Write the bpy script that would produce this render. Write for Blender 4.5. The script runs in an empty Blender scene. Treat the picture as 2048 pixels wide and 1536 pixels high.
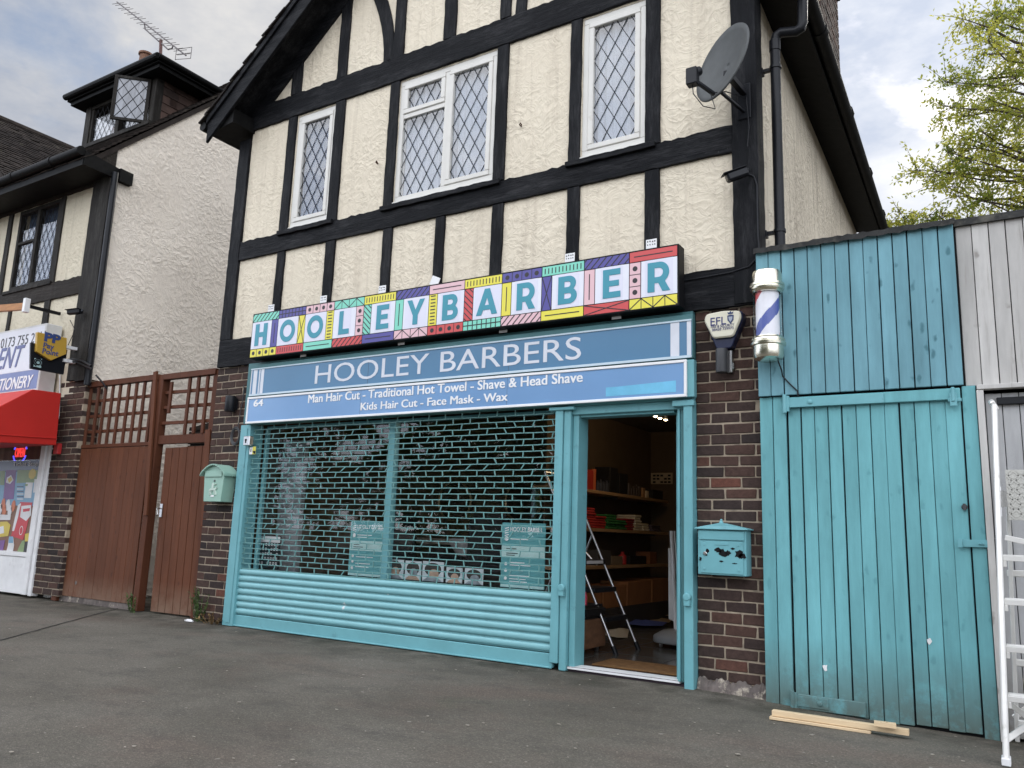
import bpy, bmesh, math, random
from mathutils import Vector, Matrix
random.seed(7)
SC = bpy.context.scene
COL = SC.collection
R = math.radians

# ------------------------------------------------------------------ camera
FPX = 1617.0                         # focal length in pixels of a 2048 px wide picture
CAM = Vector((0.0, -5.8, 1.015))
RIGHT = Vector((0.8475, 0.5296, 0.0352)).normalized()
DOWN = Vector((-0.0675, 0.1734, -0.9825)).normalized()
FWD = RIGHT.cross(DOWN).normalized()
DOWN = FWD.cross(RIGHT).normalized()
cam_d = bpy.data.cameras.new('camera')
cam_d.sensor_width = 36.0
cam_d.lens = 36.0 * FPX / 2048.0
cam_d.clip_start = 0.05
cam_d.clip_end = 2000
cam = bpy.data.objects.new('camera', cam_d)
COL.objects.link(cam)
m = Matrix((RIGHT, -DOWN, -FWD)).transposed().to_4x4()
m.translation = CAM
cam.matrix_world = m
SC.camera = cam

# ------------------------------------------------------------------ world, sun, exposure
SUN_EL, SUN_AZ = R(33), R(6)         # hazy sun behind the house to the right
w = bpy.data.worlds.new('World')
SC.world = w
w.use_nodes = True
nt = w.node_tree
nt.nodes.clear()
def N(t, **k):
    n = nt.nodes.new(t)
    for a, b in k.items():
        setattr(n, a, b)
    return n
out = N('ShaderNodeOutputWorld')
sky = N('ShaderNodeTexSky', sky_type='NISHITA')
sky.sun_disc = False
sky.sun_elevation = SUN_EL
sky.sun_rotation = SUN_AZ
sky.dust_density = 1.5
bg_sky = N('ShaderNodeBackground')
bg_sky.inputs['Strength'].default_value = 0.105
nt.links.new(sky.outputs[0], bg_sky.inputs['Color'])
tc = N('ShaderNodeTexCoord')
mp = N('ShaderNodeMapping')
mp.inputs['Scale'].default_value = (1.0, 1.0, 1.9)
mp.inputs['Location'].default_value = (12.4, 0.9, 7.85)
nt.links.new(tc.outputs['Generated'], mp.inputs['Vector'])
n1 = N('ShaderNodeTexNoise')
n1.inputs['Scale'].default_value = 2.3
n1.inputs['Detail'].default_value = 9
n1.inputs['Roughness'].default_value = 0.58
n1.inputs['Distortion'].default_value = 0.35
nt.links.new(mp.outputs[0], n1.inputs['Vector'])
cover = N('ShaderNodeValToRGB')
cover.color_ramp.elements[0].position = 0.27
cover.color_ramp.elements[1].position = 0.45
nt.links.new(n1.outputs['Fac'], cover.inputs['Fac'])
n2 = N('ShaderNodeTexNoise')
n2.inputs['Scale'].default_value = 2.0
n2.inputs['Detail'].default_value = 7
n2.inputs['Roughness'].default_value = 0.64
mp2 = N('ShaderNodeMapping')
mp2.inputs['Scale'].default_value = (1.0, 1.0, 2.2)
mp2.inputs['Location'].default_value = (4.1, 6.2, 9.0)
nt.links.new(tc.outputs['Generated'], mp2.inputs['Vector'])
nt.links.new(mp2.outputs[0], n2.inputs['Vector'])
ccol = N('ShaderNodeValToRGB')
ccol.color_ramp.elements[0].position = 0.42
ccol.color_ramp.elements[0].color = (0.45, 0.495, 0.59, 1)
ccol.color_ramp.elements[1].position = 0.74
ccol.color_ramp.elements[1].color = (0.98, 0.95, 0.905, 1)
nt.links.new(n2.outputs['Fac'], ccol.inputs['Fac'])
# unseen sky towards -Y brightened to light the house fronts, dimmer behind them
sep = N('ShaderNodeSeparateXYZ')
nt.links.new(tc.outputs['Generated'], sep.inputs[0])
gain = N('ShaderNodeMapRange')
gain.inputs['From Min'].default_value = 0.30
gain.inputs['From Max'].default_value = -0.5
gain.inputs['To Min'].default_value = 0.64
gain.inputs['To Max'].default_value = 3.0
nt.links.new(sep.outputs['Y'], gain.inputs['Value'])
# glow of the sun through the cloud
sund = Vector((math.sin(SUN_AZ) * math.cos(SUN_EL), math.cos(SUN_AZ) * math.cos(SUN_EL), math.sin(SUN_EL)))
dot = N('ShaderNodeVectorMath', operation='DOT_PRODUCT')
nt.links.new(tc.outputs['Generated'], dot.inputs[0])
dot.inputs[1].default_value = sund
glow = N('ShaderNodeMapRange')
glow.inputs['From Min'].default_value = 0.72
glow.inputs['From Max'].default_value = 1.0
glow.inputs['To Min'].default_value = 0.0
glow.inputs['To Max'].default_value = 0.40
nt.links.new(dot.outputs['Value'], glow.inputs['Value'])
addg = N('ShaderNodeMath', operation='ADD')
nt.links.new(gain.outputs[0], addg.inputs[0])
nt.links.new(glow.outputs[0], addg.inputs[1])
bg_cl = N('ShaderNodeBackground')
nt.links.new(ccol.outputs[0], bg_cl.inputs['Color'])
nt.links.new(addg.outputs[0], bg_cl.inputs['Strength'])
mixs = N('ShaderNodeMixShader')
nt.links.new(cover.outputs[0], mixs.inputs[0])
nt.links.new(bg_sky.outputs[0], mixs.inputs[1])
nt.links.new(bg_cl.outputs[0], mixs.inputs[2])
nt.links.new(mixs.outputs[0], out.inputs['Surface'])

sun_d = bpy.data.lights.new('sun', 'SUN')
sun_d.energy = 1.2
sun_d.angle = R(14)
sun_d.color = (1.0, 0.95, 0.86)
sun = bpy.data.objects.new('sun', sun_d)
COL.objects.link(sun)
sun.rotation_euler = (-sund).to_track_quat('-Z', 'Y').to_euler()
sun.location = (0, 0, 30)
vs = SC.view_settings
vs.view_transform = 'Standard'
vs.look = 'None'
vs.exposure = 0.55
vs.gamma = 1.0
SC.cycles.max_bounces = 6
SC.cycles.transparent_max_bounces = 24

# ------------------------------------------------------------------ geometry helpers
def ray(px, py):
    return RIGHT * (px - 1024) + DOWN * (py - 768) + FWD * FPX
def F(px, py, y=0.0):
    """point of the upright plane Y=y that the photograph shows at a pixel: (X, Z)"""
    r = ray(px, py)
    t = (y - CAM.y) / r.y
    p = CAM + r * t
    return p.x, p.z
def F3(px, py, y):
    x, z = F(px, py, y)
    return Vector((x, y, z))
def GX(px, py, x):
    r = ray(px, py)
    return CAM + r * ((x - CAM.x) / r.x)
def GZ(px, py, z):
    r = ray(px, py)
    return CAM + r * ((z - CAM.z) / r.z)

class MB:
    def __init__(s):
        s.v, s.f, s.m, s.tone = [], [], [], []
    def add(s, vs, fs, m=0, tone=None):
        b = len(s.v)
        s.v += [tuple(q) for q in vs]
        for f in fs:
            s.f.append([b + i for i in f])
            s.m.append(m)
            s.tone.append(tone)
        return s
    def box(s, x0, x1, y0, y1, z0, z1, m=0, tone=None):
        v = [(x0, y0, z0), (x1, y0, z0), (x1, y1, z0), (x0, y1, z0), (x0, y0, z1), (x1, y0, z1), (x1, y1, z1), (x0, y1, z1)]
        return s.add(v, [(0, 3, 2, 1), (4, 5, 6, 7), (0, 1, 5, 4), (1, 2, 6, 5), (2, 3, 7, 6), (3, 0, 4, 7)], m, tone)
    def obox(s, c, ax, ay, az, m=0, tone=None):
        c, ax, ay, az = Vector(c), Vector(ax), Vector(ay), Vector(az)
        v = [c - ax - ay - az, c + ax - ay - az, c + ax + ay - az, c - ax + ay - az,
             c - ax - ay + az, c + ax - ay + az, c + ax + ay + az, c - ax + ay + az]
        return s.add(v, [(0, 3, 2, 1), (4, 5, 6, 7), (0, 1, 5, 4), (1, 2, 6, 5), (2, 3, 7, 6), (3, 0, 4, 7)], m, tone)
    def bar(s, p, q, wid, th, up=(0, -1, 0), m=0, tone=None):
        """rectangular bar from p to q; th measured along up, wid across"""
        p, q, up = Vector(p), Vector(q), Vector(up)
        d = (q - p)
        a = d.normalized()
        up = (up - a * up.dot(a)).normalized()
        sd = a.cross(up)
        return s.obox((p + q) / 2, d / 2, sd * wid / 2, up * th / 2, m, tone)
    def prism(s, pts, y0, y1, m=0, tone=None):
        """outline in X,Z drawn out from y0 to y1"""
        n = len(pts)
        v = [(x, y0, z) for x, z in pts] + [(x, y1, z) for x, z in pts]
        fs = [tuple(range(n)), tuple(range(2 * n - 1, n - 1, -1))]
        for i in range(n):
            j = (i + 1) % n
            fs.append((i, i + n, j + n, j))
        return s.add(v, fs, m, tone)
    def extr(s, pts, vec, m=0, tone=None):
        n = len(pts)
        vec = Vector(vec)
        v = [Vector(p) for p in pts] + [Vector(p) + vec for p in pts]
        fs = [tuple(range(n)), tuple(range(2 * n - 1, n - 1, -1))]
        for i in range(n):
            j = (i + 1) % n
            fs.append((i, i + n, j + n, j))
        return s.add(v, fs, m, tone)
    def tube(s, pts, r, n=8, m=0, cap=True):
        pts = [Vector(p) for p in pts]
        k = len(pts)
        rs = r if isinstance(r, (list, tuple)) else [r] * k
        b = len(s.v)
        prev = None
        for i, p in enumerate(pts):
            if i == 0: t = pts[1] - p
            elif i == k - 1: t = p - pts[i - 1]
            else: t = (pts[i + 1] - p).normalized() + (p - pts[i - 1]).normalized()
            if t.length < 1e-9: t = Vector((0, 0, 1))
            t.normalize()
            if prev is None:
                a = Vector((0, 0, 1)) if abs(t.z) < 0.9 else Vector((1, 0, 0))
                u = t.cross(a).normalized()
            else:
                u = (prev - t * prev.dot(t)).normalized()
            prev = u
            w2 = t.cross(u)
            for j in range(n):
                an = 2 * math.pi * j / n
                s.v.append(tuple(p + (u * math.cos(an) + w2 * math.sin(an)) * rs[i]))
        for i in range(k - 1):
            for j in range(n):
                j2 = (j + 1) % n
                s.f.append([b + i * n + j, b + i * n + j2, b + (i + 1) * n + j2, b + (i + 1) * n + j])
                s.m.append(m); s.tone.append(None)
        if cap:
            s.f.append([b + j for j in range(n)][::-1]); s.m.append(m); s.tone.append(None)
            s.f.append([b + (k - 1) * n + j for j in range(n)]); s.m.append(m); s.tone.append(None)
        return s
    def lathe(s, prof, c, n=24, m=0, axis=(0, 0, 1), cap=True):
        """profile of (radius, height) turned round an axis through c"""
        ax = Vector(axis).normalized()
        a = Vector((1, 0, 0)) if abs(ax.x) < 0.9 else Vector((0, 1, 0))
        u = (a - ax * a.dot(ax)).normalized()
        w2 = ax.cross(u)
        c = Vector(c)
        b = len(s.v)
        for r, h in prof:
            for j in range(n):
                an = 2 * math.pi * j / n
                s.v.append(tuple(c + ax * h + (u * math.cos(an) + w2 * math.sin(an)) * r))
        for i in range(len(prof) - 1):
            for j in range(n):
                j2 = (j + 1) % n
                s.f.append([b + i * n + j, b + i * n + j2, b + (i + 1) * n + j2, b + (i + 1) * n + j])
                s.m.append(m); s.tone.append(None)
        if cap:
            k = len(prof) - 1
            s.f.append([b + j for j in range(n)][::-1]); s.m.append(m); s.tone.append(None)
            s.f.append([b + k * n + j for j in range(n)]); s.m.append(m); s.tone.append(None)
        return s
    def build(s, name, mats, parent=None, bevel=0.0, smooth=False, seg=1):
        me = bpy.data.meshes.new(name)
        me.from_pydata(s.v, [], s.f)
        if not isinstance(mats, (list, tuple)): mats = [mats]
        for q in mats: me.materials.append(q)
        me.polygons.foreach_set('material_index', s.m)
        if any(t is not None for t in s.tone):
            at = me.attributes.new('tone', 'FLOAT', 'FACE')
            at.data.foreach_set('value', [0.5 if t is None else t for t in s.tone])
        me.update()
        bm = bmesh.new()
        bm.from_mesh(me)
        bmesh.ops.recalc_face_normals(bm, faces=bm.faces)
        if bevel > 0:
            ed = [e for e in bm.edges if len(e.link_faces) == 2 and e.calc_face_angle(0) > 0.6]
            bmesh.ops.bevel(bm, geom=ed, offset=bevel, segments=seg, affect='EDGES', clamp_overlap=True)
        bm.to_mesh(me)
        bm.free()
        if smooth:
            me.shade_smooth()
            try: me.set_sharp_from_angle(angle=R(40))
            except Exception: pass
        o = bpy.data.objects.new(name, me)
        COL.objects.link(o)
        if parent: adopt(o, parent)
        return o

def adopt(o, parent):
    o.parent = parent
    loc = parent.location.copy() if parent.type == 'EMPTY' else Vector((0, 0, 0))
    o.matrix_parent_inverse = Matrix.Translation(-loc)
    return o

def tag(o, label, cat, group=None, kind=None):
    if label: o['label'] = label
    if cat: o['category'] = cat
    if group: o['group'] = group
    if kind: o['kind'] = kind
    return o
def thing(name, loc, label, cat, group=None):
    o = bpy.data.objects.new(name, None)
    o.empty_display_size = 0.2
    o.location = loc
    COL.objects.link(o)
    return tag(o, label, cat, group)
def structure(o):
    o['kind'] = 'structure'
    return o

# flat lettering ------------------------------------------------------
def mesh_from_curve(cu):
    ob = bpy.data.objects.new('tmp', cu)
    me = bpy.data.meshes.new_from_object(ob)
    bpy.data.objects.remove(ob)
    bpy.data.curves.remove(cu)
    return me
def place_flat(me, name, mat, parent, fit, y, shear=0.0):
    """fit a flat mesh (drawn in x,y) into the rectangle fit=(x0,x1,z0,z1) of the plane Y=y"""
    xs = [q.co.x for q in me.vertices]; ys = [q.co.y for q in me.vertices]
    ax, bx, ay, by = min(xs), max(xs), min(ys), max(ys)
    x0, x1, z0, z1 = fit
    for q in me.vertices:
        u = (q.co.x - ax) / (bx - ax); v = (q.co.y - ay) / (by - ay); d = q.co.z
        q.co = (x0 + u * (x1 - x0) + shear * v * (z1 - z0), y - d, z0 + v * (z1 - z0))
    me.materials.clear()
    me.materials.append(mat)
    me.name = name
    o = bpy.data.objects.new(name, me)
    COL.objects.link(o)
    if parent: adopt(o, parent)
    return o
def text(s, name, fit, y, mat, parent, bold=0.0, shear=0.0, depth=0.0012, spacing=1.0):
    cu = bpy.data.curves.new('t', 'FONT')
    cu.body = s
    cu.size = 1.0
    cu.extrude = depth
    cu.space_character = spacing
    cu.resolution_u = 4
    me = mesh_from_curve(cu)
    if bold > 0:
        vs_ = [q.co.copy() for q in me.vertices]
        fs_ = [list(q.vertices) for q in me.polygons]
        n_ = len(vs_)
        av, af = [], []
        for k_, (dx, dy) in enumerate(((-bold, -bold * .5), (bold, -bold * .5), (-bold, bold * .5), (bold, bold * .5))):
            av += [v + Vector((dx, dy, 0.0003 * k_)) for v in vs_]
            af += [[i + n_ * k_ for i in f] for f in fs_]
        me.clear_geometry()
        me.from_pydata(av, [], af)
    return place_flat(me, name, mat, parent, fit, y, shear)
def outline(splines, name, fit, y, mat, parent, depth=0.0012):
    cu = bpy.data.curves.new('c', 'CURVE')
    cu.dimensions = '2D'
    cu.fill_mode = 'BOTH'
    cu.extrude = depth
    for pts in splines:
        sp = cu.splines.new('POLY')
        sp.points.add(len(pts) - 1)
        for i, (a, b) in enumerate(pts): sp.points[i].co = (a, b, 0, 1)
        sp.use_cyclic_u = True
    return place_flat(mesh_from_curve(cu), name, mat, parent, fit, y)
def arc(cx, cy, rx, ry, a0, a1, n=14):
    return [(cx + rx * math.cos(R(a0 + (a1 - a0) * i / n)), cy + ry * math.sin(R(a0 + (a1 - a0) * i / n))) for i in range(n + 1)]

# ------------------------------------------------------------------ materials
def new_mat(name):
    mt = bpy.data.materials.new(name)
    mt.use_nodes = True
    t = mt.node_tree
    b = t.nodes['Principled BSDF']
    return mt, t, b
def nn(t, typ, **k):
    n = t.nodes.new(typ)
    for a, b in k.items(): setattr(n, a, b)
    return n
def ramp(t, src, stops):
    r = nn(t, 'ShaderNodeValToRGB')
    e = r.color_ramp.elements
    while len(e) < len(stops): e.new(0.5)
    for i, (p, c) in enumerate(stops):
        e[i].position = p
        e[i].color = (c, c, c, 1) if isinstance(c, (int, float)) else (*c, 1)
    t.links.new(src, r.inputs['Fac'])
    return r.outputs['Color']
def noise(t, vec, scale, detail=4, rough=0.55, dist=0.0):
    n = nn(t, 'ShaderNodeTexNoise')
    n.inputs['Scale'].default_value = scale
    n.inputs['Detail'].default_value = detail
    n.inputs['Roughness'].default_value = rough
    n.inputs['Distortion'].default_value = dist
    t.links.new(vec, n.inputs['Vector'])
    return n.outputs['Fac']
def coords(t, stretch=(1, 1, 1), loc=(0, 0, 0)):
    tcn = nn(t, 'ShaderNodeTexCoord')
    mpn = nn(t, 'ShaderNodeMapping')
    mpn.inputs['Scale'].default_value = stretch
    mpn.inputs['Location'].default_value = loc
    t.links.new(tcn.outputs['Object'], mpn.inputs['Vector'])
    return mpn.outputs[0]
def mixc(t, fac, a, b, mode='MIX'):
    n = nn(t, 'ShaderNodeMix', data_type='RGBA', blend_type=mode)
    if isinstance(fac, (int, float)): n.inputs[0].default_value = fac
    else: t.links.new(fac, n.inputs[0])
    for i, q in ((6, a), (7, b)):
        if isinstance(q, (tuple, list)): n.inputs[i].default_value = (*q[:3], 1)
        else: t.links.new(q, n.inputs[i])
    return n.outputs[2]
def math2(t, op, a, b=None):
    n = nn(t, 'ShaderNodeMath', operation=op)
    for i, q in ((0, a), (1, b)):
        if q is None: continue
        if isinstance(q, (int, float)): n.inputs[i].default_value = q
        else: t.links.new(q, n.inputs[i])
    return n.outputs[0]
def bump(t, bsdf, h, strength=0.4, dist=0.01):
    n = nn(t, 'ShaderNodeBump')
    n.inputs['Strength'].default_value = strength
    n.inputs['Distance'].default_value = dist
    t.links.new(h, n.inputs['Height'])
    t.links.new(n.outputs[0], bsdf.inputs['Normal'])
def setp(b, rough=0.6, metal=0.0, spec=0.4):
    b.inputs['Roughness'].default_value = rough
    b.inputs['Metallic'].default_value = metal
    b.inputs['Specular IOR Level'].default_value = spec

def pmat(name, col, rough=0.6, metal=0.0, var=0.12, vscale=5.0, bst=0.15, bscale=60, stretch=(1, 1, 1), spec=0.4, tone=0.0, dirt=None, dscale=3.0, dpos=(0.55, 0.7)):
    mt, t, b = new_mat(name)
    setp(b, rough, metal, spec)
    vec = coords(t, stretch)
    f = noise(t, vec, vscale, 5, 0.6)
    lo = tuple(c * (1 - var) for c in col); hi = tuple(min(1, c * (1 + var)) for c in col)
    c = ramp(t, f, [(0.3, lo), (0.7, hi)])
    if tone:
        a = nn(t, 'ShaderNodeAttribute', attribute_name='tone')
        g = nn(t, 'ShaderNodeMapRange')
        g.inputs['To Min'].default_value = 1 - tone
        g.inputs['To Max'].default_value = 1 + tone
        t.links.new(a.outputs['Fac'], g.inputs['Value'])
        cm = nn(t, 'ShaderNodeCombineColor')
        for i in range(3): t.links.new(g.outputs[0], cm.inputs[i])
        c = mixc(t, 1.0, c, cm.outputs[0], 'MULTIPLY')
    if dirt:
        d = noise(t, vec, dscale, 6, 0.65)
        c = mixc(t, ramp(t, d, [(dpos[0], 0.0), (dpos[1], 1.0)]), c, dirt)
    t.links.new(c, b.inputs['Base Color'])
    if bst: bump(t, b, noise(t, vec, bscale, 4, 0.6), bst, 0.004)
    return mt

def stucco(name, col, grime, gamt, scale=7.0, st=0.6, streak=0.8):
    mt, t, b = new_mat(name)
    setp(b, 0.85, 0, 0.2)
    vec = coords(t)
    # curved trowel marks: a strongly warped noise cut into ridges, plus fine grain
    warp = nn(t, 'ShaderNodeTexNoise')
    warp.inputs['Scale'].default_value = 3.5
    warp.inputs['Detail'].default_value = 2
    t.links.new(vec, warp.inputs['Vector'])
    vm = nn(t, 'ShaderNodeVectorMath', operation='MULTIPLY_ADD')
    t.links.new(warp.outputs['Color'], vm.inputs[0])
    vm.inputs[1].default_value = (0.22, 0.22, 0.22)
    t.links.new(vec, vm.inputs[2])
    a = noise(t, vm.outputs[0], scale, 3, 0.5, 1.6)
    ridge = math2(t, 'ABSOLUTE', math2(t, 'SUBTRACT', a, 0.5))
    ridge = ramp(t, ridge, [(0.0, 1.0), (0.06, 0.25), (0.2, 0.0)])
    v2 = nn(t, 'ShaderNodeTexVoronoi', feature='SMOOTH_F1')
    v2.inputs['Scale'].default_value = scale * 2.1
    v2.inputs['Smoothness'].default_value = 0.35
    t.links.new(vm.outputs[0], v2.inputs['Vector'])
    fine = noise(t, vec, 70, 4, 0.65)
    patch = ramp(t, noise(t, vec, 1.6, 3), [(0.32, 0.12), (0.66, 1.15)])
    h = math2(t, 'ADD', math2(t, 'MULTIPLY', math2(t, 'ADD', math2(t, 'MULTIPLY', ridge, 0.6), math2(t, 'MULTIPLY', v2.outputs['Distance'], 1.1)), patch), math2(t, 'MULTIPLY', fine, 0.22))
    bump(t, b, h, st, 0.03)
    c = ramp(t, noise(t, vec, 2.2, 5), [(0.3, tuple(q * 0.93 for q in col)), (0.7, tuple(q * 1.05 for q in col))])
    g = ramp(t, noise(t, vec, 1.1, 8, 0.7), [(0.42, 0.0), (0.72, 1.0)])
    g2 = ramp(t, noise(t, vm.outputs[0], 24, 4, 0.7), [(0.35, 0.25), (0.7, 1.0)])
    c = mixc(t, math2(t, 'MULTIPLY', math2(t, 'MULTIPLY', g, g2), gamt), c, grime)
    stk = ramp(t, noise(t, coords(t, (7, 7, 0.45)), 1.5, 6, 0.7), [(0.50, 0.0), (0.72, 1.0)])
    c = mixc(t, math2(t, 'MULTIPLY', stk, gamt * streak), c, grime)
    sp = ramp(t, noise(t, vm.outputs[0], 38, 3, 0.7), [(0.64, 0.0), (0.72, 1.0)])
    c = mixc(t, math2(t, 'MULTIPLY', sp, gamt * 0.8), c, grime)
    t.links.new(c, b.inputs['Base Color'])
    return mt

def timber(name, vertical=True, col=(0.0065, 0.007, 0.0085), wear=(0.06, 0.06, 0.063), wamt=0.85, rough=0.6):
    mt, t, b = new_mat(name)
    setp(b, rough, 0, 0.1)
    vec = coords(t, (9, 9, 0.8) if vertical else (0.8, 9, 9))
    g = noise(t, vec, 3.5, 7, 0.65, 0.4)
    fine = noise(t, vec, 12, 5, 0.7)
    c = ramp(t, g, [(0.3, tuple(q * 0.75 for q in col)), (0.75, tuple(q * 1.5 for q in col))])
    wv = coords(t, (3, 3, 0.6) if vertical else (0.6, 3, 3))
    wr = ramp(t, noise(t, wv, 3.0, 8, 0.75), [(0.47, 0.0), (0.72, 1.0)])
    c = mixc(t, math2(t, 'MULTIPLY', math2(t, 'MULTIPLY', wr, ramp(t, fine, [(0.35, 0.15), (0.65, 1.0)])), wamt), c, wear)
    ch = ramp(t, noise(t, coords(t), 45, 3, 0.7), [(0.70, 0.0), (0.75, 0.5)])
    c = mixc(t, ch, c, (0.10, 0.10, 0.10))
    t.links.new(c, b.inputs['Base Color'])
    bump(t, b, math2(t, 'ADD', g, math2(t, 'MULTIPLY', fine, 0.5)), 0.8, 0.012)
    return mt

def boards_mat(name, col, dark, wear, zdirt=None, knots=0.9, wearamt=0.3, rough=0.55, stretch=(8, 8, 0.9)):
    """painted softwood boards: tone per board, knots showing through, worn and dirty feet"""
    mt, t, b = new_mat(name)
    setp(b, rough, 0, 0.15)
    vec = coords(t, stretch)
    flat = coords(t)
    a = nn(t, 'ShaderNodeAttribute', attribute_name='tone')
    c = ramp(t, noise(t, vec, 2.2, 6, 0.6), [(0.3, tuple(q * 0.86 for q in col)), (0.7, tuple(q * 1.09 for q in col))])
    fade = ramp(t, noise(t, coords(t, (1.6, 1.6, 0.7)), 1.4, 5, 0.65), [(0.35, 0.86), (0.7, 1.10)])
    c = mixc(t, 1.0, c, fade, 'MULTIPLY')
    g = nn(t, 'ShaderNodeMapRange')
    g.inputs['To Min'].default_value = 0.9
    g.inputs['To Max'].default_value = 1.08
    t.links.new(a.outputs['Fac'], g.inputs['Value'])
    cm = nn(t, 'ShaderNodeCombineColor')
    for i in range(3): t.links.new(g.outputs[0], cm.inputs[i])
    c = mixc(t, 1.0, c, cm.outputs[0], 'MULTIPLY')
    vo = nn(t, 'ShaderNodeTexVoronoi')
    vo.inputs['Scale'].default_value = 1.0
    kv = coords(t, (12, 0.5, 5.5))
    wob = nn(t, 'ShaderNodeTexNoise')
    wob.inputs['Scale'].default_value = 14
    t.links.new(flat, wob.inputs['Vector'])
    vm = nn(t, 'ShaderNodeVectorMath', operation='MULTIPLY_ADD')
    t.links.new(wob.outputs['Color'], vm.inputs[0])
    vm.inputs[1].default_value = (0.5, 0.5, 0.5)
    t.links.new(kv, vm.inputs[2])
    t.links.new(vm.outputs[0], vo.inputs['Vector'])
    kmask = ramp(t, vo.outputs['Distance'], [(0.10, 1.0), (0.22, 0.0)])
    pick = ramp(t, noise(t, flat, 5.0, 2), [(0.42, 0.0), (0.48, 1.0)])
    c = mixc(t, math2(t, 'MULTIPLY', math2(t, 'MULTIPLY', kmask, pick), knots), c, dark)
    st = ramp(t, noise(t, coords(t, (26, 26, 1.2)), 1.6, 7, 0.7), [(0.58, 0.0), (0.74, 1.0)])
    c = mixc(t, math2(t, 'MULTIPLY', st, wearamt), c, wear)
    if zdirt:
        sp = nn(t, 'ShaderNodeSeparateXYZ')
        t.links.new(flat, sp.inputs[0])
        mr = nn(t, 'ShaderNodeMapRange')
        mr.inputs['From Min'].default_value = zdirt[0]
        mr.inputs['From Max'].default_value = zdirt[1]
        mr.inputs['To Min'].default_value = 1.0
        mr.inputs['To Max'].default_value = 0.0
        t.links.new(sp.outputs['Z'], mr.inputs['Value'])
        nz = ramp(t, noise(t, flat, 7, 6, 0.7), [(0.22, 0.0), (0.52, 1.0)])
        c = mixc(t, math2(t, 'MULTIPLY', mr.outputs[0], nz), c, zdirt[2])
    t.links.new(c, b.inputs['Base Color'])
    bump(t, b, math2(t, 'ADD', noise(t, vec, 6, 6, 0.65), math2(t, 'MULTIPLY', noise(t, flat, 60, 3, 0.6), 0.4)), 0.35, 0.006)
    return mt

def brick_mat():
    mt, t, b = new_mat('brick')
    setp(b, 0.85, 0, 0.2)
    flat = coords(t)
    a = nn(t, 'ShaderNodeAttribute', attribute_name='tone')
    c = ramp(t, a.outputs['Fac'], [(0.0, (0.028, 0.022, 0.021)), (0.4, (0.052, 0.034, 0.029)), (0.75, (0.080, 0.043, 0.033)), (1.0, (0.125, 0.050, 0.035))])
    n = ramp(t, noise(t, flat, 22, 6, 0.7), [(0.3, 0.65), (0.7, 1.3)])
    c = mixc(t, 1.0, c, n, 'MULTIPLY')
    lime = ramp(t, noise(t, flat, 9, 8, 0.75), [(0.66, 0.0), (0.76, 0.6)])
    c = mixc(t, lime, c, (0.30, 0.26, 0.22))
    t.links.new(c, b.inputs['Base Color'])
    bump(t, b, noise(t, flat, 55, 6, 0.7), 0.6, 0.008)
    return mt

def glass(name, f0=0.05, tint=(1, 1, 1), rough=0.0):
    mt = bpy.data.materials.new(name)
    mt.use_nodes = True
    t = mt.node_tree
    t.nodes.clear()
    o = nn(t, 'ShaderNodeOutputMaterial')
    tr = nn(t, 'ShaderNodeBsdfTransparent')
    tr.inputs[0].default_value = (*tint, 1)
    gl = nn(t, 'ShaderNodeBsdfGlossy')
    gl.inputs['Roughness'].default_value = rough
    lw = nn(t, 'ShaderNodeLayerWeight')
    lw.inputs['Blend'].default_value = 0.5
    fr = nn(t, 'ShaderNodeMath', operation='MULTIPLY_ADD')
    t.links.new(math2(t, 'POWER', lw.outputs['Facing'], 5.0), fr.inputs[0])
    fr.inputs[1].default_value = 1.0 - f0
    fr.inputs[2].default_value = f0
    tcn = nn(t, 'ShaderNodeTexCoord')
    nz = noise(t, tcn.outputs['Object'], 2.5, 2)
    bp = nn(t, 'ShaderNodeBump')
    bp.inputs['Strength'].default_value = 0.05
    bp.inputs['Distance'].default_value = 0.02
    t.links.new(nz, bp.inputs['Height'])
    t.links.new(bp.outputs[0], gl.inputs['Normal'])
    mx = nn(t, 'ShaderNodeMixShader')
    t.links.new(fr.outputs[0], mx.inputs[0])
    t.links.new(tr.outputs[0], mx.inputs[1])
    t.links.new(gl.outputs[0], mx.inputs[2])
    t.links.new(mx.outputs[0], o.inputs['Surface'])
    return mt
def emis(name, col, st):
    mt, t, b = new_mat(name)
    b.inputs['Base Color'].default_value = (*col, 1)
    b.inputs['Emission Color'].default_value = (*col, 1)
    b.inputs['Emission Strength'].default_value = st
    return mt

M = {}
M['stucco'] = stucco('stucco_cream', (0.73, 0.655, 0.52), (0.30, 0.24, 0.18), 0.42, 7.5, 0.38)
M['stucco_side'] = stucco('stucco_side', (0.73, 0.655, 0.52), (0.16, 0.12, 0.09), 0.6, 7.5, 0.6)
M['stucco_white'] = stucco('stucco_white', (0.88, 0.80, 0.69), (0.27, 0.225, 0.18), 0.5, 7.0, 0.42, 0.08)
M['stucco_left'] = stucco('stucco_left', (0.66, 0.60, 0.47), (0.25, 0.22, 0.15), 0.5, 8.0, 0.4)
M['timber_v'] = timber('black_timber_upright', True)
M['timber_h'] = timber('black_timber_level', False)
M['timber_old_v'] = timber('old_timber_upright', True, (0.020, 0.018, 0.016), (0.10, 0.095, 0.085), 0.7, 0.65)
M['timber_old_h'] = timber('old_timber_level', False, (0.022, 0.018, 0.015), (0.09, 0.08, 0.07), 0.5, 0.65)
M['black'] = pmat('black_paint', (0.008, 0.008, 0.009), 0.5, spec=0.15, var=0.3, bst=0.2, bscale=30)
M['black_plastic'] = pmat('black_plastic', (0.010, 0.011, 0.014), 0.4, var=0.2, bst=0.05, spec=0.25)
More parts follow.
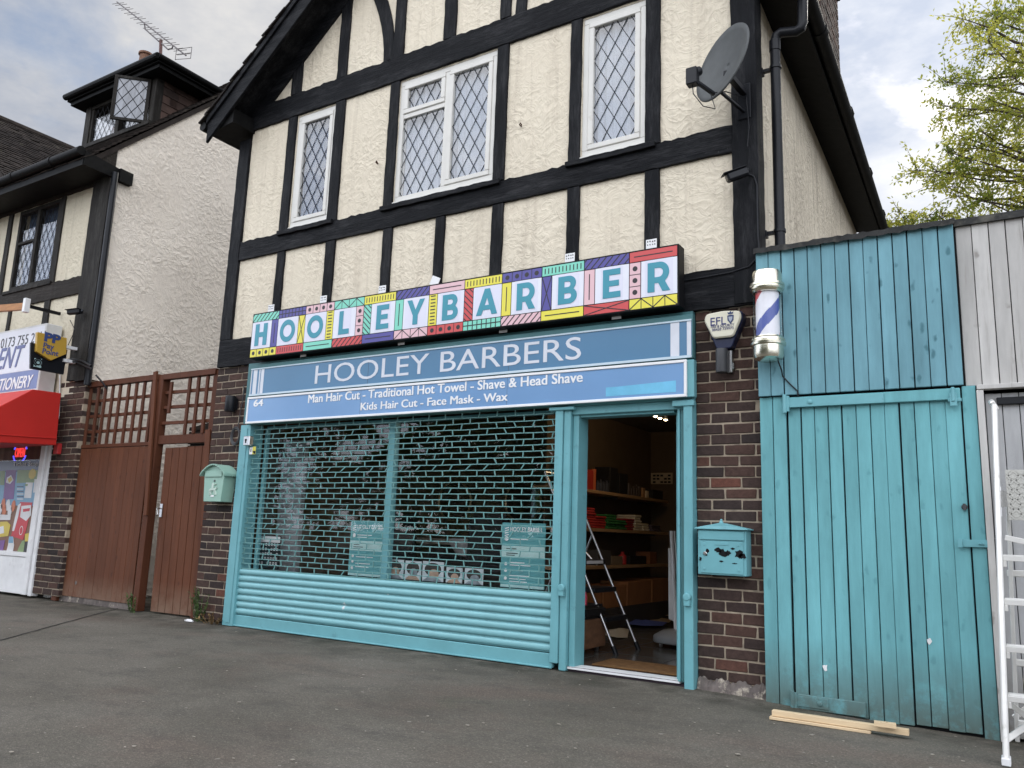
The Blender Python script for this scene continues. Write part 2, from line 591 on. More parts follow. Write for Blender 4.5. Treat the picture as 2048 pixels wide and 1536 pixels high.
M['gutter'] = pmat('gutter_black', (0.006, 0.006, 0.006), 0.6, var=0.4, vscale=12, bst=0.4, bscale=20, spec=0.12, dirt=(0.035, 0.036, 0.026), dpos=(0.66, 0.82))
M['grey_metal'] = pmat('grey_metal', (0.05, 0.052, 0.056), 0.5, var=0.15, bst=0.1)
M['dish'] = pmat('dish_grey', (0.075, 0.08, 0.08), 0.55, var=0.15, vscale=9, bst=0.05)
M['upvc'] = pmat('white_upvc', (0.63, 0.615, 0.57), 0.4, var=0.05, bst=0.02, dirt=(0.42, 0.39, 0.32), dscale=9, dpos=(0.62, 0.9))
M['lead'] = pmat('lead', (0.02, 0.021, 0.024), 0.6, spec=0.15, var=0.1, bst=0.1)
M['glass_up'] = glass('window_glass', 0.085)
M['glass_shop'] = glass('shop_glass', 0.035)
M['glass_old'] = glass('old_glass', 0.09)
M['clear'] = glass('clear_plastic', 0.02)
M['curtain'] = pmat('curtain_sky_tint', (0.33, 0.37, 0.43), 0.9, var=0.04, bst=0.05)  # blue-grey painted in for sky reflected by the panes
M['curtain_blue'] = pmat('curtain_blue', (0.085, 0.12, 0.19), 0.9, var=0.15, bst=0.05)
M['brick'] = brick_mat()
M['mortar'] = pmat('mortar', (0.31, 0.255, 0.19), 0.95, var=0.25, vscale=14, bst=0.7, bscale=70, dirt=(0.16, 0.13, 0.10), dscale=6)
M['mortar_dark'] = pmat('render_dark', (0.13, 0.11, 0.10), 0.95, var=0.4, vscale=10, bst=0.8, bscale=40, dirt=(0.45, 0.40, 0.32), dscale=11, dpos=(0.55, 0.66))
M['teal'] = pmat('teal_paint', (0.145, 0.365, 0.40), 0.42, var=0.07, vscale=5, bst=0.12, bscale=25, dirt=(0.07, 0.16, 0.175), dscale=7, dpos=(0.6, 0.85))
M['teal_shutter'] = pmat('teal_shutter_paint', (0.20, 0.43, 0.46), 0.34, var=0.06, vscale=4, bst=0.06, bscale=25, dirt=(0.62, 0.66, 0.66), dscale=8, dpos=(0.705, 0.73))
M['teal_grille'] = pmat('teal_grille_paint', (0.14, 0.30, 0.29), 0.4, var=0.15, bst=0.05)
M['teal_dark'] = pmat('teal_dark_paint', (0.055, 0.155, 0.165), 0.5, var=0.12, bst=0.15)
M['teal_boards'] = boards_mat('teal_boards', (0.165, 0.34, 0.395), (0.07, 0.17, 0.20), (0.12, 0.27, 0.31), None, 1.0, 0.5)
M['teal_gate'] = boards_mat('teal_gate_boards', (0.16, 0.405, 0.435), (0.07, 0.21, 0.23), (0.21, 0.46, 0.48), (-0.05, 0.42, (0.10, 0.135, 0.12)), 0.4, 0.3)
M['grey_boards'] = boards_mat('grey_boards', (0.50, 0.485, 0.46), (0.17, 0.15, 0.13), (0.24, 0.215, 0.19), None, 0.6, 0.55, 0.7)
M['grey_door'] = boards_mat('grey_door_boards', (0.40, 0.40, 0.40), (0.2, 0.19, 0.18), (0.26, 0.25, 0.24), (-0.05, 0.5, (0.2, 0.19, 0.17)), 0.3, 0.4, 0.7)
M['brown'] = boards_mat('brown_fence', (0.115, 0.042, 0.021), (0.055, 0.022, 0.014), (0.20, 0.085, 0.05), (-0.05, 0.35, (0.20, 0.13, 0.09)), 0.6, 0.55, 0.6)
M['brown_post'] = boards_mat('brown_post', (0.10, 0.036, 0.019), (0.05, 0.02, 0.013), (0.17, 0.075, 0.045), None, 0.5, 0.4, 0.6)
M['felt'] = pmat('roofing_felt', (0.028, 0.028, 0.027), 0.9, var=0.4, vscale=8, bst=0.8, bscale=50, dirt=(0.10, 0.095, 0.08), dscale=5)
M['pine'] = pmat('pine', (0.66, 0.50, 0.31), 0.6, var=0.12, vscale=4, bst=0.15, bscale=20, stretch=(0.7, 9, 9))
M['alu'] = pmat('aluminium', (0.72, 0.71, 0.68), 0.42, 0.55, var=0.08, bst=0.05, dirt=(0.35, 0.33, 0.28), dscale=9, dpos=(0.62, 0.85))
M['chrome'] = pmat('chrome', (0.80, 0.77, 0.64), 0.22, 1.0, var=0.03, bst=0.0)
M['steel'] = pmat('steel', (0.55, 0.55, 0.55), 0.3, 1.0, var=0.05, bst=0.0)
M['white'] = pmat('white_paint', (0.78, 0.78, 0.78), 0.45, var=0.04, bst=0.03)
M['white_dirty'] = pmat('white_dirty', (0.70, 0.70, 0.70), 0.5, var=0.08, bst=0.08, dirt=(0.4, 0.39, 0.37), dscale=4, dpos=(0.6, 0.9))
M['red_canvas'] = pmat('red_canvas', (0.50, 0.020, 0.014), 0.55, var=0.08, vscale=2, bst=0.08, bscale=120)
M['red'] = pmat('red', (0.45, 0.03, 0.03), 0.5, var=0.1)
M['cream'] = pmat('cream_plastic', (0.66, 0.63, 0.50), 0.35, var=0.03, bst=0.02)
M['navy'] = pmat('navy_plastic', (0.012, 0.017, 0.05), 0.3, var=0.1, bst=0.02)
M['mint'] = pmat('mint_paint', (0.27, 0.44, 0.36), 0.4, var=0.05, bst=0.05, dirt=(0.40, 0.50, 0.42), dscale=14, dpos=(0.68, 0.74))

# ------------------------------------------------------------------ ground
def gz(x, y):
    """height of the pavement: it dips a little by the gates on the right"""
    t = min(1.0, max(0.0, (x + 2.2) / 2.0))
    z = -0.055 * t * t * (3 - 2 * t) * min(1.0, max(0.0, (y + 0.75) / 0.6))
    return z - 0.004
def asphalt():
    mt, t, b = new_mat('asphalt')
    setp(b, 0.85, 0, 0.12)
    v = coords(t)
    big = noise(t, v, 0.55, 6, 0.6, 0.5)
    c = ramp(t, big, [(0.28, (0.092, 0.083, 0.068)), (0.5, (0.138, 0.125, 0.104)), (0.72, (0.168, 0.153, 0.130))])
    redp = ramp(t, noise(t, coords(t, (0.8, 1.2, 1), (4, 1, 0)), 0.9, 5, 0.6), [(0.50, 0.0), (0.68, 0.4)])
    c = mixc(t, redp, c, (0.150, 0.108, 0.088))
    grn = ramp(t, noise(t, coords(t, (1, 1, 1), (14, 5, 0)), 1.3, 6, 0.65), [(0.60, 0.0), (0.76, 0.5)])
    c = mixc(t, grn, c, (0.098, 0.104, 0.070))
    stn = ramp(t, noise(t, coords(t, (1, 1.6, 1), (3, 8, 0)), 1.9, 7, 0.68), [(0.50, 0.0), (0.70, 0.55)])
    c = mixc(t, stn, c, (0.070, 0.066, 0.058))
    vo = nn(t, 'ShaderNodeTexVoronoi')
    vo.inputs['Scale'].default_value = 150
    t.links.new(v, vo.inputs['Vector'])
    sp = nn(t, 'ShaderNodeSeparateColor')
    t.links.new(vo.outputs['Color'], sp.inputs[0])
    chips = ramp(t, sp.outputs[0], [(0.0, 0.78), (0.85, 1.10), (1.0, 1.5)])
    c = mixc(t, 1.0, c, chips, 'MULTIPLY')
    # pale bits trodden into the surface
    vb = nn(t, 'ShaderNodeTexVoronoi')
    vb.inputs['Scale'].default_value = 9
    wob = nn(t, 'ShaderNodeTexNoise')
    wob.inputs['Scale'].default_value = 60
    t.links.new(v, wob.inputs['Vector'])
    vm = nn(t, 'ShaderNodeVectorMath', operation='MULTIPLY_ADD')
    t.links.new(wob.outputs['Color'], vm.inputs[0])
    vm.inputs[1].default_value = (0.025, 0.025, 0.0)
    t.links.new(v, vm.inputs[2])
    t.links.new(vm.outputs[0], vb.inputs['Vector'])
    sb = nn(t, 'ShaderNodeSeparateColor')
    t.links.new(vb.outputs['Color'], sb.inputs[0])
    rad = nn(t, 'ShaderNodeMapRange')
    rad.inputs['From Min'].default_value = 0.66
    rad.inputs['To Min'].default_value = 0.0
    rad.inputs['To Max'].default_value = 0.10
    t.links.new(sb.outputs[1], rad.inputs['Value'])
    gum = math2(t, 'LESS_THAN', vb.outputs['Distance'], rad.outputs[0])
    c = mixc(t, math2(t, 'MULTIPLY', gum, 0.6), c, (0.33, 0.31, 0.27))
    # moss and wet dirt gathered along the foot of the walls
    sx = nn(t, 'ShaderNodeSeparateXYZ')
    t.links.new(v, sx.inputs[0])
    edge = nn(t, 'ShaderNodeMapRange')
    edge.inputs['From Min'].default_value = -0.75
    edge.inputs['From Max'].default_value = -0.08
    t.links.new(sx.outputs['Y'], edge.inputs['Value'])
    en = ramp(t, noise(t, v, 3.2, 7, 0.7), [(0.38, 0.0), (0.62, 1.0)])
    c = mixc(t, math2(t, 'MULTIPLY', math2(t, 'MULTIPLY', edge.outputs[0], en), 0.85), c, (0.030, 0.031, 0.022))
    t.links.new(c, b.inputs['Base Color'])
    h = math2(t, 'ADD', math2(t, 'MULTIPLY', vo.outputs['Distance'], 0.8), math2(t, 'MULTIPLY', noise(t, v, 6, 6, 0.6), 0.5))
    bump(t, b, h, 0.55, 0.006)
    return mt
M['asphalt'] = asphalt()
xs = [-600, -120, -40, -20] + [-16 + 0.4 * i for i in range(46)] + [4, 8, 20, 40, 120, 600]
ys = [-600, -120, -40, -20, -12] + [-8 + 0.4 * i for i in range(18)] + [-0.7 + 0.1 * i for i in range(8)] + [0.3, 1, 3, 8, 20, 40, 120, 600]
g = MB()
rg = random.Random(3)
for y in ys:
    for x in xs:
        near = abs(y) < 8 and -16 < x < 3
        g.v.append((x, y, gz(x, y) + (rg.uniform(-0.004, 0.004) if near and y < -0.2 else 0)))
nx = len(xs)
for j in range(len(ys) - 1):
    for i in range(nx - 1):
        g.f.append([j * nx + i, j * nx + i + 1, (j + 1) * nx + i + 1, (j + 1) * nx + i])
        g.m.append(0); g.tone.append(None)
structure(g.build('pavement', M['asphalt'], smooth=True))
# the carriageway behind the viewer, a kerb below the pavement
k = MB().box(-80, 80, -30, -14, 0.004, 0.006)
structure(k.build('road', pmat('road_asphalt', (0.045, 0.045, 0.047), 0.85, bst=0.4, bscale=90)))

# ------------------------------------------------------------------ brickwork
def bricks(x0, x1, z0, z1, y0, y1, pitch=0.0797, joint=0.012, length=0.225, rnd=None, sides=(True, True)):
    """front of a brick pier; every brick its own block inside one mesh"""
    b = MB()
    rnd = rnd or random.Random(5)
    n = int(round((z1 - z0) / pitch))
    p = (z1 - z0) / n
    half = length * 0.5
    for k in range(n):
        za, zb = z0 + k * p + joint / 2, z0 + (k + 1) * p - joint / 2
        x = x0 - (half + rnd.uniform(-0.01, 0.01) if k % 2 else rnd.uniform(0, 0.02))
        while x < x1:
            L = length + rnd.uniform(-0.012, 0.012)
            a, c = max(x, x0), min(x + L - joint, x1)
            if c - a > 0.03:
                j = lambda: rnd.uniform(-0.003, 0.003)
                yy = y0 + rnd.uniform(-0.004, 0.003)
                tone = min(1, max(0, rnd.gauss(0.42, 0.22)))
                v = [(a + j(), yy, za + j()), (c + j(), yy, za + j()), (c, y1, za), (a, y1, za), (a + j(), yy, zb + j()), (c + j(), yy, zb + j()), (c, y1, zb), (a, y1, zb)]
                b.add(v, [(0, 3, 2, 1), (4, 5, 6, 7), (0, 1, 5, 4), (1, 2, 6, 5), (2, 3, 7, 6), (3, 0, 4, 7)], 0, tone)
            x += L
    return b
def brick_pier(name, x0, x1, z0, z1, y0, y1, parent, seed, **k):
    b = bricks(x0, x1, z0, z1, y0, y1, rnd=random.Random(seed), **k)
    o = b.build(name, M['brick'], parent, bevel=0.004)
    mb = MB().box(x0 + 0.003, x1 - 0.003, y0 + 0.007, y1 - 0.002, z0, z1)
    mb.build('mortar', M['mortar'], o)
    return o

# ------------------------------------------------------------------ timbers with hand-cut edges
trnd = random.Random(21)
def timber_h(name, x0, x1, z0, z1, parent, y0=-0.03, y1=0.02, mat='timber_h', jt=0.013, jb=0.004):
    b = MB()
    n = max(2, int((x1 - x0) / 0.055))
    for i in range(n + 1):
        x = x0 + (x1 - x0) * i / n
        t = z1 + trnd.uniform(-jt, jt * 0.6); q = z0 + trnd.uniform(-jb, jb)
        yy = y0 + trnd.uniform(-0.002, 0.002)
        b.v += [(x, yy, q), (x, yy, t), (x, y1, t), (x, y1, q)]
    for i in range(n):
        for j in range(4):
            k = (j + 1) % 4
            b.f.append([4 * i + j, 4 * i + k, 4 * i + 4 + k, 4 * i + 4 + j]); b.m.append(0); b.tone.append(None)
    for f in ([0, 1, 2, 3], [4 * n + 3, 4 * n + 2, 4 * n + 1, 4 * n]):
        b.f.append(f); b.m.append(0); b.tone.append(None)
    return b.build(name, M[mat], parent, bevel=0.003)
def timber_v(name, x0, x1, z0, z1, parent, y0=-0.024, y1=0.02, mat='timber_v', jt=0.004, dx=0.0):
    b = MB()
    n = max(2, int((z1 - z0) / 0.1))
    for i in range(n + 1):
        z = z0 + (z1 - z0) * i / n
        a = x0 + trnd.uniform(-jt, jt) + dx * i / n; c = x1 + trnd.uniform(-jt, jt) + dx * i / n
        yy = y0 + trnd.uniform(-0.0015, 0.0015)
        b.v += [(a, yy, z), (c, yy, z), (c, y1, z), (a, y1, z)]
    for i in range(n):
        for j in range(4):
            k = (j + 1) % 4
            b.f.append([4 * i + j, 4 * i + k, 4 * i + 4 + k, 4 * i + 4 + j]); b.m.append(0); b.tone.append(None)
    for f in ([3, 2, 1, 0], [4 * n, 4 * n + 1, 4 * n + 2, 4 * n + 3]):
        b.f.append(f); b.m.append(0); b.tone.append(None)
    return b.build(name, M[mat], parent, bevel=0.003)

# ------------------------------------------------------------------ leaded lights
def clip(p, q, x0, x1, z0, z1):
    (ax, az), (bx, bz) = p, q
    t0, t1 = 0.0, 1.0
    dx, dz = bx - ax, bz - az
    for d, s in ((-dx, ax - x0), (dx, x1 - ax), (-dz, az - z0), (dz, z1 - az)):
        if abs(d) < 1e-9:
            if s < 0: return None
            continue
        r = s / d
        if d < 0: t0 = max(t0, r)
        else: t1 = min(t1, r)
    if t0 >= t1: return None
    return (ax + dx * t0, az + dz * t0), (ax + dx * t1, az + dz * t1)
def lattice(x0, x1, z0, z1, y, parent, wd=0.135, ht=0.235, bar=0.0065, mat='lead', ox=0.0, oz=0.0):
    b = MB()
    k = ht / wd
    cx, cz = (x0 + x1) / 2 + ox, (z0 + z1) / 2 + oz
    n = int(((x1 - x0) * k + (z1 - z0)) / ht) + 2
    for s in (1, -1):
        for i in range(-n, n + 1):
            c = cz + ht * (i + 0.5)
            seg = clip((cx - 9, c - s * k * 9), (cx + 9, c + s * k * 9), x0, x1, z0, z1)
            if seg:
                (ax, az), (bx, bz) = seg
                yy = y if s == 1 else y - 0.0015
                b.bar((ax, yy, az), (bx, yy, bz), bar, 0.004)
    b.build('lead_lattice', M[mat], parent)
def frame_boxes(b, x0, x1, z0, z1, w, y0, y1, m=0):
    b.box(x0, x1, y0, y1, z0, z0 + w, m)
    b.box(x0, x1, y0, y1, z1 - w, z1, m)
    b.box(x0, x0 + w, y0, y1, z0 + w, z1 - w, m)
    b.box(x1 - w, x1, y0, y1, z0 + w, z1 - w, m)
def pleats(x0, x1, z0, z1, y, amp=0.015, per=0.075):
    b = MB()
    n = max(6, int((x1 - x0) / 0.012))
    for i in range(n + 1):
        x = x0 + (x1 - x0) * i / n
        yy = y + amp * math.sin(2 * math.pi * x / per + 1.3 * math.sin(x * 5))
        b.v += [(x, yy, z0), (x, yy, z1)]
    for i in range(n):
        b.f.append([2 * i, 2 * i + 2, 2 * i + 3, 2 * i + 1]); b.m.append(0); b.tone.append(None)
    return b
def light(parent, x0, x1, z0, z1, yf, sash=True, curtain='curtain', wd=0.135, ht=0.235):
    """one glazed light: casement, glass, lead"""
    if sash:
        b = MB()
        frame_boxes(b, x0, x1, z0, z1, 0.05, yf - 0.016, yf + 0.03)
        b.build('casement', M['upvc'], parent, bevel=0.006)
        x0 += 0.05; x1 -= 0.05; z0 += 0.05; z1 -= 0.05
    MB().box(x0 - 0.004, x1 + 0.004, yf + 0.010, yf + 0.014, z0 - 0.004, z1 + 0.004).build('pane', M['glass_up'], parent)
    lattice(x0, x1, z0, z1, yf + 0.007, parent, wd, ht)
    pleats(x0 - 0.04, x1 + 0.04, z0 - 0.05, z1 + 0.05, yf + 0.085).build('curtain', M[curtain], parent, smooth=True)

# ------------------------------------------------------------------ the barber shop house
house = thing('barber_shop_house', (-4.47, 0, 0), 'black and cream timbered gable house with a teal barber shop front', 'house')
XL, XR = -7.42, -1.56
PEAKX, PEAKZ, SL = -4.47, 8.43, 0.825
def roofz(x): return PEAKZ - SL * abs(x - PEAKX)
Z1, Z2, Z3, Z4, Z5, Z6 = 2.74, 3.05, 3.98, 4.20, 5.585, 5.865
b = MB()
b.box(XL, XR, 0, 0.25, Z1, 4.215)
wins = [(-6.655, -6.06, 4.215, 5.57), (-5.165, -3.965, 4.215, 5.57), (-3.05, -2.45, 4.215, 5.57)]
xa = XL
for (a, c, zz0, zz1) in wins:
    b.box(xa, a, 0, 0.25, 4.215, 5.57)
    xa = c
b.box(xa, XR, 0, 0.25, 4.215, 5.57)
b.prism([(XL, 5.57), (XR, 5.57), (XR, roofz(XR) - 0.2), (PEAKX, PEAKZ - 0.22), (XL, roofz(XL) - 0.2)], 0, 0.25)
b.build('wall', M['stucco'], house)
# right-hand side wall, set very slightly askew as the eaves show, and plain left and back walls
SK = -0.033
b = MB()
b.extr([(XR, 0.03, 0), (XR + SK * 6, 6, 0), (XR + SK * 6, 6, 5.7), (XR, 0.03, 5.7)], (-0.22, 0, 0))
b.build('side_wall', M['stucco_side'], house)
b = MB()
b.box(XL + 0.002, XL + 0.2, 0.25, 6.0, 0, 5.8)
b.box(XL + 0.2, XR - 0.5, 5.8, 6.0, 0, 5.8)
b.build('side_wall', M['brick'], house)

# horizontal timbers
timber_h('timber_beam', XL - 0.02, -1.70, Z5, Z6, house)
timber_h('timber_beam', XL, -1.72, Z3, Z4, house)
timber_h('timber_beam', -7.60, -1.585, Z1, Z2, house, y0=-0.034, jt=0.006)
# corner posts
timber_v('corner_post', -7.60, -7.42, Z2 + 0.004, Z5 - 0.1, house, y0=-0.035, y1=0.14)
timber_v('corner_post', -1.72, XR + 0.035, Z1 + 0.012, 5.62, house, y0=-0.045, y1=0.13)
# lower row of posts
for a, c in ((-6.79, -6.67), (-6.05, -5.92), (-5.26, -5.14), (-4.60, -4.49), (-3.95, -3.83), (-3.17, -3.05), (-2.45, -2.325)):
    timber_v('timber_post', a, c, Z2 + 0.003, Z3 - 0.003, house)
for a, c in ((-6.80, -6.67), (-6.07, -5.93), (-5.29, -5.17), (-3.96, -3.835), (-3.17, -3.06), (-2.45, -2.32)):
    timber_v('timber_post', a, c, Z4 + 0.003, Z5 - 0.003, house, jt=0.003)
# gable posts above the tie beam
for a, c in ((-6.81, -6.65), (-6.09, -5.95), (-5.29, -5.15), (-4.63, -4.48), (-3.95, -3.83), (-3.16, -3.02), (-2.44, -2.30)):
    timber_v('timber_post', a, c, Z6 + 0.003, roofz((a + c) / 2) - 0.28, house)
# curved braces
def brace(pts_in, pts_out):
    b = MB()
    n = len(pts_in)
    for (x, z), (u, v) in zip(pts_in, pts_out):
        b.v += [(x, -0.019, z), (u, -0.019, v), (u, 0.02, v), (x, 0.02, z)]
    for i in range(n - 1):
        for j in range(4):
            k = (j + 1) % 4
            b.f.append([4 * i + j, 4 * i + k, 4 * i + 4 + k, 4 * i + 4 + j]); b.m.append(0); b.tone.append(None)
    b.f += [[0, 1, 2, 3], [4 * n - 1, 4 * n - 2, 4 * n - 3, 4 * n - 4]]; b.m += [0, 0]; b.tone += [None, None]
    return b.build('curved_brace', M['timber_v'], house, bevel=0.003)
li, lo = [], []
for i in range(11):
    t = i / 10
    z = Z6 + 0.004 + t * 1.45
    xin = -5.42 - 0.62 * t ** 1.9
    li.append((xin, z)); lo.append((xin + 0.135 + 0.06 * t, z))
brace(li, lo)
brace([(-3.83 + 0.05 + 0.62 * (i / 10) ** 1.9 * 1.0, Z6 + 0.004 + i / 10 * 1.45) for i in range(11)],
      [(-3.83 + 0.17 + 0.62 * (i / 10) ** 1.9 * 1.06, Z6 + 0.004 + i / 10 * 1.45) for i in range(11)])

# windows
def casement_window(x0, x1, z0, z1, split=None):
    b = MB()
    fw = 0.055
    frame_boxes(b, x0, x1, z0 + 0.03, z1, fw, 0.004, 0.07)
    b.box(x0 - 0.012, x1 + 0.012, -0.018, 0.07, z0, z0 + 0.029)      # sill
    if split:
        xm, zt = split
        b.box(xm - 0.028, xm + 0.028, 0.006, 0.07, z0 + 0.03 + fw, z1 - fw)
        b.box(x0 + fw, xm - 0.028, 0.006, 0.07, zt - 0.025, zt + 0.025)
    wnd = b.build('window', M['upvc'], house, bevel=0.004)
    za, zb = z0 + 0.03 + fw, z1 - fw
    if not split:
        light(wnd, x0 + fw, x1 - fw, za, zb, 0.010, True, 'curtain_blue' if x0 < -6 else 'curtain')
    else:
        light(wnd, xm + 0.028, x1 - fw, za, zb, 0.010, True)
        light(wnd, x0 + fw, xm - 0.028, zt + 0.025, zb, 0.010, True)
        light(wnd, x0 + fw, xm - 0.028, za, zt - 0.025, 0.016, False)
    # dark timber drip sill below
    timber_h('sill', x0 - 0.13, x1 + 0.10, z0 - 0.055, z0 - 0.004, wnd, y0=-0.062, y1=0.02, jt=0.006)
    return wnd
casement_window(*wins[0])
casement_window(*wins[1], split=(-4.56, 5.17))
casement_window(*wins[2])
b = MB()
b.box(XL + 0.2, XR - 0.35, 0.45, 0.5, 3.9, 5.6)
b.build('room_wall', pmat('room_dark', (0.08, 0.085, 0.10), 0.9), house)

# roof: courses of plain tiles, stepped
M['rooftile'] = pmat('roof_tile', (0.030, 0.024, 0.021), 0.85, spec=0.15, tone=0.4, var=0.35, vscale=9, bst=0.6, bscale=45, dirt=(0.075, 0.07, 0.05), dscale=7, dpos=(0.6, 0.75))
def roof_slope(s, y0, y1, skew=0.0):
    b = MB()
    L = 3.42 if s < 0 else 3.235
    pitch = 0.098
    n = int(L / pitch)
    up = Vector((-s, 0, SL)).normalized()
    nor = Vector((s * SL, 0, 1)).normalized()
    for i in range(n):
        d = L - i * pitch
        x = PEAKX + s * d
        e = Vector((x, 0, PEAKZ - SL * d)) 
        jit = random.uniform(-0.006, 0.006)
        a0 = Vector((e.x, y0 + random.uniform(-0.012, 0.012), e.z)); a1 = Vector((e.x + s * -skew, y1, e.z))
        lift = 0.028 + jit
        p = [a0 + nor * lift, a1 + nor * lift, a1 + up * 0.165 + nor * 0.006, a0 + up * 0.165 + nor * 0.006]
        b.extr(p, -nor * 0.018)
    return b
bt = roof_slope(-1, -0.40, 6.2)
b2 = roof_slope(1, -0.40, 6.2, 0.22)
off = len(bt.v)
bt.v += b2.v; bt.f += [[i + off for i in f] for f in b2.f]; bt.m += b2.m; bt.tone += b2.tone
# deck under the tiles
for s, L in ((-1, 3.38), (1, 3.19)):
    e = Vector((PEAKX + s * L, 0, PEAKZ - SL * L)); sk = 0.2 if s > 0 else 0
    bt.extr([(PEAKX, -0.30, PEAKZ - 0.005), (e.x, -0.30, e.z - 0.005), (e.x - sk, 6.2, e.z - 0.005), (PEAKX, 6.2, PEAKZ - 0.005)], (0, 0, -0.10))
roof = bt.build('roof', M['rooftile'], house)
# bargeboards with undercloak
for s in (-1, 1):
    L = 3.32 if s < 0 else 3.14
    b = MB()
    z0 = PEAKZ - 0.02
    e = (PEAKX + s * L, z0 - SL * L)
    b.prism([(PEAKX, z0), e, (e[0], e[1] - 0.30), (PEAKX, z0 - 0.30)], -0.36, -0.325)
    b.prism([(PEAKX, z0 + 0.004), (e[0], e[1] + 0.004), (e[0], e[1] - 0.075), (PEAKX, z0 - 0.075)], -0.385, -0.362)
    # boarded soffit between board and wall
    b.prism([(PEAKX, z0 - 0.11), (e[0], e[1] - 0.11), (e[0], e[1] - 0.16), (PEAKX, z0 - 0.16)], -0.323, -0.002)
    b.build('bargeboard', M['timber_h'], house, bevel=0.004)
    # wall plate timber following the rake
    b = MB()
    b.prism([(PEAKX, z0 - 0.17), (PEAKX + s * 2.95, z0 - 0.17 - SL * 2.95), (PEAKX + s * 2.95, z0 - 0.36 - SL * 2.95), (PEAKX, z0 - 0.36)], -0.035, 0.02)
    b.build('rake_timber', M['timber_h'], house, bevel=0.003)
# boxed ends of the eaves at the left gable foot
b = MB()
ex, ez = PEAKX - 3.32, PEAKZ - 0.02 - SL * 3.32
b.prism([(ex + 0.02, ez - 0.17), (ex + 0.40, ez - 0.12), (ex + 0.40, ez + 0.05), (ex + 0.02, ez - 0.12)], -0.32, 6.0)
b.tube([(ex - 0.06, -0.38, ez - 0.09), (ex - 0.06, 6.1, ez - 0.09)], 0.055, 10)
b.build('eaves', M['gutter'], house)
# right eaves: soffit, fascia, gutter
GZ0 = 5.40
b = MB()
def sk(x, y): return x + SK * y
b.extr([(XR - 0.05, 0.02, 5.43), (sk(XR - 0.05, 6), 6, 5.43), (sk(-1.255, 6), 6, 5.34), (-1.255, -0.30, 5.34)], (0, 0, 0.03))
b.extr([(-1.26, -0.32, 5.30), (sk(-1.26, 6), 6, 5.30), (sk(-1.26, 6), 6, 5.52), (-1.26, -0.32, 5.52)], (0.02, 0, 0))
b.build('soffit', M['gutter'], house)
b = MB()
b.tube([(-1.195 + SK * y, y, 5.40 - 0.01 * i) for i, y in enumerate((-0.35, 1.2, 2.6, 4.2, 6.2))], 0.062, 12)
for y in (0.9, 2.45, 4.0, 5.4):
    b.tube([(-1.195 + SK * y, y - 0.04, 5.395), (-1.195 + SK * y, y + 0.04, 5.395)], 0.072, 12)
b.build('gutter', M['gutter'], house, smooth=True)
# downpipe with swan neck and clips
dp = thing('downpipe', (-1.45, 0.15, 3.1), 'black plastic downpipe with a swan neck on the cream side wall', 'downpipe')
PY = 0.16
xw, zt = F(1549, 69, PY)
xs_, zs_ = F(1605, 57, PY)
b = MB()
base = Vector((xw, PY, 2.6))
b.tube([base, Vector((xw, PY, zt - 0.07)), Vector((xw + 0.012, PY, zt - 0.018)), Vector((xw + 0.05, PY, zt)), Vector((xs_ - 0.05, PY, zs_ - 0.008)), Vector((xs_ - 0.012, PY, zs_ + 0.008)), Vector((xs_, PY, zs_ + 0.05)), Vector((xs_ + 0.01, PY, 5.30))], 0.039, 14)
b.build('pipe', M['black_plastic'], dp, smooth=True)
for z in (zt - 0.10, ):
    MB().lathe([(0.039, 0), (0.044, 0.004), (0.044, 0.09), (0.039, 0.095)], (xw, PY, z - 0.05), 16).build('socket', M['black_plastic'], dp, smooth=True)
for px, py in ((1553, 135), (1556, 463)):
    x, z = F(px, py, PY)
    b = MB()
    b.lathe([(0.040, -0.012), (0.046, -0.012), (0.046, 0.012), (0.040, 0.012)], (xw, PY, z), 16)
    b.box(xw - 0.10, xw - 0.04, PY - 0.004, PY + 0.03, z - 0.012, z + 0.012)
    b.box(xw - 0.115, xw - 0.095, PY - 0.02, PY + 0.04, z - 0.03, z + 0.02)
    b.build('pipe_clip', M['black_plastic'], dp, smooth=True)

# chimney on the far right of the roof
ch = thing('chimney_stack', (-1.9, 3.3, 5.5), 'weathered brown brick chimney stack above the right eaves', 'chimney')
b = MB()
crn = random.Random(4)
cx0, cx1, cy0, cy1 = -2.6, -1.555, 2.85, 3.95
z = 5.62
while z < 9.4:
    zb = z + 0.068
    odd = int(z / 0.08) % 2
    x = cx1 - (0.11 if odd else 0.22)
    xe = cx1
    while xe > cx0:
        xa = max(cx0, xe - (0.11 if (odd and xe == cx1) else 0.22))
        o = crn.uniform(-0.003, 0.003)
        b.box(xa + 0.01, xe if xe == cx1 else xe, cy0 + o, cy0 + 0.1, z, zb, 0, min(1, max(0, crn.gauss(0.4, 0.2))))
        xe = xa
    y = cy0
    b.box(cx1 - 0.1, cx1 + crn.uniform(-.003, .003), cy0 + 0.105, cy0 + 0.2, z, zb, 0, crn.uniform(0.1, 0.6)) if not odd else None
    y = cy0 + (0.21 if not odd else 0.105)
    while y < cy1:
        b.box(cx1 - 0.1, cx1 + crn.uniform(-.003, .003), y, min(cy1, y + 0.21), z, zb, 0, min(1, max(0, crn.gauss(0.4, 0.2))))
        y += 0.22
    z += 0.08
b.build('brickwork', M['brick'], ch, bevel=0.004)
MB().box(cx0 + 0.05, cx1 - 0.006, cy0 + 0.007, cy1 - 0.005, 5.62, 9.4).build('mortar', M['mortar'], ch)
b = MB()
b.box(cx0, cx1 + 0.05, cy0 - 0.05, cy1 + 0.05, 9.4, 9.5)
b.box(cx0, cx1 + 0.03, cy0 - 0.03, cy1 + 0.03, 7.74, 7.86)
b.build('oversailing_course', M['brick'], ch, bevel=0.005)
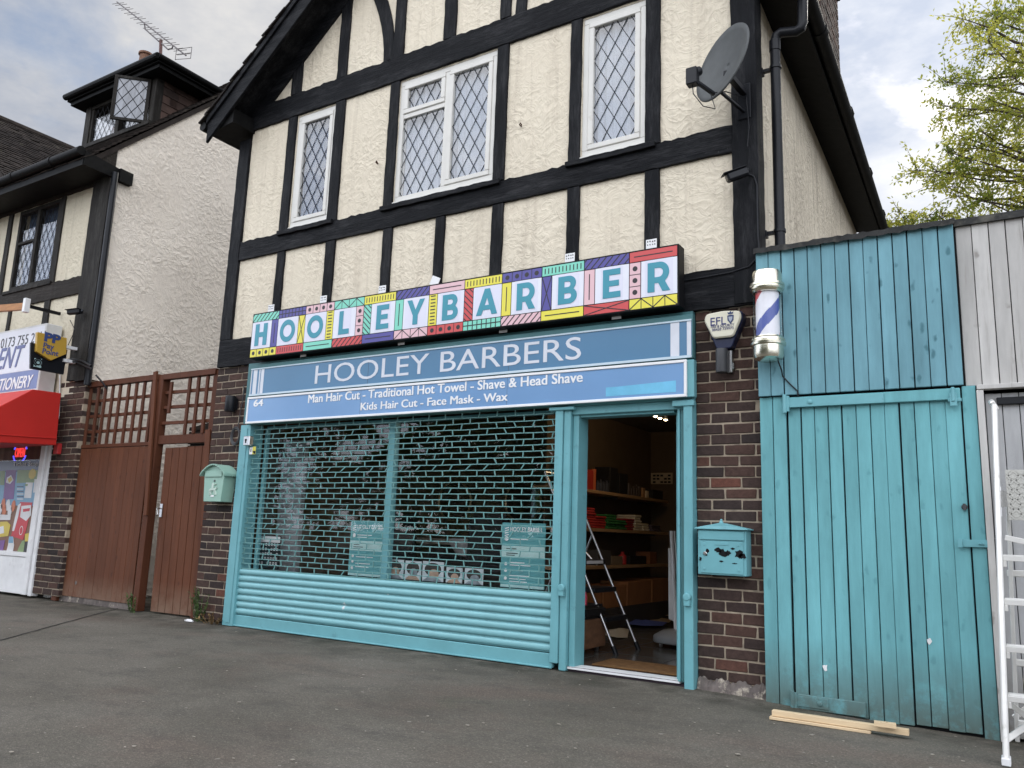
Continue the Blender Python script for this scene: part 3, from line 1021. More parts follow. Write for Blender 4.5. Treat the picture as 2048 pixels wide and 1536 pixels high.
MB().extr([(cx1 + 0.012, cy0 - 0.02, 5.62), (cx1 + 0.012, cy1, 5.62), (cx1 + 0.012, cy1, 5.86), (cx1 + 0.012, cy0 - 0.02, 5.86)], (0.004, 0, 0)).build('flashing', M['grey_metal'], ch)

# brick piers either side of the shop front
brick_pier('brick_pier', -2.035, -1.555, 0.055, 2.738, 0.0, 0.24, house, 11)
brick_pier('brick_pier', -7.615, -7.045, 0.02, 2.738, 0.0, 0.24, house, 12)
# crumbling rendered foot of the right pier
b = MB()
n = 40
for i in range(n + 1):
    x = -2.03 + 0.48 * i / n
    zt2 = 0.07 + 0.012 * math.sin(i * .55) + 0.008 * math.sin(i * 1.9) + random.uniform(-0.006, 0.006)
    b.v += [(x, -0.045 + random.uniform(-0.006, 0.006), -0.08), (x, -0.03 + random.uniform(-0.006, 0.006), 0.02), (x, -0.010, zt2), (x, 0.05, zt2), (x, 0.05, -0.08)]
for i in range(n):
    for j in range(4):
        b.f.append([5 * i + j, 5 * i + j + 1, 5 * i + 6 + j, 5 * i + 5 + j]); b.m.append(0); b.tone.append(None)
b.build('plinth', M['mortar_dark'], house)

# ------------------------------------------------------------------ shop front joinery
DT = 1.965
b = MB()
b.box(-7.042, -6.885, -0.075, 0.10, 0.0, 2.06)                       # left box section
b.box(-6.99, -6.925, -0.083, -0.076, 0.03, 2.02)
b.build('shutter_guide', M['teal'], house, bevel=0.006)
b = MB()
b.box(-3.195, -3.125, -0.085, 0.10, 0.05, 2.045)
b.box(-3.121, -3.06, -0.070, 0.10, 0.0, 2.045)
b.box(-3.25, -3.02, -0.10, -0.02, 2.02, 2.048)
b.build('shutter_guide', M['teal'], house, bevel=0.005)
b = MB()
b.box(-3.056, -3.005, -0.03, 0.14, 0.02, 1.99)
b.box(-3.0, -2.2, -0.02, 0.10, DT, 2.035)
b.box(-3.056, -2.04, -0.05, -0.021, 1.985, 2.05)
b.box(-3.10, -2.04, -0.06, 0.02, 2.052, 2.075)
b.build('door_frame', M['teal'], house, bevel=0.004)
b = MB()
b.box(-2.105, -2.037, -0.085, 0.06, -0.02, 2.045)
b.box(-2.165, -2.145, -0.05, 0.08, 0.03, 1.99)
b.box(-2.14, -2.11, -0.045, 0.08, 0.03, 1.99, 1)
b.box(-2.20, -2.17, 0.02, 0.14, 0.03, 1.985)
b.build('door_jamb', [M['teal'], M['teal_dark']], house, bevel=0.004)
b = MB()
b.box(-2.19, -2.02, -0.095, -0.05, 2.0, 2.045)
b.build('bracket', M['teal'], house, bevel=0.004)
for x in (-3.09, -2.075):
    b = MB()
    b.lathe([(0.0, -0.012), (0.030, -0.012), (0.030, 0.012), (0.022, 0.02), (0, 0.02)], (x, -0.10, 0.62), 14, 0, (0, -1, 0))
    b.box(x - 0.022, x + 0.022, -0.115, -0.085, 0.56, 0.64)
    b.box(x - 0.010, x + 0.010, -0.119, -0.116, 0.60, 0.632, 1)
    b.build('lock', [M['teal'], M['black']], house, bevel=0.004)
# upper lintel boarding behind the fascia signs and shutter box
b = MB()
b.box(-7.04, -2.04, -0.05, 0.12, 2.08, Z1 - 0.004)
b.build('fascia_board', M['teal_dark'], house)
b = MB()
b.box(-3.06, -2.1, -0.02, 0.14, -0.03, 0.012)
b.box(-3.06, -2.15, -0.045, 0.10, 0.014, 0.035, 1)
b.build('threshold', [pmat('purple_step', (0.045, 0.03, 0.04), 0.7), M['white_dirty']], house, bevel=0.003)

# window frame and glass behind the shutter
b = MB()
b.box(-6.88, -3.2, 0.10, 0.16, 0.50, 0.565)
b.box(-5.105, -5.03, 0.085, 0.16, 0.566, 2.04)
b.box(-6.88, -6.835, 0.12, 0.16, 0.566, 2.04)
b.box(-3.27, -3.2, 0.10, 0.16, 0.566, 2.04)
b.box(-6.834, -3.27, 0.10, 0.16, 2.03, 2.06)
b.build('window_frame', M['teal'], house, bevel=0.004)
for a, c in ((-6.835, -5.105), (-5.03, -3.27)):
    MB().box(a, c, 0.128, 0.132, 0.566, 2.03).build('shop_window', M['glass_shop'], house)
MB().box(-6.88, -3.2, 0.11, 0.16, 0.0, 0.499).build('stall_riser', M['teal_dark'], house)

# roller shutter: open grille above, curved slats below
sh = thing('roller_shutter', (-5.04, -0.03, 0), 'teal roller shutter, open brick-pattern grille above solid curved slats', 'shutter')
b = MB()
GX0, GX1, GB, GT = -6.90, -3.19, 0.575, 2.06
rows = 29
rp = (GT - GB) / rows
rs = random.Random(9)
for i in range(rows + 1):
    z = GB + i * rp
    n = 30
    # a slightly sagging rod made of short lengths
    pts = [(GX0 + (GX1 - GX0) * j / n, -0.03 + rs.uniform(-0.002, 0.002), z + rs.uniform(-0.002, 0.002)) for j in range(n + 1)]
    for j in range(n):
        b.bar(pts[j], pts[j + 1], 0.0075, 0.009)
    if i < rows:
        x = GX0 + (0.05 if i % 2 else 0.145)
        while x < GX1:
            sl = rs.gauss(0, 0.006) + (0.022 if i in (19, 8) else 0)
            b.bar((x - sl, -0.036, z), (x + sl, -0.036, z + rp), 0.0075, 0.009)
            x += 0.185
b.build('grille', M['teal_grille'], sh)
b = MB()
z = 0.572
ns = 7
zb0 = 0.118
st = (z - zb0) / ns
for i in range(ns):
    za = zb0 + i * st
    prof = []
    for k in range(9):
        a = math.pi * k / 8
        prof.append((-0.030 - 0.020 * math.sin(a) ** 0.8 if 0 < k < 8 else -0.030, za + 0.008 + (st - 0.012) * (1 - math.cos(a)) / 2))
    v = [(GX0, y, q) for y, q in prof] + [(GX1, y, q) for y, q in prof]
    b.add(v, [(k, k + 1, k + 10, k + 9) for k in range(8)] + [tuple(range(9)), tuple(range(17, 8, -1))])
b.box(GX0, GX1, -0.026, -0.012, zb0, z)
b.build('slat_panel', M['teal_shutter'], sh, smooth=True)
b = MB()
b.box(GX0 - 0.005, GX1 + 0.005, -0.048, -0.012, 0.006, 0.112)
b.box(GX0 - 0.005, GX1 + 0.005, -0.065, -0.049, 0.003, 0.018)
b.build('bottom_rail', M['teal'], sh, bevel=0.004)
# key switch and stickers by the left guide
ks = thing('key_switch', (-7.06, -0.09, 1.83), 'small silver key switch box on the left shutter guide', 'switch')
x, z = F(500, 882, -0.1)
MB().box(x - 0.065, x + 0.03, -0.135, -0.077, z - 0.05, z + 0.05).build('box', M['steel'], ks, bevel=0.006)
b = MB()
b.lathe([(0.012, 0), (0.012, 0.004), (0, 0.004)], (x - 0.025, -0.135, z + 0.008), 12, 0, (0, -1, 0))
b.box(x - 0.030, x - 0.02, -0.139, -0.1355, z - 0.025, z + 0.005)
b.build('keyhole', M['black'], ks)
stk = MB()
x, z = F(505, 900, -0.085)
stk.box(x - 0.045, x + 0.0, -0.086, -0.0845, z - 0.045, z + 0.03, 0)
stk.box(x + 0.002, x + 0.05, -0.086, -0.0845, z - 0.045, z + 0.035, 1)
stk.prism([(x + 0.004, z - 0.01), (x + 0.025, z - 0.04), (x + 0.048, z - 0.04), (x + 0.048, z - 0.01)], -0.0872, -0.0866, 2)
stk.prism([(x - 0.03, z - 0.02), (x - 0.015, z - 0.02), (x - 0.015, z + 0.01), (x - 0.03, z + 0.01)], -0.0872, -0.0866, 3)
tag(stk.build('warning_sticker', [M['white'], pmat('sticker_yellow', (0.6, 0.55, 0.08)), M['black'], M['grey_metal']]), 'small white and yellow warning sticker on the left shutter guide', 'sticker')

# ------------------------------------------------------------------ signs
def flat(name, col, rough=0.35):
    return pmat(name, col, rough, var=0.025, vscale=2, bst=0.02, bscale=15, spec=0.4)
C = dict(mint=flat('sign_mint', (0.21, 0.62, 0.48)), purple=flat('sign_purple', (0.085, 0.075, 0.29)), yellow=flat('sign_yellow', (0.74, 0.66, 0.075)),
         pink=flat('sign_pink', (0.72, 0.47, 0.50)), red=flat('sign_red', (0.57, 0.075, 0.075)), white=flat('sign_white', (0.72, 0.73, 0.80)),
         line=flat('sign_line', (0.022, 0.018, 0.022)), teal=flat('sign_teal', (0.045, 0.27, 0.35)), ghost=flat('sign_ghost', (0.68, 0.68, 0.78)))
names = list(C)
sg = thing('name_sign', (-4.5, -0.18, 2.75), 'long colourful patterned name sign with teal letters over the shop', 'sign')
SX0, SX1, SZ0, SZ1, SY = -6.89, -2.10, 2.752, 3.245, -0.18
b = MB()
b.box(SX0, SX1, SY, -0.06, SZ0, SZ1)
b.build('sign_case', M['black'], sg, bevel=0.004)
face = MB()
pat = MB()
W12 = (SX1 - SX0 - 0.02) / 12
FZ0, FZ1 = SZ0 + 0.01, SZ1 - 0.01
STR = 0.088
def tile(x0, x1, z0, z1, col, kind):
    g = 0.004
    x0 += g; x1 -= g; z0 += g; z1 -= g
    ci = names.index(col)
    yf, yl = SY - 0.002, SY - 0.0026
    w_, h_ = x1 - x0, z1 - z0
    hor = w_ > h_
    def seg(ax, az, bx, bz, t=0.010):
        cl = clip((ax, az), (bx, bz), x0, x1, z0, z1)
        if cl: pat.bar((cl[0][0], yl, cl[0][1]), (cl[1][0], yl, cl[1][1]), t, 0.0008)
    def disc(cx, cz, r):
        pat.prism([(cx + r * math.cos(2 * math.pi * i / 18), cz + r * math.sin(2 * math.pi * i / 18)) for i in range(18)], yl - 0.0004, yl)
    face.box(x0, x1, yf, SY, z0, z1, ci)
    if kind == 'diag':
        if hor:
            for i in range(-1, 8): seg(x0 + i * w_ / 6.6, z0, x0 + i * w_ / 6.6 + h_ * 0.95, z1)
        else:
            for i in range(-1, 7): seg(x0, z1 - i * h_ / 5.5 + 0.05, x1, z1 - i * h_ / 5.5 - w_ * 0.95 + 0.05)
    elif kind == 'dots':
        n = 4 if hor else 3
        for i in range(n):
            if hor: disc(x0 + (i + .5) * w_ / n, (z0 + z1) / 2, 0.021)
            else: disc((x0 + x1) / 2, z0 + (i + .5) * h_ / n, 0.021)
            if i:
                if hor: seg(x0 + i * w_ / n, z0, x0 + i * w_ / n, z1, 0.006)
                else: seg(x0, z0 + i * h_ / n, x1, z0 + i * h_ / n, 0.006)
    elif kind == 'bars':
        n = 11 if hor else 9
        for i in range(n):
            if hor: seg(x0 + (i + .8) * w_ / (n + .6), z0 + .2 * h_, x0 + (i + .8) * w_ / (n + .6), z1 - .2 * h_, 0.009)
            else: seg(x0 + .2 * w_, z0 + (i + .6) * h_ / n, x1 - .2 * w_, z0 + (i + .6) * h_ / n, 0.011)
    elif kind == 'line':
        if hor: seg(x0 + .09 * w_, (z0 + z1) / 2, x1 - .09 * w_, (z0 + z1) / 2, 0.009)
        else: seg((x0 + x1) / 2, z0 + .13 * h_, (x0 + x1) / 2, z1 - .12 * h_, 0.009)
    elif kind == 'cross':
        seg(x0, z0, x1, z1, 0.008)
        cl = ((x0, z1), (x1, z0))
        pat.bar((x0, yl - 0.0005, z1), (x1, yl - 0.0005, z0), 0.008, 0.0008)
    elif kind == 'grid':
        for i in range(1, 8): seg(x0 + i * w_ / 8, z0, x0 + i * w_ / 8, z1, 0.009)
        pat.bar((x0, yl - 0.0005, (z0 + z1) / 2), (x1, yl - 0.0005, (z0 + z1) / 2), 0.009, 0.0008)
    elif kind == 'tri':
        for i in range(4):
            a, c = x0 + i * w_ / 4, x0 + (i + 1) * w_ / 4
            if i: seg(a, z0, a, z1, 0.006)
            if i % 2: seg(a, z1, c, z0, 0.008)
            else: seg(a, z0, c, z1, 0.008)
tops = ['mint diag', 'purple grid', 'pink dots', 'mint tri', 'yellow bars', 'purple diag', 'pink line', 'yellow bars', 'purple dots', 'mint bars', 'purple diag', 'red line']
bots = ['yellow dots', 'red bars', 'mint line', 'red diag', 'purple line', 'pink tri', 'red dots', 'mint grid', 'pink diag', 'yellow line', 'red cross', 'yellow tri']
side = ['purple line', 'yellow cross', 'yellow bars', 'pink dots', 'mint diag', 'mint line', 'yellow bars', 'red diag', 'yellow line', 'purple cross', 'pink line', 'pink dots']
spots = []
for i in range(12):
    xa = SX0 + 0.01 + i * W12; xb = xa + W12
    tile(xa, xb, FZ1 - STR, FZ1, *tops[i].split())
    tile(xa, xb, FZ0, FZ0 + STR, *bots[i].split())
    zz0, zz1 = FZ0 + STR, FZ1 - STR
    sw = 0.098
    if i < 4:
        tile(xb - sw, xb, zz0, zz1, *side[i].split()); pa, pb = xa, xb - sw
    else:
        tile(xa, xa + sw, zz0, zz1, *side[i].split()); pa, pb = xa + sw, xb
    face.box(pa + .003, pb - .003, SY - 0.002, SY, zz0 + .003, zz1 - .003, names.index('white'))
    spots.append((pa, pb, zz0, zz1))
face.build('sign_face', [C[n] for n in names], sg)
pat.build('pattern', C['line'], sg)
S = 0.235
LET = {
 'H': ([[(0, 0), (S, 0), (S, .39), (.72 - S, .39), (.72 - S, 0), (.72, 0), (.72, 1), (.72 - S, 1), (.72 - S, .61), (S, .61), (S, 1), (0, 1)]], .72),
 'O': ([arc(.5, .5, .5, .5, 0, 350, 35), arc(.5, .5, .28, .275, 0, 350, 35)], .86),
 'L': ([[(0, 0), (.60, 0), (.60, .22), (S, .22), (S, 1), (0, 1)]], .54),
 'E': ([[(0, 0), (.66, 0), (.66, .21), (S, .21), (S, .40), (.60, .40), (.60, .60), (S, .60), (S, .79), (.65, .79), (.65, 1), (0, 1)]], .60),
 'Y': ([[(.31, 0), (.55, 0), (.55, .37), (.86, 1), (.62, 1), (.43, .59), (.24, 1), (0, 1), (.31, .37)]], .80),
 'A': ([[(0, 0), (.23, 0), (.30, .19), (.60, .19), (.67, 0), (.90, 0), (.56, 1), (.34, 1)], [(.36, .37), (.54, .37), (.45, .66)]], .86),
 'B': ([[(0, 0)] + arc(.42, .285, .285, .285, -90, 55, 10) + arc(.40, .735, .265, .265, -38, 90, 10) + [(0, 1)],
        [(S, .19)] + arc(.41, .285, .085, .095, -90, 90, 6) + [(S, .38)], [(S, .60)] + arc(.38, .70, .085, .10, -90, 90, 6) + [(S, .80)]], .68),
 'R': ([[(0, 0), (S, 0), (S, .29), (.36, .29), (.50, 0), (.76, 0), (.585, .33)] + arc(.40, .645, .325, .355, -50, 90, 12) + [(0, 1)],
        [(S, .49)] + arc(.38, .645, .14, .155, -90, 90, 8) + [(S, .80)]], .72)}
for chx, (pa, pb, za, zb) in zip('HOOLEYBARBER', spots):
    spl, asp = LET[chx]
    h = (zb - za) * 0.80
    wd = h * asp * 1.08
    cx = (pa + pb) / 2
    cz = (za + zb) / 2 + 0.004
    gh = MB().box(cx - wd * .62, cx + wd * .62, SY - 0.0026, SY - 0.002, cz - h * .60, cz + h * .60)
    gh.build('backing_patch', C['ghost'], sg)
    outline(spl, 'letter', (cx - wd / 2, cx + wd / 2, cz - h / 2, cz + h / 2), SY - 0.0048, C['teal'], sg, 0.001)
# white fixing tabs above and below the case
for px in (549, 651, 766, 1137, 1300):
    x, z = F(px, 500, -0.1)
    b = MB()
    b.box(x - 0.045, x + 0.045, -0.075, -0.07, SZ1 - 0.02, SZ1 + 0.115)
    for dx in (-0.03, -0.01, 0.012, 0.03):
        b.lathe([(0.006, 0), (0.006, 0.002), (0, 0.002)], (x + dx, -0.075, SZ1 + 0.095 + random.uniform(-.004, .004)), 8, 1, (0, -1, 0))
        b.lathe([(0.005, 0), (0.005, 0.002), (0, 0.002)], (x + dx, -0.075, SZ1 + 0.07), 8, 1, (0, -1, 0))
    b.build('fixing_tab', [M['white'], M['grey_metal']], sg)
x, z = F(870, 566, -0.07)
MB().obox((x, -0.072, SZ1 + 0.07), Vector((0.045, 0, -0.02)), (0, 0.003, 0), Vector((0.018, 0, 0.04))).build('fixing_tab', M['white'], sg)
for px in (608, 802, 1005, 1232):
    x, z = F(px, 690, -0.1)
    b = MB().box(x - 0.04, x + 0.04, -0.10, -0.095, SZ0 - 0.022, SZ0 + 0.002)
    b.build('fixing_tab', M['white'], sg)

# old blue fascia sign
BL1 = pmat('fascia_blue', (0.080, 0.195, 0.325), 0.28, var=0.06, vscale=1.2, bst=0.03, bscale=8, spec=0.5)
BL2 = pmat('fascia_blue_lower', (0.175, 0.315, 0.53), 0.16, var=0.08, vscale=0.8, bst=0.02, bscale=5, spec=0.5)
WV = pmat('white_vinyl', (0.62, 0.64, 0.69), 0.4, var=0.06, vscale=7, bst=0.03)
PALE = pmat('pale_trim', (0.50, 0.60, 0.66), 0.4, var=0.05)
f1 = thing('fascia_sign', (-4.47, -0.1, 2.36), 'faded blue fascia board in thin white capitals under the colourful sign', 'sign')
X0, X1, ZA, ZB, Y1 = -6.925, -2.02, 2.358, 2.70, -0.105
b = MB()
b.box(X0, X1, Y1, -0.052, ZA, ZB, 0)
b.build('backboard', M['teal_dark'], f1, bevel=0.004)
MB().box(X0 + 0.008, X1 - 0.008, Y1 - 0.003, Y1, ZA + 0.012, ZB - 0.045).build('blue_panel', BL1, f1)
b = MB()
b.box(X0 + 0.008, X1 - 0.008, Y1 - 0.010, Y1 - 0.0035, ZA + 0.003, ZA + 0.022)
b.box(X0 + 0.008, X1 - 0.008, Y1 - 0.010, Y1 - 0.0035, ZB - 0.055, ZB - 0.042)
b.build('edge_trim', PALE, f1)
b = MB()
for xa, xb in ((X0 + 0.01, X0 + 0.022), (X0 + 0.048, X0 + 0.105), (X0 + 0.135, X0 + 0.152), (X0 + 0.165, X0 + 0.21), (X1 - 0.175, X1 - 0.105), (X1 - 0.045, X1 - 0.012)):
    b.box(xa, xb, Y1 - 0.0045, Y1 - 0.003, ZA + 0.024, ZB - 0.057)
b.build('end_stripe', WV, f1)
x0, _ = F(632, 740, Y1); x1, _ = F(1163, 690, Y1)
_, za = F(634, 767, Y1); _, zb = F(634, 732, Y1)
text('HOOLEY BARBERS', 'lettering', (x0, x1, za - 0.004, zb + 0.004), Y1 - 0.0045, WV, f1)
for px, py in ((737, 740), (1019, 700)):
    x, _ = F(px, py, Y1)
    MB().box(x - 0.0015, x + 0.0015, Y1 - 0.0036, Y1 - 0.003, ZA + 0.024, ZB - 0.057).build('panel_joint', M['grey_metal'], f1)

f2 = thing('fascia_sign', (-4.47, -0.12, 2.06), 'pale blue fascia board listing hair cuts and shaves, numbered 64', 'sign')
X0, X1, ZA, ZB, Y2 = -6.91, -2.06, 2.062, 2.345, -0.125
MB().box(X0 + 0.002, X1 + 0.05, Y2 + 0.012, -0.054, ZA, ZB).build('backboard', M['teal'], f2, bevel=0.004)
MB().box(X0 + 0.02, X1 - 0.02, Y2 - 0.002, Y2 + 0.011, ZA + 0.02, ZB - 0.02).build('blue_panel', BL2, f2)
b = MB()
frame_boxes(b, X0, X1, ZA, ZB, 0.022, Y2 - 0.010, Y2 + 0.010)
b.build('edge_trim', M['white'], f2, bevel=0.003)
def fitpx(p0, p1, zc, h, y):
    a, _ = F(*p0, y); c, _ = F(*p1, y)
    return (a, c, zc - h / 2, zc + h / 2)
_, zc1 = F(890, 776, Y2); _, zc2 = F(870, 803, Y2); _, zc3 = F(517, 806, Y2)
text('Man Hair Cut - Traditional Hot Towel - Shave & Head Shave', 'lettering', fitpx((617, 800), (1166, 757), zc1, 0.085, Y2), Y2 - 0.0035, M['white'], f2, bold=0.02)
text('Kids Hair Cut - Face Mask - Wax', 'lettering', fitpx((722, 812), (1016, 792), zc2, 0.075, Y2), Y2 - 0.0035, M['white'], f2, bold=0.02)
text('64', 'house_number', fitpx((508, 806), (527, 806), zc3, 0.075, Y2), Y2 - 0.0035, M['white'], f2, bold=0.03)
xa, za = F(1212, 790, Y2); xb, zb = F(1352, 762, Y2)
MB().prism([(xa, za - 0.012), (xb, za - 0.012), (xb, zb + 0.004), (xa + 0.1, zb - 0.012), (xa, zb - 0.012)], Y2 - 0.003, Y2 - 0.0022).build('patch', pmat('cyan_patch', (0.16, 0.46, 0.66), 0.25), f2)
for px in (722, 1014):
    x, _ = F(px, 790, Y2)
    MB().box(x - 0.001, x + 0.001, Y2 - 0.0026, Y2 - 0.002, ZA + 0.024, ZB - 0.024).build('panel_joint', M['grey_metal'], f2)

# ------------------------------------------------------------------ things fixed to the right pier
al = thing('alarm_box', (-1.8, -0.06, 2.45), 'cream and navy shield-shaped burglar alarm box with security lettering', 'alarm')
def rounded(pts, r=0.02, n=4):
    o = []
    k = len(pts)
    for i in range(k):
        p = Vector(pts[i]); a = Vector(pts[i - 1]); c = Vector(pts[(i + 1) % k])
        u = (a - p).normalized() * min(r, (a - p).length * .4); w_ = (c - p).normalized() * min(r, (c - p).length * .4)
        for j in range(n + 1):
            t = j / n
            q = p + u * (1 - t) ** 2 + w_ * t ** 2
            o.append((q.x, q.y))
    return o
AY = -0.10
ax0, az1 = F(1409, 630, AY); ax1, _ = F(1484, 622, AY)
amid = (ax0 + ax1) / 2
_, azm = F(1445, 676, AY); _, azb = F(1445, 695, AY)
hw = (ax1 - ax0) / 2
MB().prism(rounded([(amid - hw * .98, az1 + .005), (amid + hw * .98, az1 + .005), (amid + hw * 1.02, az1 - .06), (amid + hw * .52, azm - .03), (amid + hw * .40, azb - 0.005), (amid - hw * .40, azb - 0.005), (amid - hw * .52, azm - .03), (amid - hw * 1.02, az1 - .06)], .02), AY + 0.012, -0.002).build('base', M['navy'], al, bevel=0.006)
MB().prism(rounded([(amid - hw * .9, az1), (amid, az1 + .012), (amid + hw * .9, az1), (amid + hw, az1 - .05), (amid + hw * .55, azm), (amid - hw * .52, azm), (amid - hw, az1 - .05)], .025), AY - 0.018, AY + 0.011).build('cover', M['cream'], al, bevel=0.010)
NV = pmat('navy_print', (0.02, 0.025, 0.14), 0.4)
AL = AY - 0.0195
text('EFL', 'lettering', fitpx((1421, 640), (1452, 640), F(1437, 642, AL)[1], 0.058, AL), AL, NV, al, bold=0.0)
text('FIRE & SECURITY', 'lettering', fitpx((1422, 652), (1468, 650), F(1445, 651.5, AL)[1], 0.020, AL), AL, NV, al, bold=0.0)
text('08458 739973', 'lettering', fitpx((1424, 659), (1467, 656), F(1445, 657.8, AL)[1], 0.020, AL), AL, NV, al, bold=0.0)
sx, sz = F(1461, 638, AL)
b = MB()
b.prism([(sx - .024, sz + .028), (sx, sz + .034), (sx + .024, sz + .028), (sx + .022, sz - .008), (sx, sz - .036), (sx - .022, sz - .008)], AL - .001, AL + .001, 0)
b.prism([(sx - .015, sz + .018), (sx + .015, sz + .018), (sx + .012, sz - .004), (sx, sz - .022), (sx - .012, sz - .004)], AL - .002, AL - .0012, 1)
b.prism([(sx - .018, sz + .038), (sx + .018, sz + .038), (sx + .022, sz + .058), (sx + .01, sz + .048), (sx, sz + .062), (sx - .01, sz + .048), (sx - .022, sz + .058)], AL - .001, AL + .001, 0)
b.build('crest', [pmat('crest_blue', (0.03, 0.05, 0.13), 0.3), pmat('crest_grey', (0.35, 0.38, 0.45), 0.3)], al)

wl = thing('wall_light', (-1.80, -0.07, 2.2), 'short grey cylinder wall light under the alarm box', 'lamp')
x, z = F(1446, 721, -0.09)
b = MB()
b.lathe([(0.0, -0.088), (0.042, -0.088), (0.044, -0.08), (0.044, 0.08), (0.042, 0.088), (0, 0.088)], (x - .01, -0.085, z), 20)
b.build('shade', M['grey_metal'], wl, smooth=True)
b = MB()
b.box(x + 0.015, x + 0.055, -0.05, -0.003, z - 0.085, z + 0.085)
b.box(x + 0.055, x + 0.065, -0.045, -0.003, z - 0.06, z - 0.01)
b.build('wall_plate', M['steel'], wl, bevel=0.004)

# barber pole
PX, PYY = -1.435, -0.22
bp = thing('barber_pole', (PX, PYY, 2.27), 'striped barber pole light with shiny gold caps beside the teal boards', 'barber pole')
_, pz0 = F(1536, 722, PYY); _, pz1 = F(1533, 541, PYY)
H = pz1 - pz0
def cap(z, s):
    prof = [(0.0, 0.0), (0.060, 0.0), (0.090, 0.018), (0.097, 0.045), (0.098, 0.118), (0.112, 0.124), (0.114, 0.142), (0.104, 0.150), (0.104, 0.158), (0.110, 0.162), (0.108, 0.174), (0.096, 0.178), (0.098, 0.186), (0.094, 0.196), (0.084, 0.20)]
    return [(r * 1.06, h * 0.86 * s) for r, h in prof]
for z, s in ((pz0, 1), (pz1, -1)):
    MB().lathe(cap(z, s), (PX, PYY, z), 40, cap=False).build('cap', M['chrome'], bp, smooth=True)
CAPH = 0.2 * 0.86 - 0.01
zb_, zt_ = pz0 + CAPH, pz1 - CAPH
b = MB()
NA, NZ = 72, 40
for i in range(NZ + 1):
    for j in range(NA):
        an = 2 * math.pi * j / NA
        b.v.append((PX + 0.080 * math.cos(an), PYY + 0.080 * math.sin(an), zb_ + (zt_ - zb_) * i / NZ))
STP = [pmat('pole_white', (0.72, 0.72, 0.76), 0.4), pmat('pole_blue', (0.07, 0.10, 0.33), 0.4), pmat('pole_red', (0.45, 0.05, 0.05), 0.4)]
bm_rows = NZ
for i in range(NZ):
    for j in range(NA):
        j2 = (j + 1) % NA
        b.f.append([i * NA + j, i * NA + j2, (i + 1) * NA + j2, (i + 1) * NA + j])
        ph = (j / NA - ((i + .5) / NZ) * 0.62 + 0.10) % 1.0
        b.m.append(1 if 0.54 < ph < 0.73 else (2 if 0.04 < ph < 0.22 else 0)); b.tone.append(None)
b.build('striped_cylinder', STP, bp)
MB().lathe([(0.097, zb_ - .004), (0.097, zt_ + .004)], (PX, PYY, 0), 40, cap=False).build('glass_tube', M['clear'], bp, smooth=True)
b = MB()
for z in (pz0 + 0.12, pz1 - 0.12):
    b.box(PX - 0.03, PX + 0.03, PYY + 0.08, -0.105, z - 0.02, z + 0.02)
b.box(PX - 0.04, PX + 0.04, -0.112, -0.10, pz0 + 0.05, pz1 - 0.05)
b.build('bracket', M['chrome'], bp, bevel=0.003)
cb = MB()
pts = [(PX + 0.05, PYY + 0.05, pz0 + .01), (PX + 0.07, -0.15, pz0 - .06), F3(1565, 752, -0.115), F3(1580, 768, -0.112), F3(1595, 782, -0.112), F3(1596, 792, -0.11)]
cb.tube(pts, 0.005, 6)
cb.build('cable', M['black_plastic'], bp, smooth=True)

# letterbox on the right pier
lb = thing('letterbox', (-1.78, -0.1, 0.8), 'teal metal letterbox with peeling black patches and a peaked lid', 'letterbox')
lx0, lz0 = F(1396, 1148, -0.13); lx1, lz1 = F(1512, 1062, -0.13)
lx1 -= 0.07
b = MB()
b.box(lx0, lx1, -0.13, -0.003, lz0, lz1)
b.build('box', M['teal'], lb, bevel=0.004)
b = MB()
mx_ = (lx0 + lx1) / 2
b.extr([(lx0 - .018, -0.155, lz1 + .002), (lx1 + .018, -0.155, lz1 + .002), (lx1 + .018, -0.155, lz1 + .012), (mx_ + .1, -0.15, lz1 + .03), (mx_, -0.15, lz1 + .05), (mx_ - .1, -0.15, lz1 + .03), (lx0 - .018, -0.155, lz1 + .012)], (0, 0.155, 0))
b.lathe([(0.016, 0), (0.014, 0.012), (0.008, 0.016), (0.010, 0.026), (0.0, 0.032)], (mx_, -0.13, lz1 + .046), 10)
b.build('lid', M['teal'], lb, bevel=0.003)
MB().box(lx0 + .012, lx1 - .012, -0.140, -0.131, lz1 - .07, lz1 - .008).build('flap', M['teal'], lb, bevel=0.003)
b = MB()
b.box(lx0 + .02, lx1 - .02, -0.137, -0.131, lz0 + .012, lz1 - .078)
b.box(mx_ - .05, mx_ + .05, -0.140, -0.1375, lz1 - .105, lz1 - .088)
for sx_ in (lx0 + .05, lx1 - .05):
    for sz_ in (lz0 + .04, lz1 - .10):
        b.box(sx_ - .009, sx_ + .009, -0.140, -0.1375, sz_ - .009, sz_ + .009)
b.build('door', M['teal'], lb, bevel=0.002)
b = MB()
b.lathe([(0.014, 0), (0.014, 0.006), (0.010, 0.010), (0, 0.010)], (lx0 + .055, -0.137, (lz0 + lz1) / 2 - .01), 12, 0, (0, -1, 0))
b.build('lock', M['steel'], lb, smooth=True)
b = MB()
pr = random.Random(31)
def blob(cx, cz, rx, rz):
    k = 13
    b.prism([(cx + rx * pr.uniform(.45, 1.1) * math.cos(2 * math.pi * i / k), cz + rz * pr.uniform(.45, 1.1) * math.sin(2 * math.pi * i / k)) for i in range(k)], -0.1385, -0.1372)
czm = (lz0 + lz1) / 2
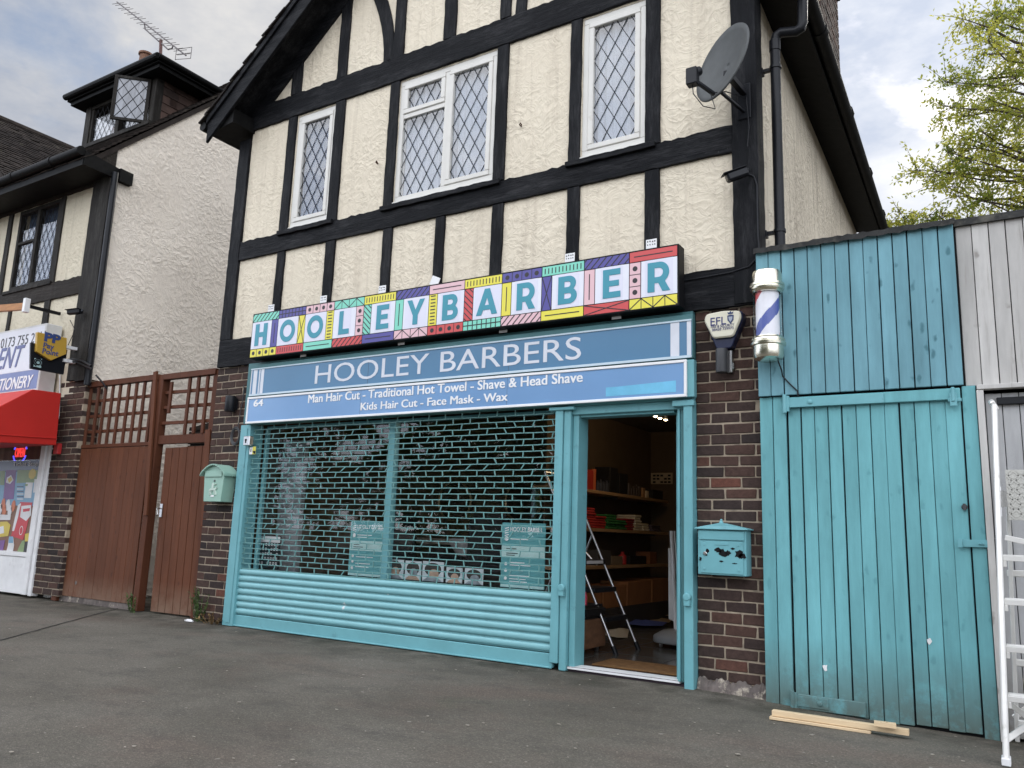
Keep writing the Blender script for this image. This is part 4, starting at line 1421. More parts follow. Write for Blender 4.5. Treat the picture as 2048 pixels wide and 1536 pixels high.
for cx, cz, rx, rz in ((mx_ - .02, czm + .015, .04, .022), (mx_ + .01, czm - .005, .035, .03), (mx_ + .05, czm - .0, .02, .02), (mx_ + .125, czm - .005, .045, .03), (mx_ + .15, czm - .015, .03, .025), (mx_ - .1, czm + .01, .015, .02), (mx_ - .11, czm - .02, .016, .008), (mx_ + .0, czm - .06, .016, .008), (mx_ + .09, czm - .07, .022, .005), (mx_ - .15, czm - .05, .012, .015), (mx_ + .08, czm + .03, .02, .008)):
    blob(cx, cz, rx, rz)
b.build('peeled_paint', M['black'], lb)

# mint letterbox on the left pier
ml = thing('letterbox', (-7.32, -0.1, 1.25), 'pale mint green letterbox with scalloped lid and post rider emblem', 'letterbox')
my = -0.16
a0, q1 = F(409, 948, my); a1, _ = F(449, 948, my)
bx0, q0 = F(409, 1003, my); bx1, _ = F(441, 1003, my)
mc = (a0 + a1) / 2
ht_, hb = (a1 - a0) / 2, (a1 - a0) / 2 * .84
b = MB()
b.add([(mc - hb, my, q0), (mc + hb, my, q0), (mc + hb, -0.002, q0), (mc - hb, -0.002, q0), (mc - ht_, my, q1), (mc + ht_, my, q1), (mc + ht_, -0.002, q1), (mc - ht_, -0.002, q1)],
      [(0, 3, 2, 1), (4, 5, 6, 7), (0, 1, 5, 4), (1, 2, 6, 5), (2, 3, 7, 6), (3, 0, 4, 7)])
b.prism([(mc - ht_, q1)] + [(mc - ht_ * math.cos(math.pi * i / 10), q1 + .085 * math.sin(math.pi * i / 10)) for i in range(1, 10)] + [(mc + ht_, q1)], my, -0.002)
b.build('box', M['mint'], ml, bevel=0.004)
b = MB()
n = 24
for i in range(n + 1):
    t = -1 + 2 * i / n
    x = mc + t * (ht_ + .035)
    z = q1 + .105 * math.cos(t * math.pi / 2) ** 0.9 - 0.008 - (0.012 if abs(t) > .93 else 0)
    sc = 0.010 * (i % 2)
    b.v += [(x, my - .035, z - sc), (x, 0, z), (x, 0, z + .008), (x, my - .035, z + .008)]
for i in range(n):
    for j in range(4):
        k = (j + 1) % 4
        b.f.append([4 * i + j, 4 * i + k, 4 * i + 4 + k, 4 * i + 4 + j]); b.m.append(0); b.tone.append(None)
for sgn in (-1, 1):                                   # scallops along the sides
    for i in range(6):
        y = my - .03 + i * (abs(my) + .02) / 6
        b.lathe([(0.015, 0), (0.015, 0.004)], (mc + sgn * (ht_ + .033), y + .013, q1 - .010), 8, 0, (sgn, 0, 0))
b.build('lid', M['mint'], ml)
MB().box(mc - ht_ * .88, mc + ht_ * .80, my - .012, my - .001, q1 - .035, q1 + .035).build('flap', M['mint'], ml, bevel=0.008)
b = MB()
PL = pmat('worn_mint', (0.50, 0.62, 0.54), 0.4)
ex, ez = mc - 0.0, (q0 + q1) / 2 - .02
b.prism([(ex - .055, ez - .01), (ex - .03, ez + .012), (ex + .035, ez + .014), (ex + .07, ez + .03), (ex + .062, ez + .005), (ex + .045, ez - .006), (ex - .03, ez - .012)], my - .012, my + .004)
for sx_, dx in ((-.045, -.035), (-.03, -.01), (.03, .045), (.045, .07)):
    b.bar((ex + sx_, my - .004, ez - .006), (ex + dx, my - .004, ez - .055), .010, .012)
b.prism([(ex - .012, ez + .012), (ex + .016, ez + .012), (ex + .022, ez + .055), (ex + .004, ez + .075), (ex - .010, ez + .055)], my - .012, my + .004)
b.bar((ex + .01, my - .004, ez + .05), (ex + .055, my - .004, ez + .062), .008, .012)
b.build('rider_emblem', PL, ml)
b = MB()
b.box(mc - .02, mc + .03, my - .006, my + .002, q0 + .05, q0 + .068)
b.build('name_plate', M['white'], ml)
MB().lathe([(0.011, 0), (0.011, 0.006), (0, 0.006)], (mc + .02, my - .001, q1 - .075), 10, 0, (0, -1, 0)).build('lock', M['grey_metal'], ml)

# black wall lamp and cable coil on the left pier
wl2 = thing('wall_light', (-7.4, -0.08, 2.25), 'black half-round wall light on the left brick pier', 'lamp')
x, z = F(458, 807, -0.08)
MB().lathe([(0.0, -0.085), (0.055, -0.085), (0.058, -0.078), (0.058, 0.078), (0.055, 0.085), (0, 0.085)], (x, -0.06, z), 20).build('shade', M['black_plastic'], wl2, smooth=True)
MB().box(x - .05, x + .05, -0.05, -0.002, z - .06, z + .06).build('wall_plate', M['black_plastic'], wl2)
co = MB()
x, z = F(470, 872, -0.03)
for k in range(4):
    rr = 0.075 + k * .008
    co.tube([(x + rr * .72 * math.cos(a * math.pi / 10), -0.02 - .008 * (k % 2), z + rr * math.sin(a * math.pi / 10)) for a in range(21)], 0.0065, 6, cap=False)
co.tube([(x + .02, -0.02, z + .07), (x + .035, -0.015, z + .3), F3(486, 800, -0.012), F3(488, 770, -0.012)], 0.005, 6)
tag(co.build('cable_coil', M['grey_metal'], smooth=True), 'grey cable looped in a coil on the left brick pier', 'cable')

# ------------------------------------------------------------------ satellite dish and cameras
sd = thing('satellite_dish', (-1.65, -0.4, 4.4), 'grey round satellite dish on the right corner post, facing left', 'satellite dish')
DC = F3(1449, 128, -0.42)
DN = Vector((-0.56, -0.84, 0.22)).normalized()
DU = (Vector((0, 0, 1)) - DN * DN.z).normalized()
DR = DU.cross(DN)
RD = 0.285
b = MB()
nr, na = 8, 40
for i in range(nr + 1):
    r = RD * i / nr
    for j in range(na):
        an = 2 * math.pi * j / na
        b.v.append(tuple(DC + DR * r * math.cos(an) + DU * r * math.sin(an) * 1.06 + DN * (0.06 * (r / RD) ** 2 - 0.03)))
for i in range(nr):
    for j in range(na):
        k = (j + 1) % na
        b.f.append([i * na + j, i * na + k, (i + 1) * na + k, (i + 1) * na + j]); b.m.append(0); b.tone.append(None)
o = b.build('reflector', M['dish'], sd, smooth=True)
md = o.modifiers.new('thick', 'SOLIDIFY'); md.thickness = 0.012
lnb = DC + DN * 0.33 - DU * 0.02 - DR * 0.0
lnb = F3(1385, 152, -0.66)
foot = DC - DU * 0.285 + DN * 0.035 + DR * 0.0
b = MB()
b.bar(foot, lnb + Vector((0.01, 0.01, -0.03)), 0.03, 0.025, DU)
b.build('arm', M['black_plastic'], sd, bevel=0.004)
b = MB()
toD = (DC - lnb).normalized()
b.obox(lnb - Vector((0, 0, .01)), Vector((0.040, 0, 0)), Vector((0, 0.035, 0)), Vector((0.0, 0, 0.065)))
b.lathe([(0.028, 0.02), (0.034, 0.05), (0.034, 0.075), (0, 0.075)], lnb + Vector((0, 0, .02)), 16, 0, toD)
b.build('receiver', M['black_plastic'], sd, bevel=0.006)
b = MB()
wallp = Vector((-1.62, -0.045, DC.z - 0.05))
b.bar(DC - DN * 0.03 - DU * 0.06, wallp, 0.05, 0.04, DU)
b.bar(DC - DN * 0.02 - DU * 0.24, wallp + Vector((0, 0, -.16)), 0.025, 0.02, DU)
b.box(wallp.x - .05, wallp.x + .05, -0.056, -0.046, wallp.z - .22, wallp.z + .07)
b.build('bracket', M['black_plastic'], sd, bevel=0.003)
cb = MB()
cb.tube([lnb + Vector((0, 0, -.07)), lnb + Vector((0.005, 0, -.14)), lnb + Vector((.05, .08, -.21)), lnb + Vector((.12, .14, -.22)), foot + Vector((-.02, -.03, .0)), foot + Vector((.05, .1, .06)), Vector((-1.60, -.06, DC.z - .1)), Vector((-1.585, -.052, DC.z - .35)), Vector((-1.60, -.05, DC.z - .5))], 0.004, 6)
cb.build('cable', M['black_plastic'], sd, smooth=True)

def camera_box(label, head, direction, mount, cat='security camera'):
    t = thing('security_camera', mount, label, cat)
    head, mount = Vector(head), Vector(mount)
    d = Vector(direction).normalized()
    up = (Vector((0, 0, 1)) - d * d.z).normalized()
    sd_ = d.cross(up)
    b = MB()
    b.obox(head, d * 0.085, sd_ * 0.035, up * 0.032)
    b.build('body', M['black_plastic'], t, bevel=0.012)
    b = MB()
    b.obox(head + up * 0.036 + d * 0.012, d * 0.095, sd_ * 0.040, up * 0.004)
    b.build('sunshield', M['black_plastic'], t, bevel=0.003)
    MB().lathe([(0.022, 0), (0.024, 0.004), (0, 0.004)], head + d * 0.085, 16, 0, d).build('lens', M['glass_old'], t)
    b = MB()
    b.tube([head - d * .05 - up * .03, (head + mount) / 2 + Vector((0, 0, -.02)), mount + Vector((0, -.01, 0))], 0.013, 10)
    b.lathe([(0.032, 0), (0.030, 0.014), (0, 0.014)], mount, 16, 0, (0, -1, 0))
    b.build('mount', M['black_plastic'], t, smooth=True)
    return t
c1 = camera_box('black security camera on the right corner post below the dish', F3(1474, 350, -0.16), (-0.75, -0.5, -0.38), F3(1491, 343, -0.046))
cb = MB()
cb.tube([F3(1491, 345, -0.05), F3(1508, 353, -0.052), F3(1514, 370, -0.05), F3(1516, 470, -0.05), F3(1519, 505, -0.05), F3(1510, 520, -0.05), F3(1498, 533, -0.052), F3(1460, 545, -0.046), F3(1400, 556, -0.042), F3(1362, 562, -0.042)], 0.0055, 6)
tag(cb.build('wall_cable', M['black_plastic'], smooth=True), 'thin black cable clipped down the right corner post and along the lower beam', 'cable')
camera_box('black security camera on the left neighbour\'s corner post', F3(148, 624, -0.18), (-0.9, -0.45, -0.12), F3(164, 623, -0.05))
# two rusty hooks left in the stucco
for px, py, s in ((755, 327, 'rusty hook left in the cream panel between the narrow and middle windows'), (1042, 252, 'rusty hook left in the cream panel between the middle and right windows')):
    x, z = F(px, py, -0.01)
    b = MB().tube([(x, 0.0, z), (x - .005, -0.03, z + .004), (x + .012, -0.042, z + .012), (x + .02, -0.034, z - .002), (x + .012, -0.03, z - .016)], 0.006, 6)
    tag(b.build('wall_hook', pmat('rust', (0.055, 0.022, 0.012), 0.9), smooth=True), s, 'hook')

# ------------------------------------------------------------------ left neighbour
nb = thing('shop_house', (-12.2, 0, 0), 'dirty cream timbered neighbour house with dormer and convenience shop', 'house')
NX = -10.22                                          # its stucco gable wall
b = MB()
wx0, wx1, wz0, wz1 = -12.62, -11.46, 4.28, 5.56
b.box(-16.5, wx0, 0, 0.25, 2.6, 5.75); b.box(wx1, NX - 0.3, 0, 0.25, 2.6, 5.75)
b.box(wx0, wx1, 0, 0.25, 2.6, wz0); b.box(wx0, wx1, 0, 0.25, wz1, 5.75)
b.build('wall', M['stucco_left'], nb)
b = MB()
b.extr([(NX, 0.25, 0), (NX, 8, 0), (NX, 8, 9.9), (NX, 3.95, 9.95), (NX, 0.0, 6.02), (NX, 0.0, 2.81), (NX, 0.25, 2.81)], (-0.25, 0, 0))
b.build('side_wall', M['stucco_white'], nb)
# timbers
timber_h('timber_beam', -16.0, -10.63, 4.02, 4.27, nb, mat='timber_old_h')
timber_h('timber_beam', -16.0, -10.63, 5.57, 5.74, nb, mat='timber_old_h')
for a, c in ((-12.92, -12.80), (-11.47, -11.36)):
    timber_v('timber_post', a, c, 4.273, 5.567, nb, mat='timber_old_v')
for a, c in ((-11.52, -11.38), (-12.50, -12.42), (-13.4, -13.25)):
    timber_v('timber_post', a, c, 2.9, 4.017, nb, mat='timber_old_v')
timber_v('corner_post', -10.625, -10.43, 2.80, 5.74, nb, y0=-0.05, mat='timber_old_v')
timber_v('corner_post', -10.425, NX + 0.02, 2.78, 5.70, nb, y0=-0.062, y1=0.05, mat='timber_old_v')
# rain pipe at the corner
b = MB()
b.tube([(NX + 0.05, -0.02, 5.66), (NX + 0.055, -0.02, 4.2), (NX + 0.05, -0.02, 2.72)], 0.042, 12)
b.build('downpipe', M['black_plastic'], nb, smooth=True)
# window
b = MB()
frame_boxes(b, wx0 + .01, wx1 - .01, wz0 + .02, wz1, 0.06, -0.01, 0.07)
xm = -12.06
b.box(xm - .035, xm + .035, -0.012, 0.07, wz0 + .08, wz1 - .06)
b.box(wx0 + .07, xm - .035, -0.005, 0.07, 5.02, 5.06)
b.box(wx0 - .1, wx1 + .06, -0.05, 0.07, wz0 - .03, wz0 + .019)
wn = b.build('window', M['timber_old_v'], nb, bevel=0.004)
for a, c, e, f in ((xm + .035, wx1 - .07, wz0 + .08, wz1 - .06), (wx0 + .07, xm - .035, wz0 + .08, 5.02), (wx0 + .07, xm - .035, 5.06, wz1 - .06)):
    MB().box(a, c, 0.02, 0.024, e, f).build('pane', M['glass_old'], wn)
    lattice(a, c, e, f, 0.016, wn, 0.13, 0.24)
pleats(wx0 + .05, wx1 - .05, wz0 + .05, wz1, 0.13).build('curtain', M['curtain_blue'], wn, smooth=True)
# eaves
b = MB()
b.box(-16.5, NX + 0.02, -0.44, 0.02, 5.62, 5.66)
b.box(-16.5, NX + 0.02, -0.46, -0.43, 5.60, 5.76)
b.extr([(NX + 0.0, -0.45, 5.60), (NX + 0.0, 0.20, 5.58), (NX + 0.0, 0.22, 5.72), (NX + 0.0, -0.45, 5.80)], (0.04, 0, 0))
b.extr([(NX - 0.02, 0.03, 5.56), (NX - 0.02, 0.22, 5.56), (NX - 0.02, 0.22, 5.73), (NX - 0.02, 0.03, 5.74)], (0.10, 0, 0))
b.extr([(NX - .01, -0.44, 5.74), (NX - .01, -0.005, 5.72), (NX - .01, -0.005, 6.01)], (0.02, 0, 0), 1)
b.build('soffit', [M['gutter'], M['timber_old_h']], nb)
b = MB()
b.tube([(-16.5, -0.50, 5.76), (NX + 0.03, -0.50, 5.78)], 0.062, 12)
for x in (-10.9, -11.9, -12.9):
    b.tube([(x - .03, -0.50, 5.777), (x + .03, -0.50, 5.777)], 0.07, 12)
b.build('gutter', M['gutter'], nb, smooth=True)
# main roof, pitch just short of 45 degrees
def courses(b, e0, e1, up, nor, n, pitch, seedv=1, m=0):
    rr = random.Random(seedv)
    up, nor = Vector(up).normalized(), Vector(nor).normalized()
    e0, e1 = Vector(e0), Vector(e1)
    ln = (e1 - e0).length
    ax = (e1 - e0).normalized()
    for i in range(n):
        x = -rr.uniform(0, .16) if i % 2 else -rr.uniform(0, .02)
        while x < ln:
            xa, xb = max(0, x), min(ln, x + .163)
            x += .165
            if xb - xa < .02: continue
            j = rr.uniform(-.006, .006); dn = rr.uniform(-.008, .008)
            a = e0 + ax * (xa + .002) + up * (i * pitch + dn); c = e0 + ax * xb + up * (i * pitch + dn)
            b.extr([a + nor * (.026 + j), c + nor * (.026 + j + rr.uniform(-.003, .003)), c + up * pitch * 1.6 + nor * .004, a + up * pitch * 1.6 + nor * .004], -nor * .015, m, min(1, max(0, rr.gauss(.5, .25))))
b = MB()
up = Vector((0, 1, 0.985)); nor = Vector((0, -0.985, 1))
b.extr([(-13.2, -0.40, 5.70), (NX + .03, -0.40, 5.70), (NX + .03, 3.9, 9.94), (-13.2, 3.9, 9.94)], (0, 0.03, -0.06))
b.extr([(-13.2, 8.2, 5.70), (NX + .03, 8.2, 5.70), (NX + .03, 3.9, 9.94), (-13.2, 3.9, 9.94)], (0, -0.03, -0.06))
courses(b, (-13.2, -0.46, 5.68), (NX + .05, -0.46, 5.68), up, nor, 60, 0.1, 3)
b.build('roof', M['rooftile'], nb)
# cross wing whose tiled slope faces right
b = MB()
wu = Vector((-3.2, 0, 2.8)); wn_ = Vector((2.8, 0, 3.2))
b.extr([(-12.8, 0.2, 5.6), (-12.8, 14, 5.6), (-16.0, 14, 8.4), (-16.0, 0.2, 8.4)], (0, 0, -0.08))
courses(b, (-12.75, 0.2, 5.58), (-12.75, 10, 5.58), wu, wn_, 43, 0.1, 6)
b.tube([(-16.02, 0.2, 8.42), (-16.02, 14, 8.42)], 0.09, 10)
b.extr([(-12.8, 0.25, 5.6), (-16, 0.25, 8.4), (-19.2, 0.25, 5.6)], (0, 0.05, 0))
b.extr([(-19.2, 0.2, 5.6), (-19.2, 14, 5.6), (-16.0, 14, 8.4), (-16.0, 0.2, 8.4)], (0, 0, -0.08))
b.build('roof', M['rooftile'], nb)
# dormer
DX0, DX1, DY, DZ0, DZ1 = -12.72, -10.80, 0.80, 6.97, 7.71
b = MB()
RT = 7.86
b.box(DX0 - .20, DX1 + .32, DY - .22, 3.2, RT - .10, RT)
b.box(DX0 - .16, DX1 + .28, DY - .18, 3.1, RT - .16, RT - .101)
b.tube([(DX0 - .22, DY - .25, RT - .03), (DX1 + .34, DY - .25, RT - .03)], 0.05, 10)
b.tube([(DX1 + .34, DY - .25, RT - .03), (DX1 + .34, 3.2, RT - .03)], 0.045, 10)
b.build('dormer_roof', M['gutter'], nb, bevel=0.0)
b = MB()
b.box(DX0, DX0 + .15, DY, DY + .12, DZ0, DZ1)
b.box(DX1 - .13, DX1, DY - .01, DY + .12, DZ0, DZ1)
b.box(DX0 + .15, DX1 - .13, DY + .01, DY + .12, DZ1 - .07, DZ1)
b.box(DX0 - .05, DX1 + .02, DY - .08, DY + .12, DZ0 - .07, DZ0 - .001)
xm2 = (DX0 + DX1) / 2 - .02
b.box(xm2 - .05, xm2 + .05, DY + .005, DY + .12, DZ0, DZ1 - .07)
b.box(DX0 + .15, DX0 + .20, DY + .02, DY + .1, DZ0, DZ1 - .07)
b.box(xm2 + .05, DX1 - .13, DY + .03, DY + .1, DZ0 + .38, DZ0 + .42)
dw = b.build('dormer_window', M['timber_old_v'], nb, bevel=0.005)
MB().box(DX0 + .20, xm2 - .05, DY + .05, DY + .054, DZ0, DZ1 - .07).build('pane', M['glass_old'], dw)
lattice(DX0 + .20, xm2 - .05, DZ0, DZ1 - .07, DY + .045, dw, 0.13, 0.20)
MB().box(xm2 + .05, DX1 - .13, DY + .07, DY + .074, DZ0, DZ0 + .38).build('pane', M['glass_old'], dw)
lattice(xm2 + .05, DX1 - .13, DZ0, DZ0 + .38, DY + .065, dw, 0.13, 0.20)
MB().box(DX0 + .1, DX1 - .05, DY + .5, DY + .52, DZ0 - .1, DZ1 - .05).build('curtain', M['curtain'], dw)
# the open casement, hinged at the right post and swung out
hx, hz0, hz1 = DX1 - .12, DZ0 - .01, DZ1 - .02
cw = 0.52
dirc = Vector((-0.72, -0.69, 0)).normalized()
nrm = Vector((-dirc.y, dirc.x, 0))
P0 = Vector((hx, DY - .02, 0))
b = MB()
def cbar(u0, u1, z0, z1): b.obox(P0 + dirc * (u0 + u1) / 2 + Vector((0, 0, (z0 + z1) / 2)), dirc * (u1 - u0) / 2, nrm * .018, Vector((0, 0, (z1 - z0) / 2)))
cbar(0, cw, hz0, hz0 + .045); cbar(0, cw, hz1 - .045, hz1); cbar(0, .05, hz0 + .045, hz1 - .045); cbar(cw - .05, cw, hz0 + .045, hz1 - .045)
oc = b.build('open_casement', M['timber_old_v'], dw, bevel=0.003)
b = MB()
b.obox(P0 + dirc * cw / 2 + Vector((0, 0, (hz0 + hz1) / 2)), dirc * (cw / 2 - .05), nrm * .002, Vector((0, 0, (hz1 - hz0) / 2 - .045)))
b.build('pane', pmat('curtained_glass', (0.20, 0.21, 0.235), 0.12, var=0.4, vscale=3, stretch=(5, 5, 0.6), bst=0.02, spec=0.8), dw)
b = MB()
u0, u1 = .05, cw - .05
ht2, wd2 = .21, .155
kk = ht2 / wd2
for s in (1, -1):
    for i in range(-9, 10):
        c = (hz0 + hz1) / 2 + ht2 * (i + .5)
        seg = clip((-9, c - s * kk * 9), (9, c + s * kk * 9), u0, u1, hz0 + .045, hz1 - .045)
        if seg:
            for side_ in (.004, -.004):
                p = P0 + dirc * seg[0][0] + Vector((0, 0, seg[0][1])) + nrm * side_; q = P0 + dirc * seg[1][0] + Vector((0, 0, seg[1][1])) + nrm * side_
                b.bar(p, q, .010, .003, nrm)
b.build('lead_lattice', M['lead'], dw)
# hung tiles on the dormer cheek
b = MB()
tr = random.Random(8)
z = DZ0 - .3
k = 0
while z < DZ1 + .02:
    y = DY + .02 + (0.12 if k % 2 else 0)
    y2 = DY + .12 + .0
    ya = DY + .115
    while ya < 2.4:
        yb = ya + .26
        if z > (ya - 0.0) * .985 + 5.95 - .15:
            b.extr([(DX1 - .006, ya, z), (DX1 - .006, yb - .004, z), (DX1 - .022, yb - .004, z + .16), (DX1 - .022, ya, z + .16)], (0.014, 0, 0.002), 0, min(1, max(0, tr.gauss(.4, .3))))
        ya = yb - (0.13 if (k % 2 and ya == DY + .115) else 0)
    z += .135
    k += 1
HT = pmat('hung_tile', (0.060, 0.036, 0.028), 0.8, var=0.3, vscale=7, bst=0.4, bscale=40, tone=0.55)
b.build('hung_tiles', HT, nb)
MB().box(DX1 - .3, DX1 - .024, DY + .11, 2.4, DZ0 - .3, DZ1 + .0).build('dormer_cheek', M['black'], nb)
# chimney with pot behind the dormer
x, z = F(291, 112, 3.0)
b = MB()
b.box(x - .35, x + .35, 2.7, 3.3, 8.0, z - .35, 0, .5)
st_ = b.build('chimney', HT, nb, bevel=0.01)
b = MB()
b.lathe([(0.13, -.36), (0.115, -.1), (0.112, 0.0), (0.14, 0.01), (0.14, 0.05), (0.115, 0.06), (0.10, 0.06), (0.09, -.1)], (x, 3.0, z), 20)
b.build('chimney_pot', pmat('terracotta', (0.15, 0.075, 0.045), 0.8, var=0.4, dirt=(0.1, 0.08, 0.06)), st_, smooth=True)
# left shop pier, door frame, window
brick_pier('brick_pier', -10.83, -10.235, 0.06, 2.80, 0.0, 0.24, nb, 13)
b = MB()
b.box(-11.03, -10.92, -0.04, 0.08, 0.03, 2.02)
b.box(-10.905, -10.835, -0.02, 0.08, 0.02, 2.02)
b.box(-14, -11.03, -0.03, 0.08, 0.50, 0.56)
b.box(-14, -11.03, -0.015, 0.08, 0.03, 0.499)
b.box(-14, -10.84, -0.02, 0.08, 2.02, 2.2)
sf = b.build('shopfront_frame', M['white_dirty'], nb, bevel=0.006)
MB().box(-14, -11.03, 0.02, 0.026, 0.56, 2.02).build('shop_window', M['glass_shop'], nb)
MB().box(-14, -10.84, 0.6, 0.62, 0, 2.6).build('shop_interior', pmat('shop_wood', (0.18, 0.11, 0.06), 0.8, var=0.4, stretch=(9, 1, 0.5), vscale=1.2), nb)
MB().box(-14, -10.84, 0.03, 0.6, 2.19, 2.21).build('ceiling', M['white_dirty'], nb)
# window stickers of the left shop
PC = [pmat('poster_navy', (0.02, 0.04, 0.10), 0.3), pmat('poster_violet', (0.17, 0.07, 0.24), 0.4), pmat('poster_blue', (0.16, 0.32, 0.46), 0.4), pmat('poster_green', (0.20, 0.28, 0.12), 0.4), pmat('poster_yellow', (0.55, 0.42, 0.05), 0.4), pmat('poster_white', (0.62, 0.62, 0.62), 0.4), pmat('poster_orange', (0.52, 0.14, 0.05), 0.4), pmat('poster_red', (0.47, 0.02, 0.03), 0.35), pmat('poster_brown', (0.20, 0.10, 0.06), 0.5), pmat('poster_black', (0.02, 0.02, 0.02), 0.4)]
pg = thing('window_poster', (-11.5, 0.015, 0.56), 'printed grocery posters with eggs, cartons and bottles filling the left shop window', 'poster')
PYL = 0.014
def pr_(pts, m, y=PYL, bld=None): bld.prism([F(px, py, y) for px, py in pts], y, y + 0.002, m)
b = MB()
Y0 = 0.017
b.box(-13.9, -11.04, Y0, Y0 + 0.001, 0.565, 1.16, 8)
b.box(-13.9, -11.04, Y0, Y0 + 0.001, 1.163, 1.70, 2)
b.box(-13.9, -11.04, Y0 - 0.0006, Y0 + 0.001, 1.62, 1.77, 0)
pr_([(0, 942), (10, 942), (8, 970), (0, 970)], 3, Y0 - .002, b)
pr_([(12, 940), (32, 940), (27, 998), (6, 1000)], 1, Y0 - .002, b)
pr_([(35, 940), (76, 940), (74, 965), (33, 966)], 3, Y0 - .002, b)
pr_([(33, 968), (48, 968), (46, 1000), (30, 1000)], 2, Y0 - .0025, b)
pr_([(52, 965), (66, 965), (62, 996), (48, 996)], 5, Y0 - .0025, b)
pr_([(50, 968), (56, 968), (55, 972), (50, 972)], 3, Y0 - .003, b)
for i in range(6):
    pr_([(34, 972 + i * 5), (47, 972 + i * 5), (46.6, 974 + i * 5), (33.6, 974 + i * 5)], 5 if i % 2 else 0, Y0 - .0032, b)
pr_([(14, 955), (22, 950), (27, 960), (20, 968), (12, 965)], 5, Y0 - .003, b)
pr_([(15, 958), (22, 953), (24, 960), (18, 966)], 4, Y0 - .0036, b)
pr_([(69, 958), (76, 958), (73, 985), (66, 985)], 5, Y0 - .0032, b)
for a in range(0, 1):
    x, z = F(65, 948, Y0)
    b.prism([(x + .085 * (1 + .12 * (i % 2)) * math.cos(i * math.pi / 9), z + .065 * (1 + .12 * (i % 2)) * math.sin(i * math.pi / 9)) for i in range(18)], Y0 - .004, Y0 - .002, 4)
rr = random.Random(2)
for px, py, m in ((7, 1008, 6), (16, 1010, 5), (27, 1012, 6), (1, 1018, 5), (9, 1020, 6), (20, 1022, 5), (-8, 1020, 6), (-16, 1008, 5)):
    x, z = F(px, py, Y0)
    b.prism([(x + .052 * math.cos(i * math.pi / 8), z + .078 * math.sin(i * math.pi / 8)) for i in range(16)], Y0 - .003 - .0004 * (py % 5), Y0 - .001, m)
pr_([(-20, 1028), (22, 1030), (20, 1040), (-22, 1040)], 5, Y0 - .005, b)
pr_([(40, 1004), (65, 1005), (52, 1060), (46, 1080), (22, 1072), (30, 1040)], 7, Y0 - .004, b)
pr_([(43, 1012), (62, 1010), (62, 1030), (52, 1042), (40, 1034)], 5, Y0 - .0046, b)
pr_([(46, 1018), (60, 1016), (59, 1022), (46, 1024)], 7, Y0 - .0052, b)
pr_([(36, 1010), (42, 1006), (36, 1034), (28, 1062), (24, 1062), (30, 1034)], 5, Y0 - .0048, b)
x, z = F(43, 1061, Y0)
b.prism([(x + .045 * math.cos(i * math.pi / 8), z + .06 * math.sin(i * math.pi / 8)) for i in range(16)], Y0 - .0052, Y0 - .0046, 5)
b.prism([(x + .036 * math.cos(i * math.pi / 8), z + .05 * math.sin(i * math.pi / 8)) for i in range(16)], Y0 - .0058, Y0 - .0054, 7)
pr_([(-14, 1044), (14, 1043), (21, 1050), (16, 1072), (-16, 1076)], 4, Y0 - .004, b)
pr_([(-10, 1056), (7, 1052), (8, 1066), (-10, 1070)], 5, Y0 - .0046, b)
pr_([(18, 1073), (26, 1073), (28, 1090), (24, 1112), (10, 1112), (16, 1090)], 5, Y0 - .0046, b)
pr_([(18, 1073), (26, 1073), (26, 1086), (17, 1086)], 2, Y0 - .0052, b)
pr_([(44, 1082), (50, 1080), (46, 1112), (32, 1112), (36, 1098)], 3, Y0 - .0046, b)
pr_([(50, 1068), (58, 1066), (58, 1082), (50, 1083)], 4, Y0 - .005, b)
pr_([(50, 1084), (58, 1083), (54, 1113), (45, 1113)], 9, Y0 - .005, b)
pr_([(-12, 1082), (10, 1080), (6, 1100), (-16, 1108)], 1, Y0 - .005, b)
pr_([(-12, 1106), (6, 1102), (4, 1112), (-16, 1112)], 6, Y0 - .005, b)
b.build('print', PC, pg)
text('Ticket Stop', 'lettering', fitpx((26, 932), (77, 928), F(50, 929, PYL)[1] , 0.075, PYL), 0.012, PC[5], pg, bold=0.005)
ne = thing('neon_sign', (-11.4, 0.05, 1.85), 'small lit oval OPEN neon sign in red and blue inside the left shop window', 'neon sign')
x, z = F(40, 905, 0.05)
text('OPEN', 'lettering', (x - .125, x + .125, z - .065, z + .065), 0.05, emis('neon_red', (1.0, 0.06, 0.05), 0.7), ne, depth=0.006)
b = MB()
b.tube([(x + .17 * math.cos(a * math.pi / 10), 0.05, z + .0 + .145 * math.sin(a * math.pi / 10)) for a in range(1, 10)], 0.010, 8)
b.tube([(x + .17 * math.cos(a * math.pi / 10), 0.05, z + .0 + .145 * math.sin(a * math.pi / 10)) for a in range(11, 20)], 0.010, 8)
b.build('oval_tube', emis('neon_blue', (0.12, 0.11, 1.0), 0.9), ne, smooth=True)
# canopy
aw = thing('shop_awning', (-12.2, 0, 1.9), 'bright red canvas awning over the left shop window', 'awning')
prof = [(-0.16, 2.61), (-0.52, 2.60), (-0.90, 2.31), (-0.86, 1.985), (-0.85, 1.89), (-0.13, 1.935)]
b = MB()
b.extr([(-10.5, y, z) for y, z in prof], (-4.0, 0, 0))
b.build('canopy', M['red_canvas'], aw, bevel=0.006)
b = MB()
b.tube([(-10.492, -0.86, 1.985), (-10.492, -0.14, 2.02)], 0.006, 6)
b.build('seam', M['red_canvas'], aw)
